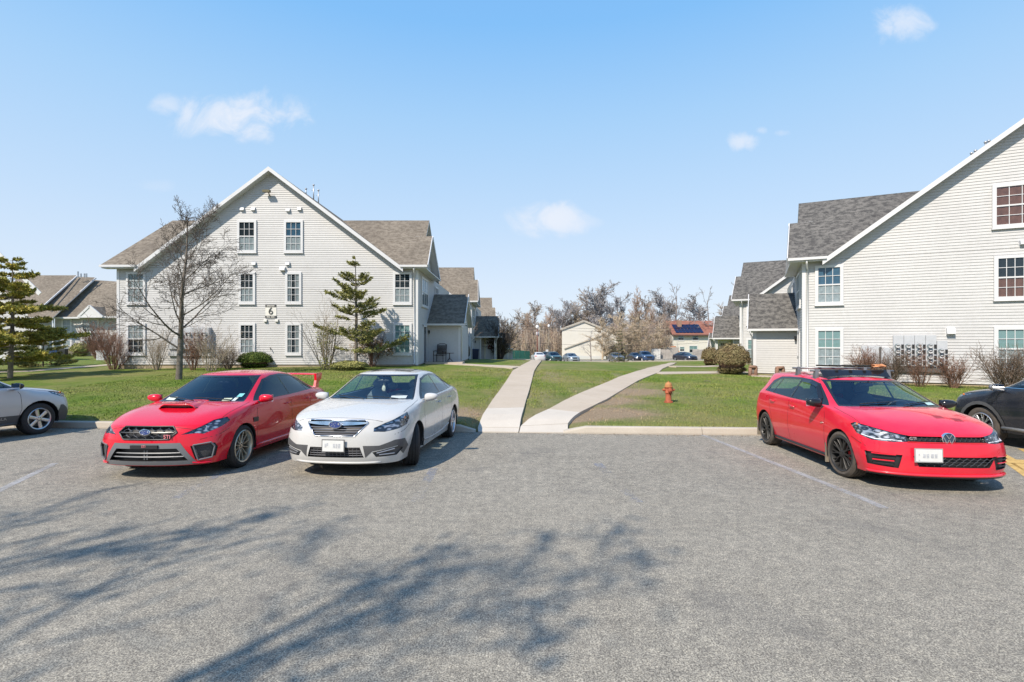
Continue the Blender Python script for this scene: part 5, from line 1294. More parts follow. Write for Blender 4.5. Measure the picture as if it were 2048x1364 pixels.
PLIN=simple('black_gloss',(.012,.012,.014),.15); SEAT=simple('dark_seat_cloth',(.09,.095,.105),.8,var=.2,vscale=14); LAMPIN=lampmat('lamp_reflector',(.03,.032,.036),(.62,.64,.67)); AMBER=simple('amber_lens',(.55,.16,.03),.2); REDL=simple('red_lens',(.35,.015,.01),.15); CAL=simple('red_caliper',(.5,.02,.02),.4); PLATEM=simple('plate_white',(.62,.62,.60),.4,var=.05,vscale=25); SEAM=simple('panel_gap',(.012,.012,.012),.8)
CGL=glass('car_glass_clear',(.84,.95,.95),1.0); CGT=glass('car_glass_tinted',(.38,.46,.55),.85); CGM=glass('car_glass_mid',(.62,.74,.78),.9); LENS=glass('lamp_lens',(.97,.98,1),1.0)
def wheel_parts(spec):
    """meshes of a tyre and a rim; wheel axis = local y, outer face towards +y"""
    R=spec['R']; w=spec.get('w',.225)/2; rr=spec['rim']; M=Matrix.Rotation(-PI/2,4,'X')
    t=MB(); s=R-rr
    t.lathe([(rr-.015,-w+.02),(rr+.01,-w+.002),(rr+s*.5,-w-.008),(R-.02,-w+.006),(R-.004,-w+.022),(R,-w+.05),(R,-.052),(R-.009,-.05),(R-.009,-.04),(R,-.038),(R,-.012),(R-.009,-.010),(R-.009,.010),(R,.012),(R,.038),(R-.009,.04),(R-.009,.05),(R,.052),(R,w-.05),(R-.004,w-.022),(R-.02,w-.006),(rr+s*.5,w+.008),(rr+.01,w-.002),(rr-.015,w-.02)],40,0,M)
    m=MB(); m.lathe([(rr-.015,w-.012),(rr+.012,w-.001),(rr+.004,w+.006),(rr-.012,w-.002),(rr-.022,w-.03),(rr-.035,-w*.2),(rr-.02,-w+.01)],40,0,M)
    n=spec['n']; y0=w-spec.get('dish',.02); hub=.055
    for k in range(n):
        a=2*PI*k/n+spec.get('a0',.3)
        for tw in ((-1,1) if spec.get('twin') else (0,)):
            ab=a+tw*spec.get('tb',.10); at_=a+tw*spec.get('tt',.14); wi=spec.get('wi',.022); wo=spec.get('wo',.022)
            def pt(r_,an,dy,off):
                return Vector((r_*math.cos(an)-off*math.sin(an),y0+dy,r_*math.sin(an)+off*math.cos(an)))
            rings=[]
            for r_,an,dy,wd in ((hub*.7,ab,-.004,wi),(lerp(hub,rr,.45),lerp(ab,at_,.45),-.006,lerp(wi,wo,.5)),(rr-.012,at_,spec.get('sdy',-.006),wo)):
                rings.append([pt(r_,an,dy,-wd/2),pt(r_,an,dy+.007,-wd/4),pt(r_,an,dy+.007,wd/4),pt(r_,an,dy,wd/2),pt(r_,an,dy-.03,wd*.4),pt(r_,an,dy-.03,-wd*.4)])
            b=len(m.v)
            for q in rings: m.v.extend([tuple(x) for x in q])
            for i in range(2):
                for j in range(6): j2=(j+1)%6; m.f.append((b+i*6+j,b+i*6+j2,b+(i+1)*6+j2,b+(i+1)*6+j)); m.m.append(0)
    m.lathe([(hub*1.15,y0-.035),(hub*1.1,y0-.002),(hub*.8,y0+.006),(hub*.5,y0+.01),(0,y0+.011)],20,0,M)
    for k in range(5): a=k*2*PI/5; m.lathe([(.009,y0+.002),(.009,y0+.012),(0,y0+.012)],6,1,Matrix.Translation((.038*1.0*math.cos(a),0,.038*math.sin(a)))@M)
    dk=MB(); dk.lathe([(rr*.70,y0-.085),(rr*.70,y0-.075),(.03,y0-.075)],28,0,M); dk.lathe([(0,-w+.03),(rr-.02,-w+.03)],24,1,M)
    for a_ in (0,): dk.box(-rr*.62,-rr*.3,y0-.10,y0-.045,-.09,.09,2)
    return t,m,dk
def make_wheels(spec,root,wb,track,steer=0,tyre=None,mat=None,cal=None,z=None):
    t,m,dk=wheel_parts(spec); tm=None; R=spec['R']; steer=steer if hasattr(steer,'__len__') else (steer,steer)
    for fx,sx in ((1,0),(-1,1)):
        for sy in (1,-1):
            if tm is None:
                o=t.build('wheel',tyre or TYRE,root,smooth=True,angle=35); rm=m.build('rim',[mat or ALU,BLACK],o,smooth=True,angle=35); bk=dk.build('brake_disc',[simple('brake_steel',(.18,.17,.16),.5,.7),BLACK,cal or BLACK],o,smooth=False); tm=(o,rm,bk)
            else:
                o=tm[0].copy(); COL.objects.link(o); o.parent=root
                for c in tm[1:]: k=c.copy(); COL.objects.link(k); k.parent=o
            o.location=(fx*wb/2,sy*(track/2),R); o.rotation_euler=(0,(.7*fx+.4*sy),(0 if sy>0 else PI)+ (steer[0] if fx>0 else 0))
            o.rotation_mode='XYZ'
def arch(bm,x,z,R,parent,yin,yout,n=22):
    for sg in (1,-1):
        pts=[Vector((x+R*math.cos(2*PI*k/n),0,z+R*math.sin(2*PI*k/n))) for k in range(n)]
        if sg<0: pass
        f=carve(bm,pts,(0,sg,0),lambda c:c.y*sg>.45,nmin=.0); bmesh.ops.delete(bm,geom=f,context='FACES')
def arch_liner(parent,xs,z,R,yin,yout):
    for x in xs:
        for sg in (1,-1):
            mb=MB(); n=20; pr=[]
            for k in range(n+1):
                a=-.25+ (PI+.5)*k/n; pr.append((x+(R+.004)*math.cos(a),z+(R+.004)*math.sin(a)))
            for a,b in zip(pr[:-1],pr[1:]): mb.quad((a[0],sg*yin,a[1]),(b[0],sg*yin,b[1]),(b[0],sg*yout(b[0]),b[1]),(a[0],sg*yout(a[0]),a[1]))
            mb.poly([(p[0],sg*yin,p[1]) for p in pr]); mb.build('wheel_arch',BLACK,parent)
def seams(bvh,lines,parent,w=.005,name='panel_gap'):
    """thin dark strips following the shell. lines: (points, direction)"""
    for pts,d in lines:
        mb=MB(); u,wv,dd=basis(d); P=[Vector(p) for p in pts]; R=[]
        for a,b in zip(P[:-1],P[1:]):
            n=max(1,int((b-a).length/.06))
            for k in range(n): R.append(a.lerp(b,k/n))
        R.append(P[-1]); H=[]
        for p in R:
            o=p-dd*p.dot(dd)+dd*4; loc,nr,_,_=bvh.ray_cast(o,-dd)
            if loc: H.append((loc,nr if nr.dot(dd)>0 else -nr))
        for (a,na),(b,nb_) in zip(H[:-1],H[1:]):
            if (b-a).length>.3: continue
            t=(b-a).normalized(); sa=na.cross(t).normalized()*w/2; sb=nb_.cross(t).normalized()*w/2; oa=na*.0012; ob=nb_*.0012
            mb.quad(a-sa+oa,a+sa+oa,b+sb+ob,b-sb+ob)
        if mb.v: mb.build(name,SEAM,parent)
def stick(bvh,p,d,off=.0):
    u,wv,dd=basis(d); p=Vector(p); o=p-dd*p.dot(dd)+dd*4; loc,nr,_,_=bvh.ray_cast(o,-dd)
    if loc is None: return p,dd
    if nr.dot(dd)<0: nr=-nr
    return loc+nr*off,nr
def seat_set(parent,x0,dz=0,wheel_side=1,mat=None,rear=True,dash=.92,zs=.0,hx=.0):
    m=mat or SEAT
    for sg in (1,-1):
        mb=MB(); mb.blob((x0+.02,.36*sg,.48+dz),(.27,.25,.10),3,.04,1,1); s=mb.build('seat',m,parent,smooth=True)
        mb=MB(); mb.blob((x0-.30,.36*sg,.80+dz),(.10,.24,.32),3,.04,1,2); mb.build('seat_back',m,s,smooth=True); mb=MB(); mb.blob((x0-.36,.36*sg,1.18+dz),(.055,.13,.10),3,.02,1,3); mb.build('headrest',m,s,smooth=True)
    if rear:
        mb=MB(); mb.blob((x0-1.05,0,.78+dz),(.12,.58,.24),3,.03,1,5); s=mb.build('rear_seat',m,parent,smooth=True)
        for y in (-.35,.35): mb=MB(); mb.blob((x0-1.12,y,1.1+dz),(.05,.11,.075),2,.02,1,6); mb.build('headrest',m,s,smooth=True)
    mb=MB(); mb.blob((dash,0,.80+dz),(.30,.66,.14),3,.05,1,8); mb.build('dashboard',simple('dash_plastic',(.028,.03,.033),.6,var=.2),parent,smooth=True)
    mb=MB(); c=Vector((dash-.36,.36*wheel_side,.88+dz)); ax=Vector((.85,0,-.35)).normalized(); a=Vector((0,1,0)); b=ax.cross(a)
    mb.tube([c+(a*math.cos(t*PI/10)+b*math.sin(t*PI/10))*.185 for t in range(21)],.016,6,caps=False); mb.tube([c-a*.18,c,c+a*.18],.014,5); mb.tube([c,c-b*.17],.014,5); mb.blob(c,(.05,.06,.05),2,0,1,0); mb.build('steering_wheel',BLACK,parent,smooth=True)
    mb=MB(); c=Vector((x0+.62-.2+hx,0,1.28+dz)); mb.blob(c,(.02,.11,.032),2,0,1,0); mb.tube([c,c+Vector((.06,0,.07))],.008,5); mb.build('interior_mirror',BLACK,parent)
def mirror_pair(parent,x,y,z,mat,cap=None,size=1.0,foot=None):
    for sg in (1,-1):
        mb=MB(); bm=bmesh.new(); bmesh.ops.create_icosphere(bm,subdivisions=3,radius=1)
        vs=[]
        for v in bm.verts:
            p=v.co.copy(); 
            e_=lambda q_,k_: math.copysign(abs(q_)**k_,q_)
            px=p.x*.075*size if p.x>0 else p.x*.03*size; py=e_(p.y,.8)*.118*size; pz=e_(p.z,.75)*.066*size*(1-.28*p.y)
            vs.append((x+px,sg*(y+py),z+pz+.012*p.y))
        mb.add(vs,[tuple(v.index for v in f.verts) for f in bm.faces]); bm.free(); o=mb.build('mirror',mat,parent,smooth=True)
        mb=MB(); mb.box(x-.028*size,x-.034*size,sg*(y-.10*size),sg*(y+.10*size),z-.058*size,z+.058*size); mb.build('mirror_glass',CHROME,o)
        mb=MB(); mb.bar((x+.02,sg*(y-.09),z-.05),(x+.07,sg*(y-.21),z-.09),.05,.03); mb.build('mirror_foot',foot or BLACK,o)
        mb=MB(); mb.bar((x+.05,sg*(y-.06),z+.0),(x+.02,sg*(y+.115),z+.005),.012,.014); 
def body_finish(bm,root,mat,liner=True,off=.018):
    src=bm.copy(); 
    kill=[f for f in src.faces if f.calc_center_median().z<.42]
    bmesh.ops.delete(src,geom=kill,context='FACES'); bmesh.ops.reverse_faces(src,faces=src.faces); o=None
    shift(src,off)   # normals now point inward
    b=bm_obj(bm,'body',mat,root); bm_obj(src,'cabin_lining',simple('cabin_lining',(.11,.11,.115),.8),b); return b
def undertray(root,x0,x1,y,z0=.17,z1=.24):
    mb=MB(); mb.box(x0,x1,-y,y,z0,z1); mb.build('underbody',BLACK,root)
def emblem_oval(parent,c,n,w,h,stars=True,mat=None):
    """small oval badge: chrome rim, dark blue field, star cluster"""
    n=Vector(n).normalized(); u=Vector((0,0,1)).cross(n).normalized(); v=n.cross(u)
    mb=MB(); k=20; ring=lambda rx,rz,o:[c+u*math.cos(2*PI*i/k)*rx+v*math.sin(2*PI*i/k)*rz+n*o for i in range(k)]
    A=ring(w,h,.0); B=ring(w,h,.012); C=ring(w*.86,h*.80,.014); D=ring(w*.84,h*.78,.008)
    for X,Y in ((A,B),(B,C),(C,D)):
        for i in range(k): mb.quad(X[i],X[(i+1)%k],Y[(i+1)%k],Y[i],0)
    mb.poly(D,1)
    if stars:
        for (a,b,s) in ((-.5,.12,.22),(.0,.35,.11),(.28,.10,.11),(.5,.38,.11),(.12,-.35,.11),(.5,-.25,.11)):
            p=c+u*a*w*-1+v*b*h+n*.0105; mb.poly([p+(u*math.cos(i*PI/4)*w+v*math.sin(i*PI/4)*w)*s*(1 if i%2==0 else .35) for i in range(8)],0)
    return mb.build('badge',[mat or CHROME,simple('badge_blue',(.03,.05,.18),.2)],parent)
def grid_mesh(parent,P,y0,y1,z0,z1,kind='slat',n=4,cols=0,mat=None,name='grille',r=.006,poly=None,depth=0):
    """bars over an opening; P(y,z)->point on the nose"""
    mb=MB()
    def ins(y,z):
        if not poly: return True
        c=False; j=len(poly)-1
        for i in range(len(poly)):
            if (poly[i][1]>z)!=(poly[j][1]>z) and y<(poly[j][0]-poly[i][0])*(z-poly[i][1])/(poly[j][1]-poly[i][1])+poly[i][0]: c=not c
            j=i
        return c
    def run(pts,w,h=None):
        cur=[]
        for q in pts:
            if ins(*q): cur.append(P(*q))
            else:
                if len(cur)>1: mb.tube(cur,w,4)
                cur=[]
        if len(cur)>1: mb.tube(cur,w,4)
    if kind in('slat','both'):
        for k in range(n):
            z=z0+(z1-z0)*(k+.5)/n; run([(y0+(y1-y0)*i/40,z) for i in range(41)],r)
    if kind=='both':
        for k in range(cols): y=y0+(y1-y0)*(k+.5)/cols; run([(y,z0+(z1-z0)*i/16) for i in range(17)],r*.7)
    if kind=='hex':
        a=(y1-y0)/cols; hz=(z1-z0)/n
        for j in range(n+1):
            z=z0+hz*j
            run([(y0+a*(i/2),z+(hz*.28 if (i+j)%2 else -hz*.28)) for i in range(2*cols+1)],r)
            if j<n:
                for i in range(2*cols+1):
                    if (i+j)%2: run([(y0+a*i/2,z+hz*.28),(y0+a*i/2,z+hz*.45),(y0+a*i/2,z+hz*.72)],r)
    return mb.build(name,mat or BLACK,parent)
def make_car(label,spec,loc,t,group=None,name='parked_car',far=False):
    """t: heading, forward = (sin t, -cos t)"""
    root=empty(name,label,spec.get('cat','car'),(loc[0],loc[1],loc[2] if len(loc)>2 else lotz(loc[1])),math.atan2(-math.cos(t),math.sin(t)),group)
    root.rotation_euler=(0,-.03*math.cos(t) if len(loc)<3 else 0,root.rotation_euler[2])
    bm=shell(spec,spec.get('levels',3)); bvh=BVHTree.FromBMesh(bm); mat=spec['mat']; ax=spec['wb']/2; R=spec['wheel']['R']; ar=spec.get('arch',R+.035)
    P=lambda y,z,o=.0: stick(bvh,(0,y,z),(1,0,0),o)[0]
    sm=[]
    if not far: seams(bvh,[(p,d) for p,d in spec.get('seams',())]+[(mir(p),(d[0],-d[1],d[2])) for p,d in spec.get('seams',()) if abs(d[1])>.1],root,spec.get('gapw',.006))
    for s in (1,-1): arch(bm,s*ax,R,ar,root,.5,.8)
    hs=spec.get('half',.86)
    yo=lambda x: min(hs,abs((stick(bvh,(x,0,R+ar*.8),(0,1,0))[0]).y))-.012
    arch_liner(root,(ax,-ax),R,ar,.52,yo)
    def both(pts,d): return [(pts,Vector(d)),(mir(pts),Vector((d[0],-d[1],d[2])))]
    for nm,pts,d,mirror,depth,m,filt in spec.get('open',()):
        for pp,dd in (both(pts,d) if mirror else [(pts,Vector(d))]):
            f=carve(bm,pp,dd,filt); nb=take(bm,f)
            # side walls down to the recessed back
            mb=MB(); dn=dd.normalized()*-depth
            for e in nb.edges:
                if e.is_boundary: a,b=e.verts[0].co,e.verts[1].co; mb.quad(a,b,b+dn,a+dn)
            for v in nb.verts: v.co+=dn
            o=bm_obj(nb,nm,m,root,0)
            if o and mb.v: mb.build('recess',m,o)
    # painted-on-shell parts of another material, cut out of the shell itself
    for nm,pts,d,mirror,m,off,filt in spec.get('trim',()):
        for pp,dd in (both(pts,d) if mirror else [(pts,Vector(d))]):
            f=carve(bm,pp,dd,filt); nb=take(bm,f); bm_obj(nb,nm,m,root,off)
    # glass house
    G=spec['glass']; n=0
    for sg in (1,-1):
        d=Vector((0,sg,0)); flt=lambda c:c.y*sg>.3
        pp=[Vector((x,0,z)) for x,z in spec['frame']]
        fr=take(bm,carve(bm,pp,d,flt,.1))
        for w in spec['win']:
            gl=take(fr,carve(fr,[Vector((x,0,z)) for x,z in w],d,flt,.1)); bm_obj(gl,'side_window',spec.get('glass_side',G),root,-.004)
        bm_obj(fr,'window_frame',spec.get('framemat',PLIN),root,-.001)
    fl=lambda c:c.x>spec.get('wsx',.0) and c.x<ax+.3
    fr=take(bm,carve(bm,[Vector((0,y,z)) for y,z in spec['ws']],(1,0,0),fl,.15)); ins=[(y*.955,z+(.022 if z<1.15 else -.028)) for y,z in spec['ws']]
    gl=take(fr,carve(fr,[Vector((0,y,z)) for y,z in ins],(1,0,0),fl,.15)); bm_obj(gl,'windshield',G,root,-.004); bm_obj(fr,'windshield_frame',PLIN,root,-.001)
    fl=lambda c:c.x<-.6
    if spec.get('rw'):
        gl=take(bm,carve(bm,[Vector((0,y,z)) for y,z in spec['rw']],(-1,0,0),fl,.1)); bm_obj(gl,'rear_window',G,root,-.004)
    # lamps
    for nm,pts,d,ins in spec.get('lamps',()):
        for pp,dd in both(pts,d):
            f=carve(bm,pp,dd,None,.05); nb=take(bm,f)
            if not nb.faces: continue
            c=sum((f_.calc_center_median() for f_ in nb.faces),Vector())/len(nb.faces); inner=nb.copy(); sg=1 if c.y>0 else -1
            for v in inner.verts: v.co-=Vector((.028,.012*sg if d[1]>0 else 0,0)) if d[0]>0 else Vector((-.03,0,0))
            if nm=='headlight':
                lamp=bm_obj(nb,nm,LENS,root,-.002); bm_obj(inner,'reflector',spec.get('lampin',LAMPIN),lamp)
                for (x,y,z,r_) in ins:
                    mb=MB(); M=Matrix.Translation((x,sg*y,z))@Matrix.Rotation(PI/2,4,'Y'); mb.lathe([(r_*1.15,-.03),(r_*1.15,.012),(r_,.012),(r_*.95,.0)],18,0,M); mb.lathe([(r_*.95,.0),(r_*.75,.022),(r_*.4,.034),(0,.038)],18,1,M); mb.build('projector',[CHROME,simple('projector_glass',(.10,.11,.13),.08)],lamp,smooth=True,angle=40)
                if spec.get('amber'):
                    a=spec['amber']; mb=MB(); mb.blob((a[0]-.03,sg*(a[1]-.035),a[2]),(.022,.012,.022),2,.1,1,1); mb.build('turn_signal',AMBER,lamp,smooth=True)
                if spec.get('drl'):
                    mb=MB(); mb.tube([stick(bvh,(x,sg*y,z),(.75,sg*.65,0),-.012)[0] for x,y,z in spec['drl']],.008,5); mb.build('light_strip',simple('light_strip_white',(.8,.8,.82),.3),lamp)
            else: 
                inner.free(); bm_obj(nb,nm,REDL,root,.001)
    if spec.get('hook'): spec['hook'](root,bm,bvh,P)
    body_finish(bm,root,mat)
    undertray(root,spec['st'][-1][0]*.97,spec['st'][0][0]*.97,.60,spec.get('zb',.2)+.015,spec.get('zb',.2)+.10)
    make_wheels(spec['wheel'],root,spec['wb'],spec['track'],spec.get('steer',0),spec.get('tyre'),spec.get('rimmat'),spec.get('caliper'))
    return root,bvh,P
def plate_at(root,P,y,z,w=.305,h=.152,tilt=0,name='licence_plate',smudge=True,frame=BLACK,off=.03):
    c=P(y,z,.0)+Vector((off,0,0)); mb=MB(); mb.box(-.008,.0,-w/2-.012,w/2+.012,-h/2-.012,h/2+.012); o=mb.build(name,frame,root); o.location=c
    mb=MB(); mb.box(.001,.004,-w/2,w/2,-h/2,h/2); p=mb.build('plate_face',PLATEM,o)
    if smudge:
        mb=MB(); rr=random.Random(7)
        for (y0,dy,z0,dz) in smudge: mb.box(.0045,.006,y0,y0+dy,z0,z0+dz)
        mb.build('plate_marks',simple('blurred_plate_marks',(.42,.43,.45),.6,var=.3,vscale=60),o)
    return o
def door_handles(root,bvh,L,mat,chrome=False):
    for sg in (1,-1):
        for x,z in L:
            p,n=stick(bvh,(x,0,z),(0,sg,0),0); mb=MB(); mb.tube([p+Vector((.085,0,0)),p+Vector((.07,sg*.028,0)),p+Vector((-.07,sg*.028,.004)),p+Vector((-.09,0,0))],[.008,.012,.012,.008],6); mb.build('door_handle',mat,root,smooth=True)
def wipers(root,P,z,ys=((.50,-.05),(-.02,-.56)),rise=.06):
    mb=MB()
    for a,b in ys:
        pts=[P(lerp(a,b,k/8),z+rise*math.sin(k/8*1.6)*.6,.014) for k in range(9)]; mb.tube(pts,.007,5)
    mb.build('wiper',BLACK,root)

# ---------------------------------------------------------------- red sedan
RED=paint('red_paint',(.60,.003,.020),.12,0,.02,(.5,.16,.13),coat=.85); RED2=paint('dusty_red_paint',(.64,.003,.026),.18,0,.10,(.55,.22,.19),coat=.8); PEARL=paint('pearl_white_paint',(.50,.495,.48),.14,0,.08,(.36,.33,.28)); SILV=paint('silver_paint',(.46,.47,.49),.22,.35,.18,(.4,.37,.33)); BLKP=paint('black_paint',(.010,.013,.022),.14,0,.16,(.2,.18,.16))
def hook_red(root,bm,bvh,P):
    top=lambda x,y,o=0: stick(bvh,(x,y,0),(0,0,1),o)[0]
    # hood scoop
    mb=MB(); NX,NY=10,12; g=[]
    for i in range(NX+1):
        u=i/NX; x=1.12+.46*u; hw=.19+.10*u; h=.075*(u**.8)
        row=[]
        for j in range(NY+1):
            v=-1+2*j/NY; y=hw*v; e=min(1,(1-abs(v))*3.2); row.append(top(x+.03*(1-v*v)*u,y,0)+Vector((0,0,-.004+h*(e**.6))))
        g.append(row)
    for i in range(NX):
        for j in range(NY): mb.quad(g[i][j],g[i][j+1],g[i+1][j+1],g[i+1][j])
    sc=mb.build('hood_scoop',RED,root,smooth=True)
    mb=MB(); r_=g[-1]
    for j in range(NY):
        a,b=r_[j],r_[j+1]; mb.quad(a+Vector((-.012,0,-.008)),b+Vector((-.012,0,-.008)),Vector((b.x-.05,b.y,top(b.x-.05,b.y).z+.003)),Vector((a.x-.05,a.y,top(a.x-.05,a.y).z+.003)))
    mb.build('scoop_opening',BLACK,sc)
    mb=MB(); mb.tube([p+Vector((0,0,-.006)) for p in r_],.009,6); mb.build('scoop_lip',RED,sc,smooth=True)
    # upper grille
    gp=[(-.405,.655),(-.335,.735),(.335,.735),(.405,.655),(.315,.565),(-.315,.565)]
    grid_mesh(root,lambda y,z:P(y,z,-.004),-.40,.40,.565,.735,'hex',4,7,simple('dark_chrome_mesh',(.11,.11,.115),.3,.7),'grille',.0065,gp)
    mb=MB(); pts=[P(y,z,.004) for y,z in gp]; pts=[a.lerp(b,k/6) for a,b in zip(pts,pts[1:]+pts[:1]) for k in range(6)]; pts=[P(p.y,p.z,.004) for p in pts]; mb.tube(pts+[pts[0]],.010,6); mb.build('grille_surround',simple('satin_black_trim',(.03,.03,.032),.35),root,smooth=True)
    mb=MB(); mb.tube([P(-.37+.74*k/20,.655,.006) for k in range(21)],.011,6); mb.build('grille_bar',simple('satin_black_trim',(.03,.03,.032),.35),root)
    emblem_oval(root,P(0,.66,.016),(1,0,.1),.078,.042)
    o=text('STI',.075,P(.30,.60,.018),(rad(90),0,rad(90)),simple('pink_badge',(.72,.22,.24),.4),'badge_lettering',root,.004)
    # lower intake: grey frame, bars, number plate bracket
    fr=[(-.40,.525),(-.66,.225),(.66,.225),(.40,.525)]
    mb=MB()
    for z,w in ((.375,.46),(.32,.50)): mb.tube([P(-w+2*w*k/16,z,-.025) for k in range(17)],.010,5)
    for y in (-.02,.02): mb.bar(P(y,.28,-.03),P(y,.42,-.03),.012)
    mb.build('intake_bars',GUN,root)
    mb=MB(); c=P(0,.475,.0); mb.box(c.x-.01,c.x+.02,-.19,.19,.445,.49); mb.build('plate_bracket',BLACK,root)
    text('STI',.045,Vector((c.x+.021,.0,.475)),(rad(90),0,rad(90)),simple('pink_badge',(.72,.22,.24),.4),'badge_lettering',root,.002)
    for sg in (1,-1):
        mb=MB(); 
        pl=[(1.0,.55,.475),(1,.785,.50),(1,.835,.44),(1,.80,.29),(1,.62,.265)]
        pts=[stick(bvh,(2.0,sg*y,z),(.9,sg*.42,0),.004)[0] for _,y,z in pl]
        q=[]
        for a,b in zip(pts,pts[1:]+pts[:1]):
            for k in range(5): q.append(a.lerp(b,k/5))
        mb.tube(q+[q[0]],.011,5); mb.build('fog_bezel',GUN,root)
    # front lip
    mb=MB()
    for sg in (1,-1): mb.tube([P(sg*y,z,.0)+Vector((.012,0,0)) for y,z in ((.60,.235),(.66,.225),(.72,.22),(.78,.225))],.012,5)
    mb.build('front_lip',RED,root)
    # rear wing
    w=MB(); sec=[(x_,z_-.035) for x_,z_ in ((-2.10,1.335),(-2.12,1.352),(-2.22,1.368),(-2.36,1.36),(-2.36,1.35),(-2.22,1.345))]
    ys=[-.60,-.56,-.3,0,.3,.56,.60]; rings=[]
    for y in ys:
        dz=.012*(1-(y/.7)**2); rings.append([(x,y,z+dz) for x,z in sec])
    b=len(w.v); 
    for r_ in rings: w.v.extend(r_)
    for i in range(len(ys)-1):
        for j in range(6): w.f.append((b+i*6+j,b+i*6+(j+1)%6,b+(i+1)*6+(j+1)%6,b+(i+1)*6+j)); w.m.append(0)
    w.f.append(tuple(range(b,b+6))); w.m.append(0); w.f.append(tuple(range(b+(len(ys)-1)*6,b+len(ys)*6))); w.m.append(0)
    wing=w.build('rear_wing',RED,root,smooth=True,angle=40)
    for sg in (1,-1):
        w=MB(); t0=sg*.595
        A=[(-2.07,t0,1.335),(-2.40,t0,1.345),(-2.36,t0,1.21),(-2.22,t0,1.15),(-2.20,sg*.60,1.03),(-2.02,sg*.60,1.03),(-2.08,t0,1.18)]; w.prism(A,(0,-sg*.05,0)); w.build('wing_upright',RED,wing)
    # stickers and hanger
    for (y,z,w_,h_,c) in ((-.50,1.03,.19,.045,(.5,.55,.5)),(.44,1.02,.11,.035,(.5,.55,.42)),(.545,1.02,.045,.045,(.55,.62,.6)),(.565,1.075,.07,.05,(.2,.5,.5))):
        c0=P(y-w_/2,z-h_/2,.003);c1=P(y+w_/2,z-h_/2,.003);c2=P(y+w_/2,z+h_/2,.003);c3=P(y-w_/2,z+h_/2,.003); mb=MB(); mb.quad(c0,c1,c2,c3); mb.build('sticker',simple('sticker_%d'%int(y*1000),c,.5,var=.3,vscale=60),root)
    wipers(root,P,1.005)
    door_handles(root,bvh,((-.12,.86),(-.98,.885)),RED); mirror_pair(root,.78,.94,1.02,RED)
    mb=MB()
    for sg in (1,-1): mb.tube([stick(bvh,(x,0,.27),(0,sg,0),.012)[0] for x in [-.93+1.85*k/12 for k in range(13)]],.028,6)
    mb.build('side_skirt',RED,root,smooth=True)
    for sg in (1,-1): p,n=stick(bvh,(1.02,0,.70),(0,sg,0),.004); mb=MB(); mb.box(-.09,.06,-.006,.006,-.035,.035,0,Matrix.Translation(p)); mb.build('fender_vent',BLACK,root)
    seat_set(root,.0,-.02,1,zs=0)
fl_front=lambda c:c.x>1.3
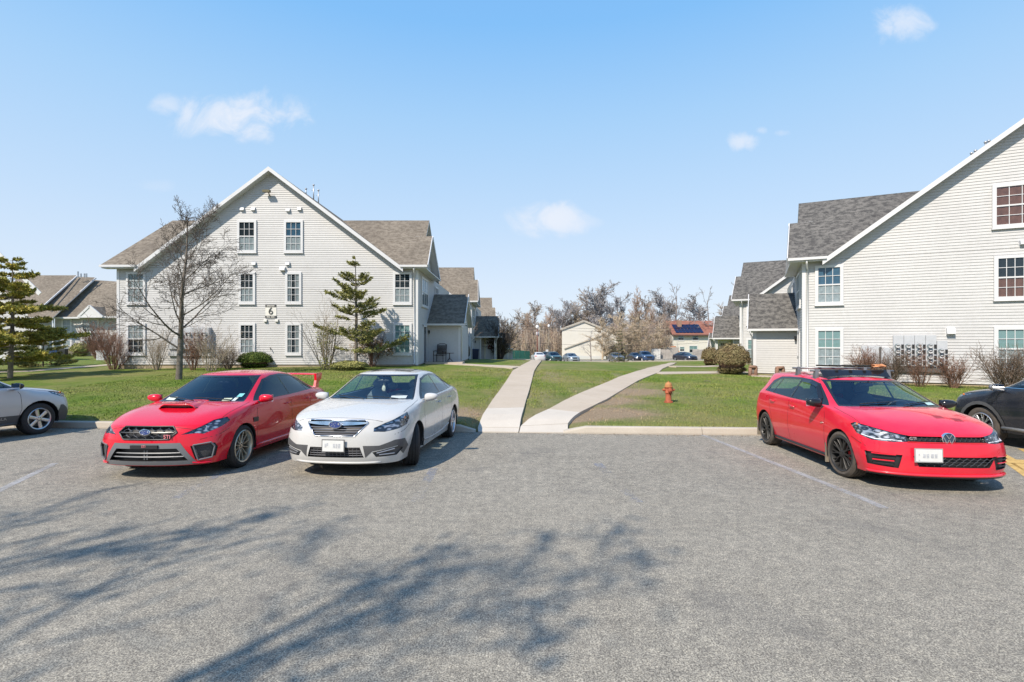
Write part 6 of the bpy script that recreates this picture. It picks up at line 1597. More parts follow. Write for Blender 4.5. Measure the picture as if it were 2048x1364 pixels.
STI=dict(cat='sedan',pw=3.0,mat=RED,wb=2.65,track=1.52,half=.89,zb=.20,rowf=(0,.15,.42,.74,1.000),
 st=[(1.98,.83,.87,.72,.735),
     (1.80,.84,.89,.79,.80, 1.88,.55,.845,1.980,.825),
     (1.55,.85,.915,.83,.875, 1.6,.58,.915,1.650,.915),
     (1.25,.86,.925,.85,.925, 1.32,.62,.965,1.390,.975),
     (.93,.86,.90,.845,.955, 1.00,.70,.985,1.184,1.005),
     (.42,.86,.895,.85,.975, .22,.575,1.390,.36,1.425),
     (-.15,.86,.895,.855,.985, -.25,.59,1.435,-.25,1.475),
     (-.75,.86,.90,.86,.995, -.75,.58,1.405,-.75,1.455),
     (-1.15,.86,.92,.86,1.010, -1.13,.55,1.325,-1.08,1.400),
     (-1.60,.86,.925,.85,1.030, -1.68,.60,1.094,-1.78,1.112),
     (-1.95,.85,.90,.82,1.020, -1.97,.60,1.071,-2.02,1.081),
     (-2.20,.80,.85,.74,.99)],
 nose=[(.20,2.20),(.30,2.24),(.46,2.23),(.64,2.22),(.745,2.16)],
 tail=[(.26,-2.32),(.38,-2.36),(.60,-2.37),(.85,-2.33),(1.03,-2.28)],
 crease=[('belt',0,3,.3),('belt',3,9,.6),('rail',1,4,.35),('rail',4,9,.4),('row',3,0,.28),('cross',4,0,.85),('cross',5,0,.45),('cross',8,0,.4),('cross',9,0,.6),('hoodedge',0,0,.5)],
 frame=[(.90,.985),(.30,1.315),(.0,1.375),(-.35,1.395),(-.75,1.370),(-1.10,1.278),(-1.42,1.112),(-1.40,1.053),(-.3,1.010)],
 win=[[(.74,1.005),(.30,1.278),(.0,1.345),(-.22,1.360),(-.26,1.025)],[(-.30,1.025),(-.26,1.362),(-.72,1.345),(-.98,1.283),(-1.04,1.053)],[(-1.08,1.056),(-1.02,1.272),(-1.12,1.238),(-1.35,1.094),(-1.33,1.067)]],
 ws=[(-.70,.985),(-.545,1.385),(.545,1.385),(.70,.985)], rw=[(-.58,1.112),(-.46,1.340),(.46,1.340),(.58,1.112)],
 glass=CGT,glass_side=glass('car_glass_dark',(.10,.12,.16),.6),
 lamps=[('headlight',[(2.13,.43,.625),(2.0,.60,.715),(1.86,.74,.795),(1.70,.85,.82),(1.66,.87,.765),(1.82,.83,.70),(1.98,.74,.645),(2.02,.68,.62),(2.06,.62,.635)],(.72,.70,0),[(1.955,.64,.690,.055)]),
        ('tail_light',[(-2.2,.5,.82),(-2.2,.5,.93),(-2.0,.85,.93),(-2.0,.85,.78)],(-.75,.66,0),())],
 open=[('grille_opening',[(0,-.405,.655),(0,-.335,.735),(0,.335,.735),(0,.405,.655),(0,.315,.565),(0,-.315,.565)],(1,0,0),False,.07,BLACK,fl_front),
       ('intake_opening',[(0,-.42,.44),(0,-.555,.27),(0,.555,.27),(0,.42,.44)],(1,0,0),False,.10,BLACK,fl_front),
       ('fog_recess',[(2.1,.56,.465),(1.9,.79,.49),(1.9,.83,.43),(1.9,.80,.30),(2.1,.63,.275)],(.9,.42,0),True,.03,simple('perforated_black',(.045,.045,.047),.5,var=.6,vscale=70,bmp=1,bscale=120),fl_front)],
 trim=[('bumper_frame',[(0,-.46,.515),(0,-.665,.21),(0,.665,.21),(0,.46,.515)],(1,0,0),False,GUN,.004,fl_front)],
 seams=[([(2.2,-.6,.76),(2.2,-.3,.765),(2.2,0,.765),(2.2,.3,.765),(2.2,.6,.76)],(1,0,.6)),([(.86,0,.96),(.93,0,.80),(.95,0,.55),(.93,0,.30)],(0,1,0)),([(-.27,0,1.0),(-.30,0,.6),(-.28,0,.30)],(0,1,0)),([(-1.10,0,1.03),(-1.12,0,.85),(-1.0,0,.62),(-.93,0,.32)],(0,1,0)),([(.93,0,.29),(-.93,0,.29)],(0,1,0)),([(1.72,.78,1),(1.3,.79,1),(.98,.77,1)],(0,0,1)),([(1.72,-.78,1),(1.3,-.79,1),(.98,-.77,1)],(0,0,1)),([(2.15,.8,.55),(1.9,.9,.60),(1.70,.9,.66)],(.5,.85,0))],
 wheel=dict(R=.325,w=.245,rim=.238,n=12,dish=.045,wi=.016,wo=.017,sdy=.004),steer=0,rimmat=ALUB,hook=hook_red,amber=(1.73,.82,.765))
make_car('red sedan with hood scoop and rear wing, left of the white sedan',STI,(-5.02,9.10),-.02)

# ---------------------------------------------------------------- white sedan
def hook_white(root,bm,bvh,P):
    gp=[(-.44,.765),(-.40,.81),(.40,.81),(.44,.765),(.285,.60),(-.285,.60)]
    grid_mesh(root,lambda y,z:P(y,z,-.010),-.43,.43,.605,.735,'slat',4,0,simple('grey_slats',(.16,.16,.17),.35,.6),'grille',.0095,gp)
    mb=MB()
    pts=[P(y,.768-.012*(1-(y/.44)**2)*0,.006) for y in [-.44+.88*k/30 for k in range(31)]]
    for k in range(30):
        y0=-.44+.88*k/30; y1=y0+.88/30; h=lambda y:.030*(1-.75*(abs(y)/.44)**2)+.004
        a,b,c,d=P(y0,.772-h(y0),.008),P(y1,.772-h(y1),.008),P(y1,.772+h(y1)*.5,.018),P(y0,.772+h(y0)*.5,.018); mb.quad(a,b,c,d)
        mb.quad(d,c,c-Vector((.03,0,0)),d-Vector((.03,0,0)))
    mb.build('chrome_wing',CHROME,root,smooth=False)
    mb=MB(); q=[a.lerp(b,k/6) for a,b in zip([Vector((0,*g)) for g in gp],[Vector((0,*g)) for g in gp[1:]+gp[:1]]) for k in range(6)]; q=[P(p.y,p.z,.004) for p in q]; mb.tube(q+[q[0]],.008,5); mb.build('grille_surround',CHROME,root,smooth=True)
    emblem_oval(root,P(0,.742,.032),(1,0,.05),.095,.058)
    grid_mesh(root,lambda y,z:P(y,z,-.02),-.40,.40,.305,.44,'both',4,14,simple('grey_slats',(.16,.16,.17),.35,.6),'lower_grille',.007,[(-.36,.445),(-.41,.30),(.41,.30),(.36,.445)])
    plate_at(root,P,.0,.47,smudge=[(-.12,.025,-.02,.05),(-.09,.02,.0,.04),(.0,.03,-.03,.06),(.04,.025,-.03,.06),(.075,.03,-.03,.06)],frame=simple('scuffed_plate_frame',(.10,.10,.10),.5,var=.8,vscale=40))
    for sg in (1,-1):
        mb=MB()
        for (y0,z0,y1,z1) in ((.52,.355,.80,.40),(.56,.33,.80,.335)):
            mb.tube([stick(bvh,(2.2,sg*lerp(y0,y1,k/6),lerp(z0,z1,k/6)),(.9,sg*.42,0),-.002)[0] for k in range(7)],.009,5)
        mb.build('fog_trim',simple('satin_grey',(.30,.31,.33),.3,.5),root)
    mb=MB(); mb.tube([P(y,.225,.006) for y in [-.62+1.24*k/14 for k in range(15)]],.016,5); mb.build('front_lip',PEARL,root,smooth=True)
    # chrome belt line
    for sg in (1,-1):
        mb=MB(); mb.tube([stick(bvh,(x,0,z),(0,sg,0),.004)[0] for x,z in ((.92,.985),(.4,1.0),(-.3,1.015),(-1.0,1.03),(-1.45,1.05))],.008,5); mb.build('belt_trim',CHROME,root)
        mb=MB(); mb.tube([stick(bvh,(x,0,z),(0,sg,0),.004)[0] for x,z in [(.9,.33),(.5,.30),(0,.29),(-.5,.30),(-.95,.36)]],.012,5); mb.build('sill_trim',simple('satin_grey',(.30,.31,.33),.3,.5),root)
    mb=MB()
    top=lambda x,y,o=0: stick(bvh,(x,y,0),(0,0,1),o)[0]
    N=8
    for i in range(N):
        for j in range(N): 
            y0=-.38+.76*i/N; y1=y0+.76/N; x0=-.55+.65*j/N; x1=x0+.65/N; mb.quad(top(x0,y0,.004),top(x1,y0,.004),top(x1,y1,.004),top(x0,y1,.004))
    mb.build('sunroof',PLIN,root,smooth=True)
    mb=MB(); c0=P(.36,1.02,.003);c1=P(.60,1.02,.003);c2=P(.60,1.06,.003);c3=P(.36,1.06,.003); mb.quad(c0,c1,c2,c3); mb.build('sticker',simple('sticker_white',(.45,.5,.5),.5,var=.3,vscale=60),root)
    mb=MB(); c=Vector((.42,.0,1.14)); mb.blob(c,(.015,.035,.055),2,.1,1,3); mb.tube([c,c+Vector((0,0,.14))],.004,4); mb.build('hanging_charm',simple('cream_charm',(.55,.5,.4),.6),root)
    wipers(root,P,1.01); door_handles(root,bvh,((-.10,.87),(-1.0,.895)),PEARL); mirror_pair(root,.80,.965,1.03,PEARL,foot=CHROME)
    seat_set(root,.02,.0,1,mat=simple('grey_seat_leather',(.20,.21,.22),.5,var=.15))
LEG=dict(cat='sedan',pw=3.3,mat=PEARL,wb=2.75,track=1.56,half=.91,zb=.20,rowf=(0,.15,.42,.74,1.000),
 st=[(2.12,.85,.89,.76,.79),
     (1.92,.86,.905,.82,.86, 2.02,.56,.90,2.14,.885),
     (1.62,.87,.93,.85,.92, 1.68,.60,.955,1.760,.955),
     (1.25,.87,.935,.865,.955, 1.36,.64,.99,1.455,1.000),
     (.95,.87,.92,.86,.975, 1.03,.73,1.005,1.210,1.020),
     (.42,.87,.915,.865,.99, .22,.595,1.390,.38,1.430),
     (-.15,.87,.915,.87,1.000, -.25,.61,1.440,-.25,1.490),
     (-.80,.87,.92,.875,1.010, -.80,.60,1.415,-.80,1.470),
     (-1.30,.87,.935,.875,1.030, -1.28,.57,1.320,-1.22,1.395),
     (-1.75,.87,.935,.86,1.048, -1.88,.62,1.100,-2.0,1.108),
     (-2.05,.86,.91,.83,1.040, -2.10,.62,1.074,-2.2,1.083),
     (-2.28,.80,.86,.75,1.010)],
 nose=[(.20,2.36),(.30,2.42),(.46,2.43),(.66,2.41),(.83,2.31)],
 tail=[(.28,-2.40),(.40,-2.45),(.62,-2.46),(.88,-2.43),(1.05,-2.40)],
 crease=[('belt',0,3,.3),('belt',3,9,.6),('rail',1,4,.4),('rail',4,9,.4),('row',3,0,.32),('cross',4,0,.85),('cross',5,0,.45),('cross',8,0,.4),('cross',9,0,.6),('hoodedge',0,0,.55)],
 frame=[(.92,1.000),(.30,1.320),(.0,1.375),(-.35,1.395),(-.80,1.375),(-1.20,1.282),(-1.52,1.125),(-1.50,1.070),(-.3,1.030)],
 win=[[(.78,1.020),(.30,1.286),(.0,1.345),(-.22,1.360),(-.26,1.044)],[(-.32,1.046),(-.27,1.362),(-.78,1.345),(-1.04,1.282),(-1.12,1.070)],[(-1.16,1.072),(-1.09,1.271),(-1.20,1.240),(-1.44,1.108),(-1.42,1.083)]],
 ws=[(-.73,1.000),(-.565,1.390),(.565,1.390),(.73,1.000)], rw=[(-.58,1.125),(-.46,1.335),(.46,1.335),(.58,1.125)],
 glass=CGL,glass_side=CGM,lampin=lampmat('lamp_dark_chrome',(.025,.025,.03),(.55,.55,.60)),
 lamps=[('headlight',[(2.28,.49,.655),(2.27,.50,.705),(2.16,.62,.765),(1.98,.78,.83),(1.80,.90,.875),(1.78,.905,.79),(1.88,.88,.71),(2.05,.80,.675),(2.2,.62,.645)],(.72,.70,0),[(2.13,.62,.705,.035),(2.04,.70,.725,.035)]),
        ('tail_light',[(-2.3,.5,.84),(-2.3,.5,.97),(-2.1,.85,.97),(-2.1,.85,.80)],(-.75,.66,0),())],
 open=[('grille_opening',[(0,-.44,.765),(0,-.40,.81),(0,.40,.81),(0,.44,.765),(0,.285,.60),(0,-.285,.60)],(1,0,0),False,.06,BLACK,fl_front),
       ('lower_opening',[(0,-.36,.445),(0,-.41,.30),(0,.41,.30),(0,.36,.445)],(1,0,0),False,.08,BLACK,fl_front),
       ('fog_recess',[(2.3,.50,.37),(2.1,.80,.43),(2.0,.85,.40),(2.1,.79,.305),(2.3,.56,.30)],(.9,.42,0),True,.025,DKGREY,fl_front)],
 trim=[('bumper_band',[(2.3,.36,.465),(2.2,.56,.46),(2.1,.76,.525),(1.95,.86,.525),(1.88,.90,.40),(2.0,.86,.30),(2.1,.85,.36),(2.1,.80,.44),(2.3,.50,.385),(2.3,.40,.30),(2.3,.37,.42)],(.9,.42,0),True,DKGREY,.003,fl_front)],
 seams=[([(2.3,-.62,.84),(2.3,-.3,.85),(2.3,0,.855),(2.3,.3,.85),(2.3,.62,.84)],(1,0,.6)),([(.88,0,.98),(.95,0,.82),(.97,0,.55),(.95,0,.33)],(0,1,0)),([(-.29,0,1.02),(-.32,0,.6),(-.30,0,.33)],(0,1,0)),([(-1.16,0,1.04),(-1.18,0,.86),(-1.05,0,.62),(-.97,0,.36)],(0,1,0)),([(1.80,.80,1),(1.4,.81,1),(1.02,.79,1)],(0,0,1)),([(1.80,-.80,1),(1.4,-.81,1),(1.02,-.79,1)],(0,0,1)),([(2.2,.85,.60),(2.0,.9,.64),(1.80,.9,.70)],(.5,.85,0))],
 wheel=dict(R=.335,w=.225,rim=.228,n=5,dish=.02,twin=True,tb=.20,tt=.15,wi=.028,wo=.034,sdy=.0),steer=.38,rimmat=ALU,hook=hook_white,amber=(1.86,.86,.80))
make_car('pearl white sedan with front wheels turned, between the red sedan and the path',LEG,(-2.27,9.38),-.09)

# ---------------------------------------------------------------- red hatchback
def hook_hatch(root,bm,bvh,P):
    gp=[(-.60,.70),(.60,.70),(.56,.632),(-.56,.632)]
    grid_mesh(root,lambda y,z:P(y,z,-.006),-.58,.58,.637,.697,'hex',2,20,simple('black_mesh',(.03,.03,.03),.35),'grille',.005,gp)
    mb=MB(); mb.tube([P(-.46+.92*k/24,.625,.005) for k in range(25)],.006,5); mb.build('grille_strip',simple('red_strip',(.6,.02,.02),.3),root)
    # round badge
    c=P(0,.670,.012); M=Matrix.Translation(c)@Matrix.Rotation(PI/2,4,'Y'); mb=MB(); mb.lathe([(.078,-.02),(.078,.008),(.070,.012),(.068,.004)],28,0,M); mb.lathe([(0,.004),(.069,.004)],28,1,M)
    bx=c.x+.012
    for a,b in (((-.034,.056),(0,.004)),((.034,.056),(0,.004)),((-.062,.022),(-.028,-.058)),((.062,.022),(.028,-.058)),((-.028,-.058),(0,-.006)),((.028,-.058),(0,-.006))):
        mb.bar((bx,a[0],c.z+a[1]),(bx,b[0],c.z+b[1]),.011,.008,0,up=(1,0,0))
    mb.build('badge',[CHROME,simple('badge_dark',(.04,.06,.10),.2)],root)
    text('GTI',.052,P(-.40,.665,.012),(rad(90),0,rad(90)),simple('badge_silver_red',(.62,.50,.52),.3,.5),'badge_lettering',root,.004)
    grid_mesh(root,lambda y,z:P(y,z,-.012),-.48,.62,.325,.455,'hex',4,13,simple('satin_mesh',(.09,.09,.092),.3,.5),'lower_grille',.0055,[(-.42,.455),(.56,.455),(.47,.325),(-.36,.325)])
    plate_at(root,P,-.27,.475,smudge=[(-.12,.012,.0,.02),(-.125,.02,-.065,.012),(-.07,.03,-.03,.05),(-.03,.03,-.03,.05),(.02,.035,-.03,.05),(.065,.03,-.03,.05)],frame=simple('plate_edge',(.3,.3,.3),.5),off=.035)
    for sg in (1,-1):
        for k,(z,a,b) in enumerate(((.445,.56,.84),(.405,.57,.835),(.365,.58,.83),(.325,.59,.82))):
            mb=MB(); mb.tube([stick(bvh,(2,sg*lerp(a,b,q/8),z+.012),(.9,sg*.42,0),-.002)[0] for q in range(9)],.0085,5); mb.build('vent_blade',BLACK if k%2 else RED2,root)
    for z,m,o,w in ((.225,RED2,.012,.020),(.195,BLACK,.004,.012)):
        mb=MB(); mb.tube([stick(bvh,(1.9,y,z),(1,y*.9,0),o)[0] for y in [-.86+1.72*k/26 for k in range(27)]],w,6); mb.build('front_splitter',m,root,smooth=True)
    mb=MB()
    for sg in (1,-1): mb.tube([stick(bvh,(x,0,.235),(0,sg,0),.006)[0] for x in [-.92+1.84*k/12 for k in range(13)]],.022,6)
    mb.build('side_skirt',BLACK,root,smooth=True)
    for sg in (1,-1):
        for x in (.935,-1.70): mb=MB(); mb.box(x-.012,x+.012,sg*.70,sg*.885,.13,.42); mb.build('mud_flap',simple('muddy_rubber',(.20,.17,.13),.9,var=.4),root)
    text('GTI',.05,stick(bvh,(.84,0,.70),(0,-1,0),.003)[0],(rad(90),0,0),CHROME,'badge_lettering',root,.003)
    mb=MB(); N=10
    for i in range(N):
        for j in range(N):
            y0=-.50+1.0*i/N; y1=y0+1.0/N; x0=-.50+.78*j/N; x1=x0+.78/N; mb.quad(*[stick(bvh,(a_,b_,0),(0,0,1),.004)[0] for a_,b_ in ((x0,y0),(x1,y0),(x1,y1),(x0,y1))])
    mb.build('sunroof',PLIN,root,smooth=True)
    # roof rack
    top=lambda x,y,o=0: stick(bvh,(x,y,0),(0,0,1),o)[0]
    for k,x in enumerate((.02,-.62)):
        a=top(x,.555); b=top(x,-.555); z=max(a.z,b.z)+.115
        
        mb=MB(); mb.tube([(x,-.66,z),(x,.66,z)],.017,8); bar=mb.build('roof_rack_bar',simple('rack_grey',(.20,.20,.21),.35,.5),root,smooth=True)
        for sg in (1,-1):
            p=top(x,sg*.565); mb=MB(); mb.add([(x-.05,sg*.60,p.z-.035),(x+.05,sg*.60,p.z-.035),(x+.03,sg*.585,z+.02),(x-.03,sg*.585,z+.02),(x-.045,sg*.54,p.z+.0),(x+.045,sg*.54,p.z+.0),(x+.028,sg*.535,z+.025),(x-.028,sg*.535,z+.025)],[(0,1,2,3),(4,7,6,5),(0,4,5,1),(1,5,6,2),(2,6,7,3),(3,7,4,0)]); mb.build('rack_foot',simple('rack_grey',(.20,.20,.21),.35,.5),bar)
    mb=MB(); x=.15; z0=top(x,0).z+.01
    for i in range(12):
        y0=-.52+1.04*i/12; y1=y0+1.04/12; f=lambda y:(top(x,y).z+.012); mb.quad((x+.03,y0,f(y0)),(x+.03,y1,f(y1)),(x-.10,y1,top(.02,0).z+.085),(x-.10,y0,top(.02,0).z+.085))
    mb.build('wind_fairing',PLIN,root)
    for y in (-.22,.0,.22,.45): 
        mb=MB(); zz=top(.02,0).z+.15; mb.box(-.66,.08,y-.02,y+.02,zz-.012,zz+.015); mb.build('rack_rail',PLIN,root)
    mb=MB(); mb.blob((.03,.42,top(.02,0).z+.16),(.07,.09,.03),2,.35,2,5); mb.build('orange_rag',simple('faded_orange_cloth',(.5,.22,.10),.9,var=.4,vscale=20),root)
    mb=MB(); c0=P(.50,1.0,.003);c1=P(.63,1.0,.003);c2=P(.61,1.035,.003);c3=P(.50,1.035,.003); mb.quad(c0,c1,c2,c3); mb.build('sticker',simple('sticker_teal',(.35,.5,.5),.5,var=.3,vscale=60),root)
    # visors over the side windows
    for sg in (1,-1):
        mb=MB(); pts=[(.62,1.06),(.30,1.25),(.05,1.30),(-.25,1.32)]
        for a,b in zip(pts[:-1],pts[1:]):
            p0,n0=stick(bvh,(a[0],0,a[1]),(0,sg,0),.004); p1,n1=stick(bvh,(b[0],0,b[1]),(0,sg,0),.004); q0,_=stick(bvh,(a[0],0,a[1]-.05),(0,sg,0),.030); q1,_=stick(bvh,(b[0],0,b[1]-.05),(0,sg,0),.030); mb.quad(p0,p1,q1,q0)
        mb.build('window_visor',PLIN,root)
    # two darker red patches lying on the hood
    for x,y in ((1.62,.22),(1.70,.40)):
        mb=MB(); q=[top(x+a,y+b,.0015) for a,b in ((-.05,-.05),(.06,-.06),(.05,.05),(-.04,.06))]; mb.quad(*q); mb.build('hood_patch',simple('dark_red_patch',(.30,.01,.015),.4),root)
    wipers(root,P,1.0,((.10,.60),(-.45,.05))); door_handles(root,bvh,((-.14,.86),(-.95,.885)),RED2); mirror_pair(root,.76,.955,1.0,PLIN)
    seat_set(root,.0,-.02,1)
GTI=dict(cat='hatchback',pw=3.8,mat=RED2,wb=2.63,track=1.52,half=.89,zb=.19,rowf=(0,.15,.42,.74,1.000),
 st=[(1.91,.84,.88,.78,.735),
     (1.72,.85,.89,.82,.81, 1.80,.56,.845,1.88,.84),
     (1.50,.86,.905,.84,.87, 1.52,.60,.915,1.56,.92),
     (1.20,.86,.91,.85,.91, 1.28,.64,.955,1.36,.968),
     (.92,.86,.90,.85,.935, .99,.72,.97,1.17,.99),
     (.42,.86,.895,.855,.955, .24,.60,1.335,.38,1.375),
     (-.15,.86,.895,.86,.965, -.25,.62,1.385,-.25,1.430),
     (-.80,.86,.90,.865,.975, -.80,.61,1.385,-.80,1.435),
     (-1.20,.86,.91,.865,.99, -1.20,.61,1.385,-1.22,1.435),
     (-1.60,.86,.91,.855,1.01, -1.66,.60,1.375,-1.74,1.415),
     (-1.74,.85,.895,.84,1.01, -1.80,.61,1.04,-1.86,1.05),
     (-1.84,.81,.875,.79,.98)],
 nose=[(.19,2.12),(.28,2.15),(.44,2.15),(.61,2.13),(.715,2.08)],
 tail=[(.24,-1.93),(.36,-1.98),(.60,-1.99),(.85,-1.97),(.99,-1.92)],
 crease=[('belt',0,3,.3),('belt',3,10,.6),('rail',1,4,.4),('rail',4,10,.4),('row',3,0,.32),('cross',4,0,.85),('cross',5,0,.5),('cross',9,0,.9),('cross',10,0,.4),('hoodedge',0,0,.6)],
 frame=[(.88,.968),(.30,1.272),(.0,1.325),(-.35,1.345),(-.80,1.342),(-1.12,1.330),(-1.34,1.25),(-1.43,1.045),(-.3,.99)],
 win=[[(.72,.985),(.30,1.245),(.0,1.292),(-.24,1.308),(-.27,1.005)],[(-.33,1.007),(-.30,1.310),(-.78,1.308),(-.96,1.298),(-1.04,1.034)],[(-1.08,1.036),(-1.00,1.294),(-1.10,1.282),(-1.24,1.20),(-1.32,1.057)]],
 ws=[(-.72,.972),(-.575,1.335),(.575,1.335),(.72,.972)], rw=[(-.60,1.06),(-.52,1.30),(.52,1.30),(.60,1.06)],
 glass=CGL,glass_side=CGM,
 lamps=[('headlight',[(2.12,.44,.628),(2.10,.45,.700),(1.95,.62,.745),(1.78,.77,.79),(1.64,.86,.815),(1.58,.885,.785),(1.70,.86,.68),(1.90,.78,.622),(2.05,.6,.615)],(.72,.70,0),[(1.86,.70,.71,.042),(1.98,.58,.675,.035)]),
        ('tail_light',[(-2.0,.45,.84),(-2.0,.45,.98),(-1.85,.88,.99),(-1.85,.88,.82)],(-.75,.66,0),())],
 drl=[(2.05,.5,.635),(1.9,.74,.642),(1.76,.84,.675)],
 open=[('grille_opening',[(0,-.46,.70),(0,.46,.70),(0,.455,.632),(0,-.455,.632)],(1,0,0),False,.05,BLACK,fl_front),
       ('lower_opening',[(0,-.42,.455),(0,.56,.455),(0,.47,.325),(0,-.36,.325)],(1,0,0),False,.07,BLACK,fl_front),
       ('side_vent',[(2.1,.53,.46),(1.9,.87,.475),(1.9,.84,.31),(2.1,.58,.29)],(.9,.42,0),True,.04,BLACK,fl_front)],
 seams=[([(2.2,-.62,.74),(2.2,-.3,.74),(2.2,0,.74),(2.2,.3,.74),(2.2,.62,.74)],(1,0,.6)),([(.84,0,.95),(.90,0,.80),(.92,0,.55),(.90,0,.30)],(0,1,0)),([(-.30,0,1.0),(-.32,0,.6),(-.30,0,.28)],(0,1,0)),([(-1.12,0,1.03),(-1.12,0,.85),(-1.0,0,.62),(-.92,0,.32)],(0,1,0)),([(1.68,.80,1),(1.3,.80,1),(.98,.78,1)],(0,0,1)),([(1.68,-.80,1),(1.3,-.80,1),(.98,-.78,1)],(0,0,1)),([(1.9,.8,.52),(1.75,.9,.58),(1.62,.9,.62)],(.5,.85,0))],
 wheel=dict(R=.322,w=.225,rim=.235,n=10,dish=.02,twin=True,tb=-.02,tt=.13,wi=.016,wo=.016,sdy=.002),steer=.10,rimmat=BLKA,tyre=TYREB,caliper=CAL,hook=hook_hatch,amber=(1.66,.85,.79))
make_car('dusty red hatchback with black wheels and a roof rack, nearest the meter bank',GTI,(5.69,8.36),-.10)
# ---------------------------------------------------------------- wagon at the left edge, suv at the right edge
def ring(x,z,R,n=20): return [Vector((x+R*math.cos(2*PI*k/n),0,z+R*math.sin(2*PI*k/n))) for k in range(n)]
def hook_wagon(root,bm,bvh,P):
    door_handles(root,bvh,((-.14,.95),(-1.0,.97)),SILV); mirror_pair(root,.84,1.0,1.09,PLIN,size=1.1)
    for sg in (1,-1):
        mb=MB(); mb.tube([stick(bvh,(x,0,z),(0,sg,0),.006)[0] for x,z in [(.93,.30),(.5,.29),(0,.28),(-.5,.29),(-.98,.30)]],.03,6); mb.build('sill_cladding',DKGREY,root,smooth=True)
        p,n=stick(bvh,(.55,0,.42),(0,sg,0),.006); text('OUTBACK',.085,p,(rad(90),0,0 if sg<0 else PI),simple('satin_letter',(.35,.36,.38),.3,.6),'door_lettering',root,.003)
        mb=MB(); mb.tube([(.1,sg*.56,1.585),(-.3,sg*.57,1.63),(-1.3,sg*.55,1.60),(-1.6,sg*.54,1.52)],.02,6); mb.build('roof_rail',DKGREY,root,smooth=True)
    seat_set(root,-.02,.08,1)
OUTB=dict(cat='wagon',mat=SILV,wb=2.745,track=1.55,half=.91,zb=.26,rowf=(0,.15,.42,.74,1.0),gapw=.008,
 st=[(2.0,.85,.89,.77,.86),(1.85,.86,.91,.82,.91, 1.92,.56,.95,2.02,.93),(1.58,.87,.93,.85,.965, 1.62,.60,1.0,1.68,.995),(1.22,.87,.935,.865,1.0, 1.30,.66,1.035,1.45,1.045),
     (.95,.87,.92,.865,1.02, 1.02,.73,1.05,1.22,1.065),(.42,.87,.915,.87,1.04, .22,.61,1.50,.38,1.545),(-.2,.87,.915,.875,1.05, -.25,.63,1.56,-.25,1.61),(-.85,.87,.92,.88,1.06, -.85,.62,1.54,-.85,1.60),
     (-1.45,.87,.93,.88,1.08, -1.45,.60,1.50,-1.45,1.575),(-1.95,.87,.93,.87,1.10, -1.85,.57,1.40,-1.95,1.49),(-2.15,.86,.91,.85,1.10, -2.2,.60,1.13,-2.28,1.14),(-2.25,.81,.88,.79,1.08)],
 nose=[(.28,2.20),(.38,2.30),(.55,2.30),(.72,2.27),(.87,2.19)],tail=[(.34,-2.32),(.45,-2.37),(.65,-2.38),(.90,-2.36),(1.1,-2.33)],
 crease=[('belt',3,10,.55),('rail',4,10,.35),('cross',4,0,.85),('cross',5,0,.5),('cross',9,0,.6),('hoodedge',0,0,.4)],
 frame=[(.92,1.05),(.32,1.42),(.0,1.48),(-.85,1.49),(-1.5,1.44),(-1.80,1.34),(-1.85,1.14),(-.3,1.075)],
 win=[[(.78,1.07),(.32,1.39),(.0,1.455),(-.24,1.465),(-.27,1.09)],[(-.33,1.092),(-.30,1.466),(-.85,1.465),(-1.08,1.455),(-1.14,1.12)],[(-1.19,1.122),(-1.13,1.45),(-1.5,1.415),(-1.74,1.32),(-1.78,1.155)]],
 ws=[(-.73,1.055),(-.57,1.495),(.57,1.495),(.73,1.055)],rw=[(-.58,1.16),(-.48,1.40),(.48,1.40),(.58,1.16)],glass=CGM,glass_side=CGM,
 lamps=[('headlight',[(2.16,.5,.76),(2.05,.66,.85),(1.80,.86,.93),(1.66,.9,.945),(1.68,.905,.88),(1.85,.87,.80),(2.1,.66,.74)],(.72,.70,0),[(1.98,.66,.80,.045)]),('tail_light',[(-2.3,.5,.9),(-2.3,.5,1.04),(-2.1,.85,1.06),(-2.1,.85,.88)],(-.75,.66,0),())],
 open=[('grille_opening',[(0,-.40,.82),(0,.40,.82),(0,.34,.62),(0,-.34,.62)],(1,0,0),False,.05,BLACK,fl_front)],
 trim=[('side_cladding',[(1.02,0,.24),(1.0,0,.47),(-1.0,0,.47),(-1.02,0,.24)],(0,1,0),True,DKGREY,.003,None),('bumper_cladding',[(2.4,.2,.24),(2.4,.2,.40),(2.05,.80,.40),(1.86,.89,.62),(1.80,.9,.62),(1.70,.9,.36),(1.66,.9,.20)],(.72,.70,0),True,DKGREY,.004,fl_front)],
 seams=[([(.90,0,1.03),(.985,0,.90),(1.0,0,.60),(.93,0,.30)],(0,1,0)),([(-.30,0,1.08),(-.32,0,.6),(-.30,0,.3)],(0,1,0)),([(-1.17,0,1.1),(-1.2,0,.9),(-1.05,0,.65),(-1.0,0,.3)],(0,1,0)),([(1.72,.80,1),(1.4,.81,1),(1.02,.79,1)],(0,0,1)),([(1.72,-.80,1),(1.4,-.81,1),(1.02,-.79,1)],(0,0,1))],
 wheel=dict(R=.345,w=.225,rim=.225,n=6,dish=.02,wi=.062,wo=.074,sdy=.0,a0=.6),rimmat=ALU,hook=hook_wagon,arch=.405,amber=(1.86,.86,.90))
def place(spec,wx,wy,t,side):   # put the front wheel of one side at world (wx,wy)
    f=Vector((math.sin(t),-math.cos(t))); l=Vector((-f.y,f.x)); c=Vector((wx,wy))-f*spec['wb']/2-l*side*(spec['track']/2+spec['wheel']['w']/2); return (c.x,c.y)
t=rad(170.5); make_car('silver wagon nosed up to the kerb at the left edge',OUTB,place(OUTB,-10.42,11.02,t,-1),t)
